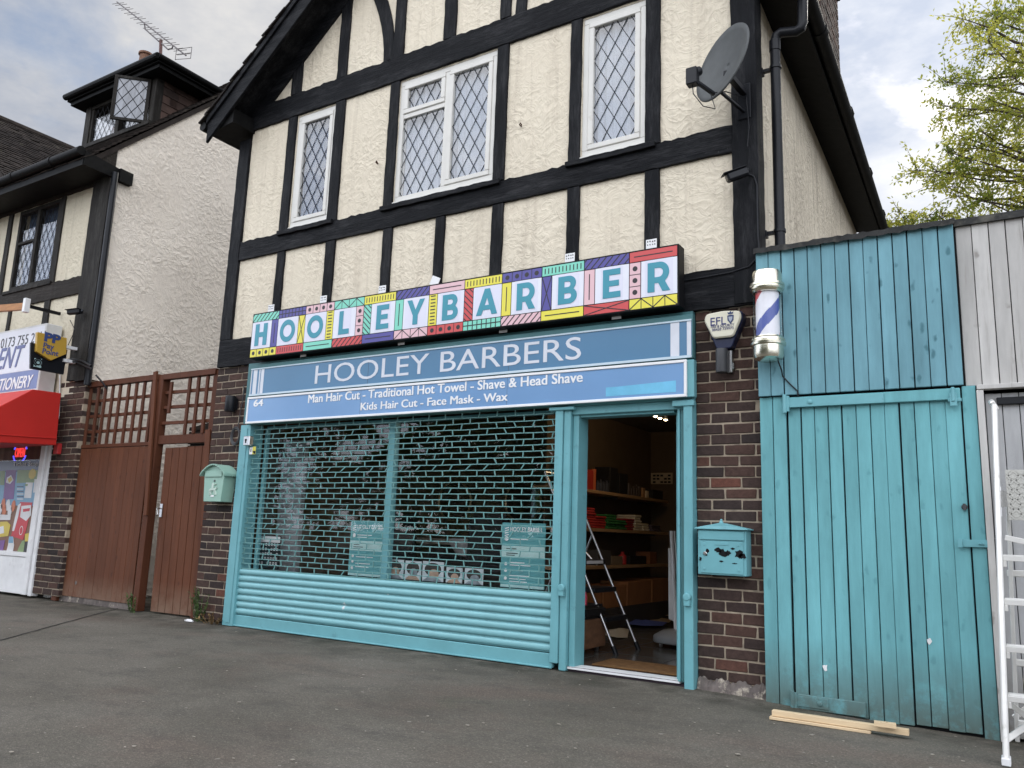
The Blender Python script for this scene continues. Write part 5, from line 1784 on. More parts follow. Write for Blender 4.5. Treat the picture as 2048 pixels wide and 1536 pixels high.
# box sign
bs = thing('shop_sign', (-12.2, -0.2, 2.62), 'white and blue box sign with phone number above the red awning', 'sign')
BX = -10.925
b = MB()
b.box(-14.5, BX, -0.25, -0.03, 2.66, 3.58)
b.build('case', pmat('sign_case_white', (0.60, 0.60, 0.58), 0.4), bs, bevel=0.01)
BXL, BZ = -14.48, (2.69, 3.55)
WS = pmat('box_sign_white', (0.66, 0.67, 0.71), 0.3, var=0.05, bst=0)
BLU = pmat('box_sign_blue', (0.07, 0.085, 0.235), 0.35)
BAND = pmat('box_sign_band', (0.13, 0.17, 0.36), 0.35)
BY = -0.252
b = MB().box(BXL, BX - .03, BY, -0.249, 2.955, BZ[1])
b.build('white_panel', WS, bs)
b = MB().box(BXL, BX - .03, BY, -0.249, BZ[0], 2.95)
b.build('blue_panel', BAND, bs)
_, tz = F(45, 677, BY)
text('0173 755 2711', 'phone_number', fitpx((3, 682), (92, 660), tz - .02, 0.14, BY), BY - .002, M['grey_metal'], bs, bold=0.0)
a0_, z0_ = F(-8, 748, BY); a1_, z1_ = F(55, 686, BY)
_, zt_ = F(45, 690, BY); _, zb_2 = F(40, 733, BY)
text('ENT', 'lettering', (a0_ - 0.02, a1_ - .12, zb_2, zt_), BY - .002, BLU, bs, bold=0.02, shear=0.28)
_, zt_ = F(60, 750, BY); _, zb_2 = F(55, 775, BY)
aL, _ = F(0, 770, BY); aR, _ = F(67, 762, BY)
text('STATIONERY', 'lettering', (aR - (aR - aL) * 10 / 6.9, aR - .05, zb_2, zt_), BY - .002, M['white'], bs, bold=0.025, shear=0.25)
# projecting payment sign, square to the wall, read from the right
pp = thing('projecting_sign', (-10.47, -0.1, 2.9), 'yellow shield-shaped pay sign on a black plate jutting from the wall', 'sign')
def X3(px, py, x=-10.45): return GX(px, py, x)
YL = pmat('pay_yellow', (0.50, 0.31, 0.05), 0.35, var=0.05)
PB = pmat('pay_blue', (0.045, 0.075, 0.22), 0.35)
b = MB()
b.extr([X3(62, 685, -10.50), X3(135, 700, -10.50), X3(127, 749, -10.50), X3(61, 737, -10.50)], (-0.03, 0, 0))
b.build('plate', M['black_plastic'], pp)
b = MB()
b.extr([X3(75, 664), X3(134, 676), X3(133, 708), X3(102, 721), X3(73, 703)], (-0.05, 0, 0))
b.build('shield', YL, pp, bevel=0.004)
def text_side(s, p_tl, p_br, h, mat, x, bold=0.02, name='lettering'):
    cu = bpy.data.curves.new('t', 'FONT'); cu.body = s; cu.offset = bold; cu.extrude = 0.001; cu.resolution_u = 3
    me = mesh_from_curve(cu)
    xs_ = [q.co.x for q in me.vertices]; ys_ = [q.co.y for q in me.vertices]
    a_, b_, c_, d_ = min(xs_), max(xs_), min(ys_), max(ys_)
    for q in me.vertices:
        u = (q.co.x - a_) / (b_ - a_); v = (q.co.y - c_) / (d_ - c_); dd = q.co.z
        y = p_tl.y + u * (p_br.y - p_tl.y); z = p_br.z + v * h
        q.co = (x + dd, y, z)
    me.materials.clear(); me.materials.append(mat)
    o = bpy.data.objects.new(name, me); COL.objects.link(o); adopt(o, pp)
pa = X3(89, 672); pb2 = X3(120, 689)
text_side('PP', pa, pb2, 0.12, PB, -10.447, 0.05)
pa = X3(87, 688); pb2 = X3(107, 702)
text_side('Pay', pa, pb2 , 0.085, PB, -10.447)
pa = X3(85, 700); pb2 = X3(116, 713)
text_side('Point', pa, pb2, 0.07, PB, -10.447)
b = MB()
pts4 = [X3(69, 716, -10.495), X3(84, 718, -10.495), X3(82, 736, -10.495), X3(67, 733, -10.495)]
b.extr(pts4, (0.003, 0, 0))
b.build('logo_tile', pmat('logo_aqua', (0.40, 0.58, 0.58), 0.4), pp)
cc = sum(pts4, Vector()) / 4
b = MB()
for rr_, aa, ab in ((0.030, 0, 360), (0.052, -40, 250)):
    pts = [(-10.488, cc.y + rr_ * math.cos(R(aa + (ab - aa) * i / 14)), cc.z + .005 + rr_ * .95 * math.sin(R(aa + (ab - aa) * i / 14))) for i in range(15)]
    b.tube(pts, 0.008, 6)
b.build('logo', M['black_plastic'], pp)
b = MB()
b.box(-10.52, -10.46, -0.2, -0.003, 3.02, 3.06); b.box(-10.52, -10.46, -0.2, -0.003, 3.2, 3.24)
b.build('bracket', M['white_dirty'], pp)
# timber arm with white end plate at the far left
x, z = F(52, 610, -0.5)
b = MB()
b.bar(Vector((-14.2, -0.50, F(0, 598, -0.5)[1] + .06)), Vector((x, -0.50, z - .02)), 0.05, 0.09, (0, 0, 1))
ta = b.build('wooden_batten', pmat('orange_wood', (0.40, 0.18, 0.06), 0.6, var=0.2, stretch=(1, 8, 8)))
tag(ta, 'orange wooden batten with a white end bracket above the left shop sign', 'batten')
b = MB().box(x - .03, x + .03, -0.53, -0.46, z - .10, z + .09)
b.build('end_bracket', M['white'], ta, bevel=0.004)
b = MB()
b.box(x - .05, x - .01, -0.46, -0.03, z - .02, z + .02)
b.build('stay', M['black'], ta)
# aerial
ae = thing('tv_aerial', (-12.4, 2.0, 8.0), 'tall many-rod television aerial above the dormer roof', 'aerial')
AYY = 2.0
p0, p1 = F3(234, 4, AYY), F3(372, 111, AYY)
d = (p1 - p0).normalized()
AM = pmat('aerial_metal', (0.10, 0.085, 0.085), 0.5)
MB().tube([p0, p1], 0.014, 6).build('boom', AM, ae)
mt_, mb_ = F3(322, 80, AYY), F3(321, 110, AYY)
MB().tube([mt_, mb_, Vector((mb_.x, AYY, 7.9))], 0.03, 8).build('mast', pmat('mast_rust', (0.10, 0.045, 0.04), 0.7), ae)
b = MB()
b.tube([F3(289, 47, AYY), F3(290, 58, AYY), F3(318, 83, AYY)], 0.014, 6)
b.tube([F3(322, 86, AYY), F3(336, 99, AYY), F3(344, 97, AYY), F3(346, 91, AYY)], 0.014, 6)
b.build('cradle', AM, ae)
first = None
cr = (Vector((0.35, 1, 0.0))).normalized()
cr2 = Vector((0.90, 0.35, 0.02)).normalized()
L_ = (p1 - p0).length
el = MB()
el.tube([-cr2 * .13, cr2 * .13], 0.005, 5)
n_el = 21
for i in range(n_el):
    if first is None:
        first = el.build('element', AM, ae)
        o = first
    else:
        o = first.copy(); COL.objects.link(o); o.parent = ae
    q = p0 + d * L_ * (i + .4) / n_el
    o.matrix_parent_inverse = Matrix.Translation(-ae.location)
    o.location = q + Vector((0, 0, 0.01 if i % 2 else -0.01))
b = MB()
for s in (-1, 1):
    q = p1 - d * .1
    for kz in (-.10, .0, .10):
        b.tube([q + cr2 * -.15 + Vector((0, 0, kz)), q + cr2 * .15 + Vector((0, 0, kz * 1.1))], 0.005, 5)
    b.tube([q + cr2 * .15 * s + Vector((0, 0, -.11)), q + cr2 * .15 * s + Vector((0, 0, .11))], 0.006, 5)
b.build('reflector', AM, ae)
# loose cables at the foot of the left corner post
cb = MB()
cb.tube([F3(128, 722, -.07), F3(145, 718, -.09), F3(165, 722, -.10), F3(182, 732, -.11)], 0.016, 6)
cb.tube([F3(128, 726, -.07), F3(150, 723, -.09), F3(184, 738, -.11)], 0.012, 6)
cb.tube([F3(192, 750, -.05), F3(205, 765, .0), F3(214, 778, .06)], 0.012, 6)
cb.tube([F3(132, 700, -.03), F3(150, 660, -.05), F3(140, 640, -.03)], 0.005, 6)
tag(cb.build('cable_bundle', M['black_plastic'], smooth=True), 'black cables wrapped round the foot of the left corner post', 'cable')
cb = MB()
cb.tube([F3(120, 750, -.02), F3(119, 800, -.02), F3(118, 830, -.02), F3(113, 848, -.02), F3(112, 880, -.03)], 0.010, 6)
tag(cb.build('white_cable', M['white_dirty'], smooth=True), 'thin white cable running down the left brick pier', 'cable')
x, z = F(117, 898, -.02)
bx = MB().box(x - .05, x + .05, -.06, -.002, z - .07, z + .07)
tag(bx.build('wall_box', M['red'], bevel=0.008), 'small red box on the left shop pier', 'box')

# ------------------------------------------------------------------ brown side gate
sgt = thing('side_gate', (-9.0, 0.05, 0), 'tall reddish-brown wooden side gate with trellis top, door ajar', 'gate')
gr = random.Random(17)
def boards(b, x0, x1, z0, z1, y, w_, gap=0.004, th=0.02, jt=0.0, zb=0.0, taper=None):
    n = max(1, round((x1 - x0) / w_))
    p = (x1 - x0) / n
    for i in range(n):
        a, c = x0 + i * p + gap / 2 + gr.uniform(-jt, jt), x0 + (i + 1) * p - gap / 2 + gr.uniform(-jt, jt)
        yy = y + gr.uniform(-.0025, .0025)
        b.box(a, c, yy, yy + th, z0 + gr.uniform(-zb, zb), z1, 0, gr.uniform(0, 1))
b = MB()
boards(b, -10.30, -8.80, 0.07, 1.90, 0.05, 0.10, 0.002)
b.build('fixed_panel', M['brown'], sgt, bevel=0.003)
for q in ((-10.42, -10.31, 0.02, 0.12, 0.0, 2.76), (-8.76, -8.66, 0.04, 0.14, 0.0, 2.76), (-8.85, -8.757, 0.075, 0.14, 1.2, 2.72), (-7.75, -7.63, 0.05, 0.13, 1.3, 2.74), (-7.735, -7.60, 0.06, 0.14, 0.0, 1.295)):
    MB().box(*q, 0, gr.uniform(.2, .6)).build('gate_post', M['brown_post'], sgt, bevel=0.004)
b = MB()
b.bar((-8.80, 0.02, 2.80), (-8.66, 0.015, 1.08), 0.06, 0.03, (0, -1, 0), 0, .9)
b.build('cover_strip', M['brown'], sgt, bevel=0.003)
b = MB().bar((-7.70, 0.015, 2.05), (-7.60, 0.015, 0.98), 0.085, 0.02, (0, -1, 0), 0, .8)
b.build('cover_strip', M['brown'], sgt, bevel=0.003)
b = MB()
b.box(-10.31, -8.76, 0.03, 0.10, 2.70, 2.77, 0, .5)
b.box(-8.66, -7.70, 0.03, 0.10, 2.69, 2.76, 0, .5)
b.box(-10.31, -8.76, 0.045, 0.09, 1.905, 1.95, 0, .3)
b.box(-8.66, -7.75, 0.06, 0.10, 1.915, 2.02, 0, .2)
b.build('rail', M['brown_post'], sgt, bevel=0.004)
b = MB()
for i in range(9):
    x = -10.20 + i * 0.163 + gr.uniform(-.01, .01)
    b.box(x - .022, x + .022, 0.05, 0.075, 1.95, 2.70, 0, gr.random())
for z in (2.52, 2.32, 2.12):
    b.box(-10.31, -8.85, 0.076, 0.10, z - .02, z + .02, 0, gr.random())
for i, x in enumerate((-8.52, -8.18, -8.02, -7.86)):
    b.box(x - .022, x + .022, 0.05, 0.075, 2.28 if i == 0 else 2.02, 2.66 if i == 0 else 2.69, 0, gr.random())
for z in (2.54, 2.36, 2.17):
    b.bar((-8.66, 0.088, z), (-7.75, 0.088, z + gr.uniform(-.02, .03)), 0.04, 0.022, (0, -1, 0), 0, gr.random())
b.build('trellis', M['brown_post'], sgt, bevel=0.003)
# the door hangs slightly askew
b = MB()
n = 6
for i in range(n):
    t0, t1 = i / n, (i + 1) / n
    xb0, xb1 = -8.47 + t0 * .76, -8.47 + t1 * .76
    xt0, xt1 = -8.53 + t0 * .79, -8.53 + t1 * .79
    dy = 0.02 * (1 - t0)
    b.extr([(xb0 + .002, 0.10 - dy, 0.015), (xb1 - .002, 0.10 - dy, 0.015), (xt1 - .002, 0.10 - dy, 1.87 + .015 * t1), (xt0 + .002, 0.10 - dy, 1.87 + .015 * t0)], (0, 0.025, 0), 0, gr.random())
dr = b.build('door', M['brown'], sgt, bevel=0.003)
b = MB()
hx, hz = F(319, 1018, 0.05)
b.box(hx - .022, hx + .022, 0.068, 0.078, hz - .09, hz + .06)
b.tube([(hx, 0.07, hz + .01), (hx, 0.03, hz + .01), (hx - .015, 0.026, hz + .008), (hx + .02, 0.026, hz - .06), (hx - .01, 0.028, hz - .075)], 0.009, 8)
b.build('handle', M['steel'], dr, smooth=True)
b = MB()
b.tube([(-9.96, 0.046, 0.24), (-9.96, 0.051, 0.24)], 0.022, 10)
b.box(-10.30, -8.80, 0.06, 0.10, 0.0, 0.068)
b.build('gravel_board', M['mortar_dark'], sgt)
# lean-to roof seen through the trellis, and the passage
b = MB()
b.extr([(-9.2, 0.9, 1.95), (-7.66, 0.9, 1.95), (-7.66, 0.9, 2.28), (-8.3, 0.9, 2.38), (-9.2, 0.9, 2.25)], (0, 2.5, 0))
for i in range(5):
    b.box(-9.2, -7.66, 0.86, 0.895, 1.96 + i * .06, 2.005 + i * .06)
for i, x in enumerate((-9.1, -8.4, -7.72)):
    b.box(x, x + .06, 0.92, 3.3, 0, 1.95)
tag(b.build('lean_to', M['timber_old_h']), 'weathered brown lean-to roof glimpsed through the gate trellis', 'shed')
b = MB().box(-10.2, -7.62, 7.5, 7.6, 0, 4.5)
tag(b.build('passage_wall', M['mortar_dark']), 'dark wall at the far end of the passage behind the brown gate', 'wall')

# ------------------------------------------------------------------ teal boarded front and gate
tf = thing('boarded_front', (-0.9, -0.05, 0), 'teal painted timber board front with a wide ledged door', 'boarded front')
b = MB()
boards(b, -1.545, -0.268, 2.035, 3.10, -0.105, 0.094, 0.006, 0.022, 0.002)
b.build('cladding', M['teal_boards'], tf, bevel=0.003)
b = MB()
boards(b, -1.545, -1.36, -0.04, 2.03, -0.075, 0.092, 0.006, 0.03)
b.build('side_boards', M['teal_gate'], tf, bevel=0.003)
b = MB()
boards(b, -0.285, -0.205, -0.06, 2.03, -0.075, 0.08, 0.004, 0.03)
b.build('side_boards', M['teal_gate'], tf, bevel=0.003)
b = MB()
boards(b, -1.352, -0.292, -0.042, 1.985, -0.070, 0.088, 0.006, 0.024, 0.003, 0.01)
door = b.build('door', M['teal_gate'], tf, bevel=0.003)
b = MB()
b.box(-1.352, -0.292, -0.098, -0.072, 1.945, 2.018, 0, .5)
b.build('ledge', M['teal_gate'], door, bevel=0.004)
b = MB()
b.box(-1.352, -0.92, -0.100, -0.074, -0.03, 0.06, 0, .2)
b.build('ledge', M['teal_gate'], door, bevel=0.004)
for z, xa, xb in ((1.978, -1.352, -0.73), (0.018, -1.352, -1.14)):
    b = MB()
    b.box(xa, xb, -0.106, -0.099, z - .032, z + .032)
    b.lathe([(0.018, 0), (0.014, .008), (0, .011)], (xa + .16, -0.106, z), 12, 0, (0, -1, 0))
    b.box(xa - .02, xa + .02, -0.112, -0.09, z - .06, z + .05)
    b.tube([(xa - .01, -0.108, z - .07), (xa - .01, -0.108, z + .06)], 0.014, 8)
    b.build('hinge', M['teal'] if z > 1 else M['teal_gate'], door, bevel=0.002)
b = MB()
x, z = F(1948, 1087, -0.085)
b.box(x - .085, x + .10, -0.094, -0.086, z - .022, z + .022)
b.box(x - .085, x - .06, -0.105, -0.094, z - .026, z + .026)
b.tube([(x + .03, -0.095, z), (x + .03, -0.115, z), (x + .05, -0.115, z), (x + .05, -0.095, z)], 0.006, 8)
b.build('hasp', M['teal'], door, bevel=0.002)
b = MB()
x, z = F(1929, 1014, -0.08)
b.lathe([(0.018, 0), (0.014, .01), (0, .012)], (x, -0.074, z), 10, 0, (0, -1, 0))
b.box(x - .008, x + .008, -0.095, -0.075, z - .02, z + .02)
b.build('knob', M['grey_metal'], door)
b = MB()
b.box(-0.35, -0.31, -0.118, -0.105, 1.90, 1.985)
b.tube([(-0.33, -0.115, 2.02), (-0.33, -0.115, 1.93)], 0.012, 8)
b.box(-0.36, -0.285, -0.112, -0.10, 1.93, 1.952)
b.build('latch', M['teal'], door, bevel=0.003)
for px, py in ((1858, 1282), (1650, 1335)):
    x, z = F(px, py, -0.075)
    b = MB().prism([(x + .016 * gr.uniform(.5, 1.2) * math.cos(i * math.pi / 4.5), z + .024 * gr.uniform(.4, 1.2) * math.sin(i * math.pi / 4.5)) for i in range(9)], -0.0755, -0.071)
    b.build('bare_patch', M['white_dirty'], door)
# felt roof behind the boards
b = MB()
n = 40
for i in range(n + 1):
    x = -1.55 + 1.29 * i / n
    b.v += [(x, -0.135 + gr.uniform(-.004, .004), 3.085 + gr.uniform(-.006, .006)), (x, -0.135, 3.125 + gr.uniform(-.006, .006)), (x, 2.6, 3.17), (x, 2.6, 3.14), (x, -0.10, 3.10)]
for i in range(n):
    for j in range(5):
        k = (j + 1) % 5
        b.f.append([5 * i + j, 5 * i + k, 5 * i + 5 + k, 5 * i + 5 + j]); b.m.append(0); b.tone.append(None)
b.f += [[0, 1, 2, 3, 4], [5 * n + 4, 5 * n + 3, 5 * n + 2, 5 * n + 1, 5 * n]]; b.m += [0, 0]; b.tone += [None, None]
b.build('roof', M['felt'], tf)
b = MB()
b.box(-1.50, -0.25, -0.045, -0.03, -0.06, 3.08)
b.box(-1.50, -0.25, 2.5, 2.6, -0.06, 3.1)
b.box(-0.255, -0.245, -0.03, 2.5, -0.06, 3.08)
b.build('backing', M['black'], tf)
b = MB()
b.obox(F3(1536, 502, -0.08), (.05, 0, .008), (0, .03, 0), (0, 0, .008))
b.build('flashing', M['grey_metal'], tf)

# ------------------------------------------------------------------ grey shed beside it
gs = thing('grey_shed', (0.2, -0.05, 0), 'pale grey flaking board shed with a grey boarded door', 'shed')
b = MB()
boards(b, -0.262, 3.2, 2.032, 3.09, -0.06, 0.094, 0.005, 0.02, 0.002)
b.build('cladding', M['grey_boards'], gs, bevel=0.003)
b = MB()
b.box(-0.27, 3.2, -0.085, -0.055, 3.085, 3.12, 0, .3)
b.box(-0.27, 3.2, -0.06, 2.5, 3.121, 3.14, 0, .3)
b.build('roof', M['felt'], gs)
b = MB()
b.box(-0.20, 3.2, -0.10, -0.04, 2.0, 2.03, 0, .6)
b.box(-0.203, -0.165, -0.095, -0.03, -0.06, 1.998, 0, .9)
b.build('door_frame', M['grey_boards'], gs, bevel=0.003)
b = MB()
boards(b, -0.163, 3.1, -0.04, 1.98, -0.03, 0.09, 0.004, 0.02)
gd = b.build('door', M['grey_door'], gs, bevel=0.003)
b = MB()
b.box(-0.10, 3.1, -0.06, -0.031, 1.905, 1.95)
b.build('rail', M['black_plastic'], gd, bevel=0.004)
b = MB()
x, z = F(1992, 1110, -0.04)
b.box(x - .02, x + .01, -0.05, -0.03, z - .05, z + .12)
b.tube([(x + .002, -0.052, z + .09), (x + .002, -0.08, z + .09), (x + .002, -0.085, z - .12), (x + .002, -0.06, z - .14)], 0.008, 6)
b.build('handle', M['grey_metal'], gd)
b = MB()
b.box(-0.25, 3.2, 2.4, 2.5, 0, 3.1); b.box(3.12, 3.2, 0, 2.4, 0, 3.1)
b.build('backing', M['black'], gs)

# ------------------------------------------------------------------ aluminium platform steps
ld = thing('step_ladder', (0.1, -0.9, 0), 'white aluminium platform stepladder leaning at the right edge', 'ladder')
fx = F(2013, 1525, -0.93)
foot = Vector((fx[0], -0.93, 0.0)); 
tx, tz = F(1989, 812, -0.50)
topp = Vector((tx, -0.50, tz))
W_ = 0.44
b = MB()
dirv = (topp - foot).normalized()
for k in (0, 1):
    o_ = Vector((W_ * k, 0, 0))
    b.bar(foot + o_, topp + o_, 0.028, 0.075, (0, -1, 0))
b.bar(topp + Vector((0, 0, 0)), topp + Vector((-.01, 0.06, .02)), .028, .06, (0, -1, 0))
b.build('front_stile', M['alu'], ld, bevel=0.006)
b = MB()
for k in (0, 1):
    o_ = Vector((W_ * k, 0, 0))
    b.bar(Vector((foot.x + .04, -0.32, 0.0)) + o_, Vector((topp.x + .03, -0.45, 1.32)) + o_, 0.022, 0.045, (0, -1, 0))
for z in (0.10, 0.42, 0.9):
    b.box(foot.x + .05, foot.x + W_, -0.36 - z * .05, -0.33 - z * .05, z - .018, z + .018)
b.bar(Vector((foot.x + .03, -0.33, .12)), Vector((foot.x + W_ * .8, -0.34, .42)), .03, .012, (0, -1, 0))
b.build('rear_frame', M['alu'], ld, bevel=0.004)
for px_z in (1130, 1246, 1296, 1390):
    pass
for i, py in enumerate((1117, 1205, 1297, 1392)):
    z = F(2024, py, -0.78)[1]
    t = (z - foot.z) / (topp.z - foot.z)
    c = foot + (topp - foot) * t
    b = MB()
    b.box(c.x + .015, c.x + W_ - .015, c.y - .03, c.y + .09, z - .014, z + .014)
    for j in range(4):
        b.box(c.x + .016, c.x + W_ - .016, c.y - .02 + j * .028, c.y - .008 + j * .028, z + .0145, z + .018)
    b.box(c.x + .014, c.x + .03, c.y - .03, c.y + .09, z - .045, z - .0145)
    b.build('tread', M['alu'], ld, bevel=0.002)
b = MB()
for pa_, pb_ in (((2010, 1075), (2048, 1070)), ((2010, 1400), (2048, 1432))):
    p = F3(pa_[0], pa_[1], -0.72); q = F3(pb_[0] + 30, pb_[1] + 20, -0.72)
    b.bar(p, q, .028, .01, (0, -1, 0))
b.bar(F3(2012, 1480, -.86), F3(2070, 1440, -.7), .03, .012, (0, -1, 0))
b.build('brace', M['alu'], ld, bevel=0.002)
# chequer-plate platform hooked over the steps
CHK = bpy.data.materials.new('chequer_plate'); CHK.use_nodes = True
t = CHK.node_tree; bs_ = t.nodes['Principled BSDF']
bs_.inputs['Base Color'].default_value = (0.52, 0.515, 0.48, 1); setp(bs_, 0.42, 0.6)
px0, pz1 = F(2010, 940, -0.6); _, pz0 = F(2010, 1040, -0.6)
b = MB()
b.box(px0, px0 + .40, -0.612, -0.600, pz0, pz1)
i = 0
z = pz0 + .02
while z < pz1 - .015:
    x = px0 + .02
    j = 0
    while x < px0 + .39:
        s = 1 if (i + j) % 2 else -1
        for o_ in (-.006, .006):
            b.obox((x + o_ * .7, -0.6135, z - o_ * s * .7), Vector((.011, 0, .011 * s)), (0, .0014, 0), Vector((-.0022 * s, 0, .0022)))
        x += .034; j += 1
    z += .026; i += 1
b.build('platform', CHK, ld)
b = MB()
b.box(px0 - .03, px0 - .001, -0.61, -0.58, pz0 + .07, pz0 + .16)
b.tube([(px0 - .03, -0.6, pz0 + .18), (px0 - .035, -0.6, pz0 + .02)], .006, 6)
b.build('hinge', M['steel'], ld)
b = MB()
for k in (0, 1):
    o_ = Vector((W_ * k, 0, 0))
    b.obox(foot + o_ + Vector((0, 0, .015)), (.02, 0, 0), (0, .045, 0), (0, 0, .018))
b.build('foot', M['white_dirty'], ld, bevel=0.004)

# ------------------------------------------------------------------ timber offcuts on the ground
def ground_pt(px, py, z):
    p = GZ(px, py, z)
    return p
for (pa_, pb_, zc, lab) in (((1540, 1432), (1742, 1459), 0.010, 'pale softwood lath lying lowest beneath the others before the teal door'),
                            ((1545, 1422), (1818, 1459), 0.037, 'longest pale softwood batten lying before the teal door'),):
    a_, c_ = ground_pt(*pa_, zc), ground_pt(*pb_, zc)
    a_.z = gz(a_.x, a_.y) + zc; c_.z = gz(c_.x, c_.y) + zc
    b = MB().bar(a_, c_, 0.045 if zc > .02 else .05, 0.032 if zc > .02 else .016, (0, 0, 1))
    tag(b.build('timber_batten', M['pine'], bevel=0.002), lab, 'batten', 'softwood battens by the teal door')
a_, c_ = ground_pt(1748, 1444, 0.063), ground_pt(1792, 1449, 0.063)
a_.z = gz(a_.x, a_.y) + 0.066; c_.z = gz(c_.x, c_.y) + 0.066
b = MB().bar(a_, c_, 0.045, 0.024, (0, 0, 1))
b.lathe([(0.006, 0), (0.006, .0015), (0, .0015)], (a_ + c_) / 2 + Vector((0.01, 0, .012)), 8, 1)
tag(b.build('timber_batten', [M['pine'], M['black']], bevel=0.002), 'short softwood offcut with a nail hole on top of the longest batten', 'batten', 'softwood battens by the teal door')

# ------------------------------------------------------------------ weeds and litter
LEAF = pmat('weed_leaf', (0.065, 0.115, 0.03), 0.6, var=0.4, vscale=30)
DRY = pmat('dry_stalk', (0.22, 0.14, 0.06), 0.8, var=0.3)
def weed(px, py, h, n, spread, label, seed, dry=0, y=-0.03):
    rr = random.Random(seed)
    x, z = F(px, py, y)
    t = thing('weed', (x, y, z), label, 'weed')
    st, lf = MB(), MB()
    for i in range(n):
        a = rr.uniform(0, 2 * math.pi)
        hh = h * rr.uniform(.45, 1)
        dx, dy = spread * rr.uniform(-.6, .6), -abs(spread * rr.uniform(0, .45))
        pts = [(x + dx * .3, y + dy * .3, z - .02), (x + dx * .7, y + dy * .7, z + hh * .5), (x + dx, y + dy, z + hh)]
        isdry = i < dry
        st.tube(pts, [.004, .003, .0015], 4, 1 if isdry else 0)
        for k in range(int(14)):
            tt = rr.uniform(.15, 1)
            p = Vector(pts[0]).lerp(Vector(pts[1]), tt * 2) if tt < .5 else Vector(pts[1]).lerp(Vector(pts[2]), tt * 2 - 1)
            d = Vector((rr.uniform(-1, 1), rr.uniform(-1, .3), rr.uniform(-.2, .9))).normalized()
            s = Vector((0, 0, 1)).cross(d).normalized() * rr.uniform(.006, .012)
            l = rr.uniform(.022, .05)
            m_ = 1 if isdry else 0
            lf.add([p, p + d * l * .5 + s, p + d * l, p + d * l * .5 - s], [(0, 1, 2, 3)], m_)
    st.build('stem', [LEAF, DRY], t)
    lf.build('leaves', [LEAF, DRY], t)
weed(268, 1226, .26, 10, .16, 'small green weed growing at the middle post of the brown gate', 3)
weed(398, 1238, .40, 14, .26, 'taller bushy green weed at the left brick pier beside the gate door', 4)
weed(428, 1248, .12, 10, .35, 'patch of low dried brown weed at the foot of the left brick pier', 5, dry=10)
def scrap(px, py, w_, h_, label, seed, y=None, zup=0.02, cat='litter'):
    rr = random.Random(seed)
    p = GZ(px, py, 0.0)
    b = MB()
    n, m_ = 7, 9
    for i in range(n + 1):
        for j in range(m_):
            an = 2 * math.pi * j / m_
            f = math.sin(math.pi * (i + .4) / (n + .8))
            k = rr.uniform(.6, 1.25)
            b.v.append((p.x + w_ * f * math.cos(an) * k, p.y + h_ * .8 * f * math.sin(an) * k, max(.001, zup + h_ * -math.cos(math.pi * i / n) * rr.uniform(.7, 1.1))))
    for i in range(n):
        for j in range(m_):
            k = (j + 1) % m_
            b.f.append([i * m_ + j, i * m_ + k, (i + 1) * m_ + k, (i + 1) * m_ + j]); b.m.append(0); b.tone.append(None)
    tag(b.build('plastic_scrap', M['white_dirty']), label, cat)
scrap(95, 1196, .085, .05, 'crumpled white plastic scrap at the foot of the brown gate\'s left post', 1, zup=.045)
scrap(378, 1244, .07, .02, 'flattened white plastic scrap under the brown gate door', 2, zup=.012)
# pale flakes scattered over the pavement
b = MB()
fr_ = random.Random(12)
for i in range(150):
    px, py = fr_.uniform(0, 2048), 1240 + 296 * fr_.random() ** .8
    p = GZ(px, py, 0.0)
    if p.y > -0.12 or p.y < -6: continue
    r_ = fr_.choice((.004, .005, .006, .008, .012))
    a = fr_.uniform(0, 3.1)
    k = fr_.uniform(.3, 1)
    zz = gz(p.x, p.y) + .008
    b.extr([(p.x + r_ * fr_.uniform(.6, 1.2) * math.cos(q + a), p.y + r_ * k * fr_.uniform(.6, 1.2) * math.sin(q + a), zz) for q in (0, 1.1, 2.3, 3.4, 4.6, 5.5)], (0, 0, .0015), 0)
fo = b.build('pavement_flakes', pmat('flake', (0.30, 0.27, 0.22), .8, var=.4, vscale=3))
tag(fo, 'tiny pale flakes and chips strewn over the asphalt pavement', 'debris', kind='stuff')
b = MB()
for pp_, q_ in (((0, 1281), (120, 1248)), ((120, 1248), (250, 1213))):
    a_, c_ = GZ(*pp_, 0.002), GZ(*q_, 0.002)
    nseg = 8
    for i in range(nseg):
        u, v = a_.lerp(c_, i / nseg), a_.lerp(c_, (i + 1) / nseg)
        u.z = v.z = .004
        b.bar(u + Vector((0, fr_.uniform(-.006, .006), 0)), v + Vector((0, fr_.uniform(-.006, .006), 0)), .010, .003, (0, 0, 1))
structure(b.build('pavement_joint', pmat('tar_joint', (0.02, 0.02, 0.02), .9)))

# ------------------------------------------------------------------ shop interior
WALL = pmat('interior_wall', (0.11, 0.078, 0.050), 0.8, var=0.1, bst=0.05)
b = MB()
b.box(-4.42, -4.40, 1.9, 4.85, 0.02, 2.5)
b.box(-7.2, -1.9, 4.85, 4.95, 0.02, 2.5)
b.box(-7.2, -7.18, 0.2, 4.85, 0.02, 2.5)
b.box(-1.95, -1.93, 0.2, 4.85, 0.02, 2.5)
b.build('interior_wall', WALL, house)
MB().box(-7.2, -1.9, 0.17, 4.9, 2.5, 2.6).build('ceiling', pmat('interior_ceiling', (0.11, 0.09, 0.07), .8), house)
FLT = pmat('floor_tile', (0.075, 0.07, 0.062), 0.18, var=0.2, vscale=2, bst=0.03, spec=.5)
MB().box(-7.2, -1.95, 0.15, 4.85, -0.05, 0.02).build('floor', FLT, house)
b = MB()
for y in (1.0, 1.6, 2.2, 2.8, 3.4, 4.0): b.box(-4.4, -2.0, y - .003, y + .003, 0.0202, 0.0212)
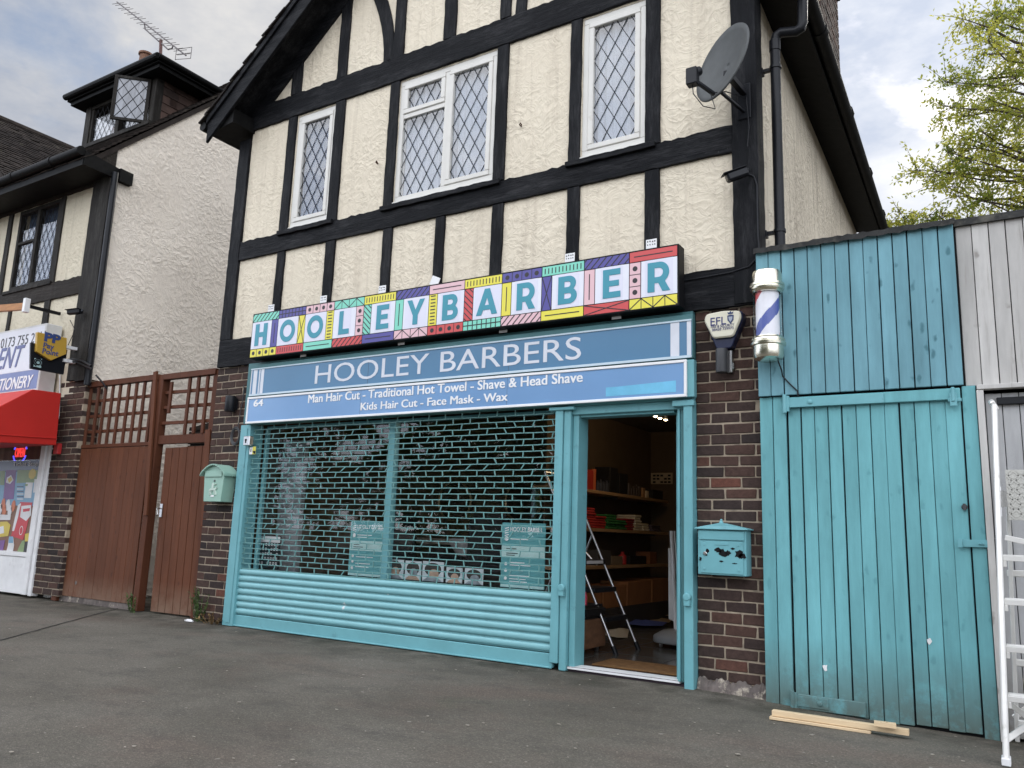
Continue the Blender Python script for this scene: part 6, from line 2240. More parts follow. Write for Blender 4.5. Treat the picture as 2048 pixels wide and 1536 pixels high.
for x in (-3.8, -3.2, -2.6): b.box(x - .003, x + .003, .2, 4.8, 0.0204, 0.0215)
b.build('tile_joint', M['grey_metal'], house)
# door mat
mt_ = MB().box(-2.98, -2.1, 0.22, 0.62, 0.021, 0.034)
tag(mt_.build('door_mat', pmat('coir', (0.17, 0.085, 0.03), .95, var=.3, vscale=20, bst=.8, bscale=120), bevel=.004), 'brown coir door mat just inside the barber shop doorway', 'mat')
# ceiling spotlights
sp = thing('spotlight_bar', (-3.3, 2.6, 2.48), 'lit three-lamp spotlight bar on the shop ceiling inside the doorway', 'spotlight')
EM = emis('lamp_glow', (1.0, 0.78, 0.48), 14)
b = MB(); g_ = MB()
for px, py in ((1311, 832), (1320, 836), (1331.5, 839)):
    p = GZ(px, py, 2.36)
    b.lathe([(0.022, 0.0), (0.032, .05), (0.02, .08), (0, .08)], p, 12)
    g_.lathe([(0.0, -.016), (.018, -.010), (.022, 0.002), (0, .004)], p, 12)
    b.tube([p + Vector((0, 0, .08)), p + Vector((0, 0, .14))], .01, 6)
b.build('housing', M['grey_metal'], sp); g_.build('lamp', EM, sp)
ll = bpy.data.lights.new('spot_lamp', 'POINT'); ll.energy = 9; ll.color = (1, .72, .42); ll.shadow_soft_size = .08
lo_ = bpy.data.objects.new('spot_lamp', ll); COL.objects.link(lo_); lo_.location = GZ(1320, 836, 2.25)
lo_.parent = sp; lo_.matrix_parent_inverse = Matrix.Translation(-sp.location)
# shelves
shf = thing('wall_shelving', (-4.2, 3.3, 0), 'three long wooden shelves of stock on the wall inside the shop', 'shelves')
OAK = pmat('shelf_oak', (0.34, 0.21, 0.11), .5, var=.15, stretch=(9, .7, 9))
SHZ = (1.535, 1.115, 0.705)
for z in SHZ:
    MB().box(-4.398, -4.05, 1.62, 4.62, z - .035, z).build('shelf', OAK, shf, bevel=.003)
for y in (2.0, 3.2, 4.4):
    for z in SHZ: MB().box(-4.398, -4.15, y - .01, y + .01, z - .06, z - .036).build('bracket', M['grey_metal'], shf)
ir = random.Random(5)
def item(kind, name, y, z, w_, d, h, col, label, group, x1=-4.09):
    mt = pmat('stock', col, .5, var=.12)
    b = MB()
    if kind == 'bottle':
        b.lathe([(w_ * .5, 0), (w_ * .5, h * .7), (w_ * .22, h * .82), (w_ * .22, h), (0, h)], (x1 - w_ / 2, y, z), 14)
    elif kind == 'jar':
        b.lathe([(w_ * .5, 0), (w_ * .5, h * .78), (w_ * .53, h * .8), (w_ * .53, h), (0, h)], (x1 - w_ / 2, y, z), 14)
    else:
        b.box(x1 - d, x1, y - w_ / 2, y + w_ / 2, z, z + h)
    o = b.build(name, mt, None, bevel=.004)
    tag(o, label, name.replace('_', ' '), group)
    return o
z = SHZ[0] + .001
STK_ = 'stock on the shop shelves'
for y, hh, nm in ((2.10, 0.17, 'lower'), (2.10, .17, 'upper')):
    zz = z if nm == 'lower' else z + .172
    t = thing('product_box', (-4.2, y, zz), 'white framed product box, %s of two at the near end of the top shelf' % nm, 'box', STK_)
    MB().box(-4.3, -4.08, y - .13, y + .13, zz, zz + hh).build('box', M['white_dirty'], t, bevel=.004)
    MB().box(-4.0799, -4.078, y - .11, y + .11, zz + .02, zz + hh - .02).build('window', M['black_plastic'] if nm == 'upper' else pmat('box_print', (.33, .25, .18), .5), t)
item('box', 'product_box', 2.36, z, .16, .15, .22, (.35, .03, .02), 'red carton beside the white boxes on the top shelf', STK_)
item('jar', 'product_jar', 2.49, z, .07, .07, .24, (.45, .10, .03), 'tall orange tub next to the red carton on the top shelf', STK_)
for k, y in enumerate((2.60, 2.68, 2.76, 2.84)):
    item('bottle', 'product_bottle', y, z, .06, .06, .12 + .02 * (k % 2), (.03, .035, .05), 'small dark bottle in the row beside the orange tub on the top shelf', STK_)
item('box', 'product_box', 2.98, z, .22, .2, .30, (.012, .012, .014), 'large black box in the middle of the top shelf', STK_)
item('box', 'product_box', 3.26, z, .24, .2, .25, (.014, .014, .016), 'lower black box in the middle of the top shelf', STK_)
for k, y in enumerate((3.46, 3.54, 3.62, 3.70, 3.78)):
    item('bottle' if k % 2 else 'jar', 'product_bottle', y, z, .065, .065, .15 - .015 * (k % 3), (.05, .035, .03), 'dark brown bottle in the cluster right of the black boxes', STK_)
item('box', 'product_box', 3.88, z, .08, .1, .12, (.40, .22, .11), 'tan carton next to the white one on the top shelf', STK_)
item('box', 'product_box', 4.0, z, .08, .1, .09, (.62, .50, .36), 'small cream carton on the top shelf near the back wall', STK_)
item('box', 'product_box', 4.35, z, .34, .2, .12, (.02, .018, .016), 'flat black case at the far end of the top shelf', STK_)
# folded towels in coloured stacks
z = SHZ[1] + .001
def towels(y, n, col, cname, wid=.26, th=.028):
    mt = pmat('towel_' + cname, col, .95, var=.15, bst=.4, bscale=90)
    for k in range(n):
        zz = z + k * th
        b = MB().box(-4.33, -4.07 + ir.uniform(-.012, .012), y - wid / 2 + ir.uniform(-.01, .01), y + wid / 2 + ir.uniform(-.01, .01), zz, zz + th - .003)
        pos = ['lowest', 'second', 'third', 'fourth', 'fifth', 'sixth', 'seventh', 'eighth', 'ninth'][k]
        tag(b.build('folded_towel', mt, None, bevel=.009), '%s folded towel, %s up in its stack on the middle shelf' % (cname, pos), 'towel', 'folded towels on the middle shelf')
towels(2.05, 8, (.03, .04, .16), 'navy blue'); towels(2.34, 8, (.40, .03, .025), 'bright red'); towels(2.62, 5, (.38, .025, .02), 'deep red')
towels(2.90, 6, (.03, .17, .045), 'bright green'); towels(3.17, 4, (.025, .14, .04), 'dark green'); towels(3.44, 5, (.26, .02, .025), 'maroon', .2)
towels(3.66, 6, (.62, .55, .42), 'cream', .2, .032); towels(3.9, 3, (.58, .51, .39), 'pale buff', .2, .032); towels(4.25, 3, (.10, .08, .10), 'dull purple', .3)
# bottom shelf
z = SHZ[2] + .001
item('box', 'product_box', 2.75, z, .34, .2, .17, (.07, .065, .06), 'grey carton on the lowest shelf', STK_)
item('box', 'product_box', 3.1, z, .30, .2, .10, (.20, .15, .10), 'flat tan carton on the lowest shelf', STK_)
item('bottle', 'product_bottle', 3.34, z, .09, .09, .15, (.42, .03, .03), 'red bottle on the lowest shelf', STK_)
item('box', 'product_case', 3.72, z, .5, .2, .10, (.014, .014, .014), 'long black tool case on the lowest shelf', STK_)
item('box', 'product_box', 4.2, z, .22, .2, .15, (.22, .09, .04), 'brown carton at the far end of the lowest shelf', STK_)
# cartons underneath
for k, (y, w_, h) in enumerate(((2.3, .5, .26), (2.9, .62, .24), (3.6, .72, .27), (4.3, .6, .28))):
    b = MB().box(-4.38, -4.02, y - w_ / 2, y + w_ / 2, .24, .24 + h)
    pos = ['nearest the door', 'second from the door', 'third from the door', 'nearest the back wall'][k]
    tag(b.build('carton', pmat('cardboard', (.30, .13, .05), .8, var=.1), None, bevel=.004), 'brown cardboard carton under the shelves, %s' % pos, 'carton', 'cartons under the shelves')
b = MB().box(-4.39, -3.98, 1.95, 4.7, .02, .238)
tag(b.build('plinth_bench', pmat('bench_dark', (.05, .045, .04), .7)), 'low dark bench under the brown cardboard cartons', 'bench')
# notice on the back wall
x0, z1 = F(1302, 946, 4.84); x1, z0 = F(1345, 968, 4.84)
nt_ = thing('wall_notice', ((x0 + x1) / 2, 4.84, z0), 'white paper notice on the back wall beyond the shelves', 'notice')
MB().box(x0, x1, 4.838, 4.848, z0, z1).build('sheet', pmat('notice_paper', (.50, .42, .32), .8), nt_)
b = MB()
for r_ in range(3):
    for c_ in range(5):
        if (r_ * 5 + c_) % 4 == 3: continue
        b.box(x0 + .03 + c_ * .055, x0 + .03 + c_ * .055 + .04, 4.8355, 4.8375, z1 - .05 - r_ * .045, z1 - .025 - r_ * .045)
b.build('print', M['black'], nt_)
# black stepladder with tubular stiles inside the door
sl = thing('step_ladder', (-3.2, 1.1, .02), 'slim stepladder with silver tube stiles and black treads inside the doorway', 'ladder')
yr, yl = 1.38, 0.93
fr0 = Vector((*[F(1276, 1302, yr)[0]], yr, .03)); tr0 = F3(1157, 1000, yr); 
fl0 = Vector((F(1231, 1312, yl)[0], yl, .03)); tl0 = F3(1150, 1093, yl)
dR = (tr0 - fr0).normalized()
for p_, L_ in ((fr0, 1.75), (fl0, 1.75)):
    q_ = p_ + dR * L_
    MB().tube([p_, q_], .013, 10).build('stile', M['steel'], sl, smooth=True)
    b = MB().tube([p_ + dR * -.02, p_ + dR * .06], .022, 10)
    b.build('rubber_foot', M['black_plastic'], sl, smooth=True)
MB().tube([fr0 + dR * 1.75, fl0 + dR * 1.75], .013, 8).build('top_rail', M['steel'], sl, smooth=True)
rear = Vector((-1, 0, 0))
for k, s_ in enumerate((.30, .57, .84)):
    pR, pL = fr0 + dR * s_, fl0 + dR * s_
    b = MB()
    mid = (pR + pL) / 2
    b.obox(mid + Vector((-.08, 0, 0)), Vector((.11, 0, 0)), (pR - pL) / 2 * .96, Vector((0, 0, .022)))
    tr_ = b.build('tread', M['black_plastic'], sl, bevel=.006)
    if k == 2:
        MB().obox(mid + Vector((.032, 0, .0)), Vector((.002, 0, 0)), (pR - pL) / 2 * .7, Vector((0, 0, .014))).build('label', M['white_dirty'], tr_)
b = MB()
hR, hL = fr0 + dR * 1.12, fl0 + dR * 1.12
for h_ in (hR, hL):
    b.tube([h_, Vector((h_.x - .42, h_.y, .03))], .011, 8)
b.tube([Vector((hR.x - .40, hR.y, .08)), Vector((hL.x - .40, hL.y, .08))], .011, 8)
b.tube([fr0 + dR * .86, fr0 + dR * .86 + Vector((-.06, 0, -.05)), fr0 + dR * .86 + Vector((-.25, 0, .13))], .01, 8)
b.build('rear_frame', M['steel'], sl, smooth=True)
# wood cabinet with a black padded seat, a red and a green bottle on it
cx1_, cy0_ = -3.25, 0.62
cbn = thing('bench_cabinet', (-3.5, .8, .02), 'wood-grain cabinet on castors with black padded seat beside the doorway', 'cabinet')
MB().box(cx1_ - .8, cx1_, cy0_ - .0, cy0_ + .42, .07, .31).build('cabinet', pmat('walnut', (.17, .085, .045), .5, var=.35, vscale=2, stretch=(3, 3, 8)), cbn, bevel=.004)
MB().box(cx1_ - .8, cx1_ + .005, cy0_ - .005, cy0_ + .43, .312, .43).build('seat', pmat('black_leather', (.01, .01, .011), .4), cbn, bevel=.03, seg=3)
for x, y in ((cx1_ - .06, cy0_ + .05), (cx1_ - .06, cy0_ + .36), (cx1_ - .7, cy0_ + .05), (cx1_ - .7, cy0_ + .36)):
    MB().lathe([(.0, -.012), (.025, -.012), (.025, .012), (0, .012)], (x, y, .046), 12, 0, (1, 0, 0)).build('castor', M['steel'], cbn)
b = MB().lathe([(.018, 0), (.018, .08), (.010, .09), (.010, .11), (0, .11)], (cx1_ - .06, cy0_ + .12, .431), 12)
tag(b.build('bottle', pmat('pink_red', (.50, .05, .09), .4), smooth=True), 'pinkish red bottle standing on the black padded seat', 'bottle')
b = MB().lathe([(.02, 0), (.02, .07), (.016, .085), (0, .085)], (cx1_ - .13, cy0_ + .15, .431), 12)
tag(b.build('bottle', pmat('dark_green', (.03, .10, .06), .4), smooth=True), 'dark green bottle on the black padded seat beside the red one', 'bottle')
# grey wheeled base with uprights at the right
wb = thing('salon_stand', (-2.75, 1.75, .02), 'grey wheeled salon stand base with tall white uprights inside the doorway', 'stand')
b = MB()
GP = pmat('grey_plastic', (.22, .225, .23), .35, var=.06)
pts = []
for i in range(20):
    a = 2 * math.pi * i / 20
    pts.append((-2.76 + .34 * math.copysign(abs(math.cos(a)) ** .7, math.cos(a)), 1.85 + .26 * math.copysign(abs(math.sin(a)) ** .8, math.sin(a))))
vb = [(x, y, .06) for x, y in pts] + [(x, y, .12) for x, y in pts] + [(-2.76 + (x + 2.76) * .8 + .02, 1.85 + (y - 1.85) * .75, .17) for x, y in pts]
b.add(vb, [tuple(range(19, -1, -1)), tuple(range(40, 60))] + [(i, (i + 1) % 20, 20 + (i + 1) % 20, 20 + i) for i in range(20)] + [(20 + i, 20 + (i + 1) % 20, 40 + (i + 1) % 20, 40 + i) for i in range(20)])
b.build('base', GP, wb, bevel=.01, smooth=True)
for x, y in ((-2.98, 1.68), (-2.55, 1.65), (-2.98, 2.02), (-2.55, 2.02)):
    MB().lathe([(0, -.01), (.022, -.01), (.022, .01), (0, .01)], (x, y, .043), 12, 0, (1, 0, 0)).build('castor', M['steel'], wb)
q0 = F3(1346, 1235, 1.95)
MB().tube([Vector((q0.x + .03, 1.95, .15)), F3(1343, 1062, 1.95)], .02, 10).build('upright', M['white'], wb, smooth=True)
MB().tube([Vector((q0.x + .075, 1.97, .15)), F3(1349, 1062, 1.97)], .014, 10).build('upright', M['steel'], wb, smooth=True)
b = MB().extr([F3(1336, 1096, 2.1), F3(1344, 1096, 2.1), F3(1352, 1245, 2.1), F3(1337, 1238, 2.1)], (0, .02, 0))
b.build('side_panel', M['white_dirty'], wb, bevel=.003)
# papers and cloth dropped on the floor
def sheet(pxs, z, mat, label, name, cat, seed):
    rr = random.Random(seed)
    b = MB()
    ps = [GZ(x, y, z) for x, y in pxs]
    c = sum(ps, Vector()) / len(ps)
    n = len(ps)
    v = [c + Vector((0, 0, .03))] + [p.lerp(c, .45) + Vector((0, 0, rr.uniform(.0, .035))) for p in ps] + [p + Vector((0, 0, rr.uniform(-.006, .012))) for p in ps]
    f = [(0, 1 + i, 1 + (i + 1) % n) for i in range(n)] + [(1 + i, 1 + n + i, 1 + n + (i + 1) % n, 1 + (i + 1) % n) for i in range(n)]
    b.add(v, f)
    o = b.build(name, mat)
    tag(o, label, cat)
PAP = pmat('brown_paper', (.42, .31, .19), .8, var=.1)
sheet([(1205, 1262), (1240, 1258), (1258, 1258), (1255, 1274), (1235, 1277), (1206, 1270)], .03, pmat('cream_sheet', (.45, .41, .33), .8), 'cream sheet lying on the shop floor behind the ladder feet', 'paper_sheet', 'paper', 1)
sheet([(1215, 1232), (1260, 1226), (1345, 1240), (1338, 1246), (1290, 1243), (1230, 1240)], .032, PAP, 'long brown paper sheet on the floor before the bench', 'paper_sheet', 'paper', 2)
sheet([(1285, 1222), (1300, 1214), (1342, 1219), (1345, 1232), (1320, 1232), (1286, 1228)], .06, PAP, 'crumpled heap of brown paper by the white uprights', 'paper_heap', 'paper', 3)
sheet([(1212, 1236), (1255, 1236), (1335, 1246), (1325, 1251), (1285, 1252), (1222, 1244)], .05, pmat('blue_cloth', (.085, .12, .36), .8, var=.15), 'crumpled blue cloth on the shop floor', 'cloth', 'cloth', 4)

# things seen through the shutter grille
def poster(px0, px1, py0, py1, label, head, lines, group=None):
    y = 0.175
    x0, z1 = F(px0, py0, y); x1, z0 = F(px1, py1, y)
    z0 = 0.572
    t = thing('window_poster', ((x0 + x1) / 2, y, z0), label, 'poster', group)
    MB().box(x0, x1, y, y + .008, z0, z1).build('board', pmat('poster_teal', (.10, .32, .34), .5, var=.06), t)
    h = z1 - z0
    b = MB()
    b.box(x0 + .002, x1 - .002, y - .0015, y - .0005, z0 + h * .46, z0 + h * .64)
    b.box(x0 + .002, x1 - .002, y - .0015, y - .0005, z0 + .003, z0 + h * .045)
    b.build('pale_band', pmat('poster_band', (.42, .60, .58), .5), t)
    text(head, 'heading', (x0 + .085, x1 - .03, z1 - h * .135, z1 - h * .065), y - .001, M['white'], t, bold=.02)
    b = MB()
    sx = x0 + .05
    for k in range(4):
        b.bar((sx - .02, y - .002, z1 - .05 - k * .02), (sx + .02, y - .002, z1 - .04 - k * .02), .008, .002)
    b.lathe([(.02, 0), (.02, .002), (0, .002)], (sx, y - .001, z1 - .135), 10, 0, (0, -1, 0))
    rr = random.Random(int(px0))
    for f_, k in lines:
        b.box(x0 + .09, x0 + .09 + (x1 - x0 - .14) * k, y - .002, y - .0008, z0 + h * f_, z0 + h * (f_ + .012))
    for f_ in (.36, .26, .14):
        b.lathe([(.014, 0), (.014, .002), (0, .002)], (sx, y - .0008, z0 + h * f_), 10, 0, (0, -1, 0))
    b.build('print', M['white'], t)
    b = MB()
    for f_, k in ((.59, .35), (.56, .25), (.52, .4), (.49, .3)):
        b.box(x0 + .05, x0 + .05 + (x1 - x0 - .14) * k, y - .0022, y - .0016, z0 + h * f_, z0 + h * (f_ + .012))
    b.build('opening_hours', M['black_plastic'], t)
    return t
poster(1005, 1088, 1045, 1180, 'teal price poster in the right of the shuttered window, nearest the doorway', 'HOOLEY BARBER', ((.74, .6), (.38, .5), (.34, .7), (.26, .45), (.18, .7), (.13, .55), (.09, .6)))
poster(703, 766, 1042, 1155, 'teal price poster in the left pane of the shuttered window, beside the middle mullion', 'HOOLEY BARBER', ((.74, .6), (.70, .4), (.38, .5), (.34, .7), (.22, .6), (.16, .55)))
HAIR = pmat('photo_hair', (.03, .025, .022), .5); SKIN = pmat('photo_skin', (.42, .29, .21), .5); PBG = pmat('photo_ground', (.52, .58, .60), .4, var=.15, vscale=9)
PGR = pmat('photo_grey', (.22, .25, .27), .4, var=.3, vscale=12)
desc = ['first from the mullion', 'second from the mullion', 'third and tallest, in the middle', 'fourth, with a pale fringe edge', 'nearest the price poster']
for k, (pa_, pb_, pt_) in enumerate(((774, 808, 1118), (811, 843, 1121), (846, 888, 1122), (893, 925, 1134), (930, 967, 1136))):
    y = 0.19
    x0, z1 = F(pa_, pt_, y); x1, _ = F(pb_, pt_, y)
    z0 = .572
    t = thing('hair_photo', ((x0 + x1) / 2, y, z0), 'haircut photograph standing on the window ledge, ' + desc[k], 'photo', 'haircut photographs along the window ledge')
    MB().box(x0, x1, y, y + .006, z0, z1).build('print', PBG, t)
    cx, h, hw_ = (x0 + x1) / 2, z1 - z0, (x1 - x0) / 2
    b = MB()
    b.prism([(cx + hw_ * .80 * math.cos(a * math.pi / 9), z0 + h * .60 + h * .34 * math.sin(a * math.pi / 9)) for a in range(18)], y - .0016, y - .0002, 0)
    b.prism([(cx + hw_ * .10 + hw_ * .48 * math.cos(a * math.pi / 9), z0 + h * .36 + h * .26 * math.sin(a * math.pi / 9)) for a in range(18)], y - .0026, y - .0018, 1 if k in (0, 2, 3) else 2)
    b.prism([(cx - hw_ * .9, z0 + .002), (cx + hw_ * .9, z0 + .002), (cx + hw_ * .5, z0 + h * .2), (cx - hw_ * .5, z0 + h * .2)], y - .0036, y - .0028, 1 if k in (1, 3) else 2)
    b.build('picture', [HAIR, SKIN, PGR], t)
# white pillar poster and display board at the far left
x0, z1 = F(540, 890, .35); x1, z0 = F(562, 1060, .35)
b = MB().box(-6.95, -6.60, .45, .50, .45, 1.95)
tag(b.build('pillar_panel', pmat('panel_grey', (.25, .26, .27), .6, var=.2)), 'pale grey panel at the left end of the shop window', 'panel')
x0, z1 = F(515, 1070, .2); x1, z0 = F(556, 1140, .2)
kb = thing('leaflet_rack', ((x0 + x1) / 2, .2, .57), 'small dark leaflet board with pale symbols at the left end of the window', 'board')
MB().box(x0, x1, .2, .208, .572, z1).build('board', M['black_plastic'], kb)
b = MB()
b.box(x0 + .004, x1 - .004, .198, .1995, z1 - .07, z1 - .008)
for r_ in range(6):
    for c_ in range(8):
        if (r_ + c_ * 3) % 7 == 6: continue
        xx = x0 + .012 + c_ * (x1 - x0 - .02) / 8
        zz = z1 - .105 - r_ * .048
        if zz < .58: continue
        frame_boxes(b, xx, xx + .022, zz, zz + .026, .005, .198, .1995)
b.build('symbols', M['white_dirty'], kb)
# wash station: counter, basins, mirrors, chairs
wsx = thing('wash_counter', (-6.0, 2.6, 0), 'pale counter with white basin deep inside behind the shutter', 'counter')
MB().box(-7.1, -4.9, 2.4, 2.95, .86, .93).build('worktop', pmat('worktop', (.50, .45, .38), .35), wsx, bevel=.008)
MB().box(-7.1, -4.9, 2.5, 2.94, .02, .85).build('cupboard', pmat('cupboard_dark', (.05, .04, .035), .5), wsx)
bb = MB().lathe([(.0, -.22), (.10, -.20), (.20, -.06), (.23, 0), (.21, 0), (.18, -.06), (0, -.17)], (-5.75, 2.36, .94), 24)
bb.build('basin', M['white'], wsx, smooth=True)
b = MB()
b.tube([(-5.75, 2.55, .93), (-5.75, 2.55, 1.12), (-5.75, 2.42, 1.14), (-5.75, 2.40, 1.08)], .014, 8)
b.build('tap', M['steel'], wsx, smooth=True)
MIR = pmat('mirror_face', (.45, .46, .48), .05, 1.0, bst=0)
for k, (x, rr_) in enumerate(((-6.35, .26), (-5.3, .26))):
    t = thing('round_mirror', (x, 2.9, 1.5), 'round mirror with a pale rim above the wash counter, %s' % ('left one' if k == 0 else 'right one'), 'mirror', 'round mirrors')
    MB().lathe([(0, 0), (rr_, 0), (rr_, .02), (0, .02)], (x, 2.93, 1.42), 32, 0, (0, -1, 0)).build('glass', MIR, t)
    b = MB().tube([(x + rr_ * math.cos(a * math.pi / 16), 2.91, 1.42 + rr_ * math.sin(a * math.pi / 16)) for a in range(33)], .016, 6, cap=False)
    b.build('rim', pmat('rim_gold', (.35, .27, .15), .4, .6), t, smooth=True)
b = MB().box(-7.15, -4.45, 2.96, 3.0, .02, 2.48)
b.build('interior_wall', WALL, house)
for k, (x, y) in enumerate(((-6.3, 1.5), (-4.95, 1.35), (-4.65, 2.2))):
    t = thing('barber_chair', (x, y, .02), 'dark padded barber chair inside the window, %s' % ['furthest left', 'behind the mullion', 'nearest the shelves'][k], 'chair', 'barber chairs')
    LEA = M['black_plastic']
    MB().box(x - .27, x + .27, y - .25, y + .25, .50, .62).build('seat', LEA, t, bevel=.04, seg=2)
    b = MB(); b.obox((x, y + .27, .92), (.25, 0, 0), (0, .05, -.01), (0, .03, .30)); b.build('backrest', LEA, t, bevel=.04, seg=2)
    for s in (-1, 1):
        MB().box(x + s * .30 - .035, x + s * .30 + .035, y - .22, y + .22, .70, .76).build('armrest', LEA, t, bevel=.02)
    b = MB(); b.lathe([(.28, 0), (.28, .03), (.06, .05), (.05, .5), (0, .5)], (x, y, .02), 20); b.build('pedestal', M['steel'], t, smooth=True)
    MB().box(x - .2, x + .2, y - .52, y - .40, .16, .20).build('footrest', M['steel'], t, bevel=.01)

# ------------------------------------------------------------------ trees
def leaf_mat(name, col, trans):
    mt = bpy.data.materials.new(name); mt.use_nodes = True
    t = mt.node_tree; t.nodes.clear()
    o = nn(t, 'ShaderNodeOutputMaterial')
    d = nn(t, 'ShaderNodeBsdfDiffuse'); tr = nn(t, 'ShaderNodeBsdfTranslucent')
    a = nn(t, 'ShaderNodeAttribute', attribute_name='tone')
    c1 = ramp(t, a.outputs['Fac'], [(0, tuple(q * .55 for q in col)), (.6, col), (1, tuple(min(1, q * 1.5) for q in col))])
    c2 = ramp(t, a.outputs['Fac'], [(0, (trans[0] * .38, trans[1] * .55, trans[2] * .5)), (.6, trans), (1, tuple(min(1, q * 1.4) for q in trans))])
    t.links.new(c1, d.inputs[0]); t.links.new(c2, tr.inputs[0])
    mx = nn(t, 'ShaderNodeMixShader'); mx.inputs[0].default_value = .5
    t.links.new(d.outputs[0], mx.inputs[1]); t.links.new(tr.outputs[0], mx.inputs[2])
    t.links.new(mx.outputs[0], o.inputs['Surface'])
    return mt
BARK = pmat('bark', (.065, .05, .038), .9, var=.3, bst=.6, bscale=30)
def add_leaf(b, p, d, l, w_, rr, tone):
    u = Vector((rr.gauss(0, 1), rr.gauss(0, 1), rr.gauss(0, 1)))
    s = d.cross(u)
    if s.length < 1e-4: return
    s = s.normalized() * w_
    k = len(b.v)
    b.v += [tuple(p), tuple(p + d * l * .45 + s), tuple(p + d * l), tuple(p + d * l * .45 - s)]
    b.f.append([k, k + 1, k + 2, k + 3]); b.m.append(0); b.tone.append(min(1, max(0, tone)))
def broad_tree(name, base, targets, label, mat, seed, trunk_r, per, leaf, parentgroup=None, spread=.5):
    """limbs forked towards clumps of twigs; leaves sit on the twigs"""
    rr = random.Random(seed)
    t = thing(name, base, label, 'tree', parentgroup)
    wood, lv = MB(), MB()
    base = Vector(base)
    cz = sum(q.z for q in targets) / len(targets)
    cx = sum(q.x for q in targets) / len(targets); cy = sum(q.y for q in targets) / len(targets)
    fork = Vector((base.x, base.y, base.z + (cz - base.z) * .5))
    lead = Vector((base.x * .75 + cx * .25, base.y * .75 + cy * .25, max(q.z for q in targets) - .6))
    wood.tube([base, base.lerp(fork, .5) + Vector((rr.uniform(-.08, .08), 0, 0)), fork, fork.lerp(lead, .5), lead], [trunk_r, trunk_r * .85, trunk_r * .7, trunk_r * .4, trunk_r * .12], 10)
    for q in targets:
        f0 = rr.uniform(.0, .55)
        s0 = fork.lerp(lead, max(0, min(.95, (q.z - fork.z - 1.0) / (lead.z - fork.z + .01)))) if q.z > fork.z + 1 else base.lerp(fork, rr.uniform(.75, 1))
        mid = s0.lerp(q, .5) + Vector((rr.uniform(-.2, .2), rr.uniform(-.2, .2), rr.uniform(-.05, .3)))
        wood.tube([s0, s0.lerp(mid, .5) + Vector((0, 0, rr.uniform(-.1, .15))), mid, mid.lerp(q, .5) + Vector((rr.uniform(-.1, .1), rr.uniform(-.1, .1), rr.uniform(-.1, .1))), q], [trunk_r * .26, trunk_r * .2, trunk_r * .14, trunk_r * .09, trunk_r * .04], 6)
        clump_tone = rr.gauss(.46, .26)
        for k in range(per):
            st = mid.lerp(q, rr.uniform(.35, 1.0)) if rr.random() < .6 else q
            dr_ = Vector((rr.gauss(0, 1), rr.gauss(0, 1), rr.gauss(0, .75) + .15)).normalized()
            L = spread * rr.uniform(.35, 1.15)
            e = st + dr_ * L + Vector((0, 0, -.12 * L))
            wood.tube([st, st.lerp(e, .5) + Vector((rr.uniform(-.04, .04), rr.uniform(-.04, .04), rr.uniform(0, .05))), e], [.006, .004, .002], 3, cap=False)
            nl = rr.randint(11, 18)
            for j in range(nl):
                p = st.lerp(e, rr.uniform(.25, 1.05)) + Vector((rr.gauss(0, .05), rr.gauss(0, .05), rr.gauss(0, .05))) * spread * 1.2
                d = (dr_ * .6 + Vector((rr.gauss(0, 1), rr.gauss(0, 1), rr.gauss(0, 1) - .3))).normalized()
                add_leaf(lv, p, d, leaf * rr.uniform(.7, 1.3), leaf * .25, rr, clump_tone + rr.gauss(0, .2))
    wood.build('trunk', BARK, t)
    lv.build('crown', mat, t)
    return t
LF1 = leaf_mat('leaf_spring', (.21, .23, .05), (.72, .68, .13))
LF2 = leaf_mat('leaf_dark', (.085, .11, .028), (.16, .19, .035))
rt = random.Random(77)
tg = []
def at(px, py, y): 
    return F3(px, py, y)
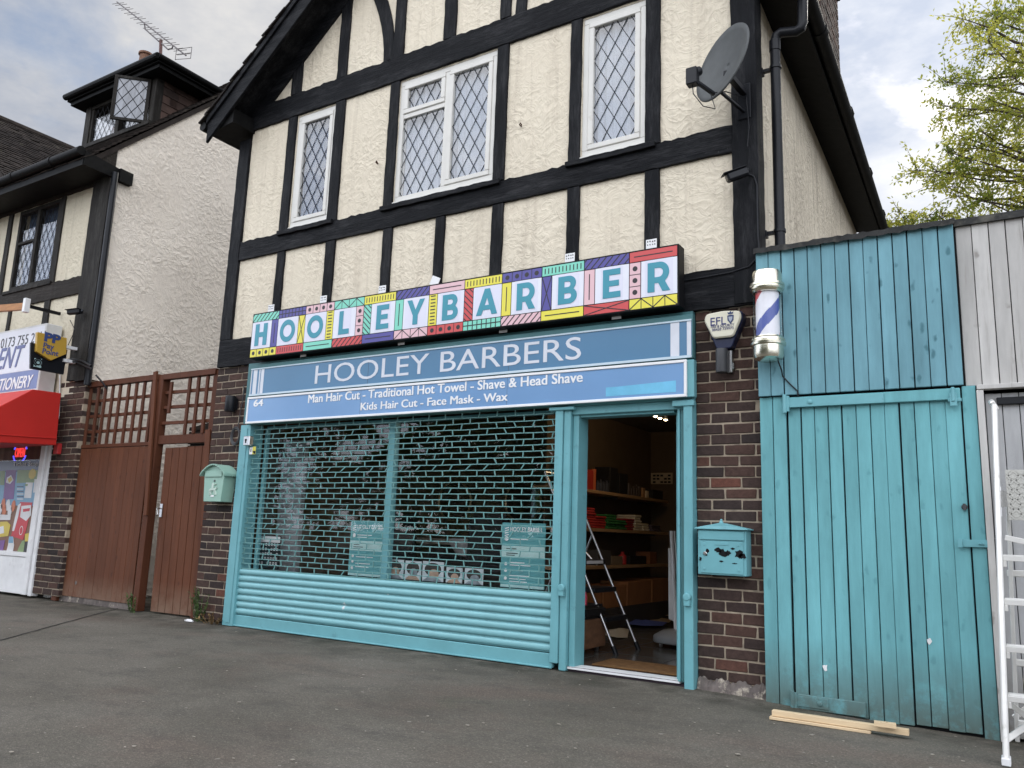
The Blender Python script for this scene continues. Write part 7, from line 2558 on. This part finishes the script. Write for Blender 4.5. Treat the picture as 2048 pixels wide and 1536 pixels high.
for px, py in ((1985, 45), (2030, 30), (1975, 80), (2010, 110), (2045, 90), (1990, 150), (2035, 160), (2070, 60), (2080, 150), (1965, 110),
               (1920, 150), (1945, 170), (1900, 165), (1975, 200), (2020, 215), (2060, 220), (1930, 215), (1895, 215), (1880, 235), (1960, 250), (2000, 260), (2045, 270),
               (1900, 265), (1930, 285), (1975, 300), (2020, 310), (2060, 320), (1890, 300), (1915, 330), (1950, 345), (2000, 350), (2040, 365), (1935, 30), (1950, 60), (2060, 10), (2090, 260),
               (1870, 345), (1850, 360), (1885, 375), (1920, 385), (1965, 395), (2010, 400), (2050, 405), (1840, 335), (1995, 20), (2030, -30), (2080, -40), (1990, -50), (2110, 100), (2130, 200), (2120, 330)):
    tg.append(at(px + rt.uniform(-10, 10), py + rt.uniform(-8, 8), 9.0 + rt.uniform(-1.3, 1.3)))
for k in range(30):
    tg.append(at(rt.uniform(2120, 2480), rt.uniform(-60, 400), 9.2 + rt.uniform(-1.6, 1.6)))
broad_tree('broadleaf_tree', (1.6, 9.2, -0.05), tg, 'tall spring-green leafy tree rising behind the grey shed', LF1, 5, .16, 20, .070, None, .50)
tg = []
for px, py in ((1800, 430), (1785, 445), (1815, 440), (1830, 425), (1855, 430), (1880, 425), (1905, 435), (1840, 450), (1870, 455), (1805, 465), (1900, 455), (1780, 465), (1935, 430), (1960, 440), (1820, 480), (1860, 485)):
    tg.append(at(px + rt.uniform(-6, 6), py + rt.uniform(-5, 5), 7.0 + rt.uniform(-.6, .6)))
broad_tree('small_tree', (-0.75, 7.2, -0.05), tg, 'smaller bushy tree peeping just above the teal boards', LF1, 6, .08, 11, .055, None, .28)
# trees across the road, mirrored in the shop window
proto = None
for k, (x, y, s) in enumerate(((-17, -21, 1.15), (-12.5, -24, 1.3), (-8.5, -21.5, 1.1), (-3.5, -25, 1.25), (2, -22, 1.15), (-22, -25, 1.3), (-28, -22, 1.2), (-14.8, -27, 1.35), (-10, -27.5, 1.3), (-6, -27, 1.35), (-0.5, -27, 1.3), (-19.5, -28, 1.4), (-25, -28, 1.35))):
    if proto is None:
        tt = [Vector((rt.gauss(0, 1.5), rt.gauss(0, 1.3), 0.8 + 7.0 * rt.random())) for i in range(34)]
        proto = broad_tree('street_tree', (0, 0, 0), tt, 'dark green tree across the road, mirrored in the shop window', LF2, 9, .22, 8, .34, 'trees across the road', 1.1)
        r_ = proto
    else:
        r_ = proto.copy(); COL.objects.link(r_)
        for c_ in proto.children:
            n_ = c_.copy(); COL.objects.link(n_); n_.parent = r_
    r_.location = (x, y, 0)
    r_.scale = (s, s, s)
    r_.rotation_euler = (0, 0, k * 1.3)
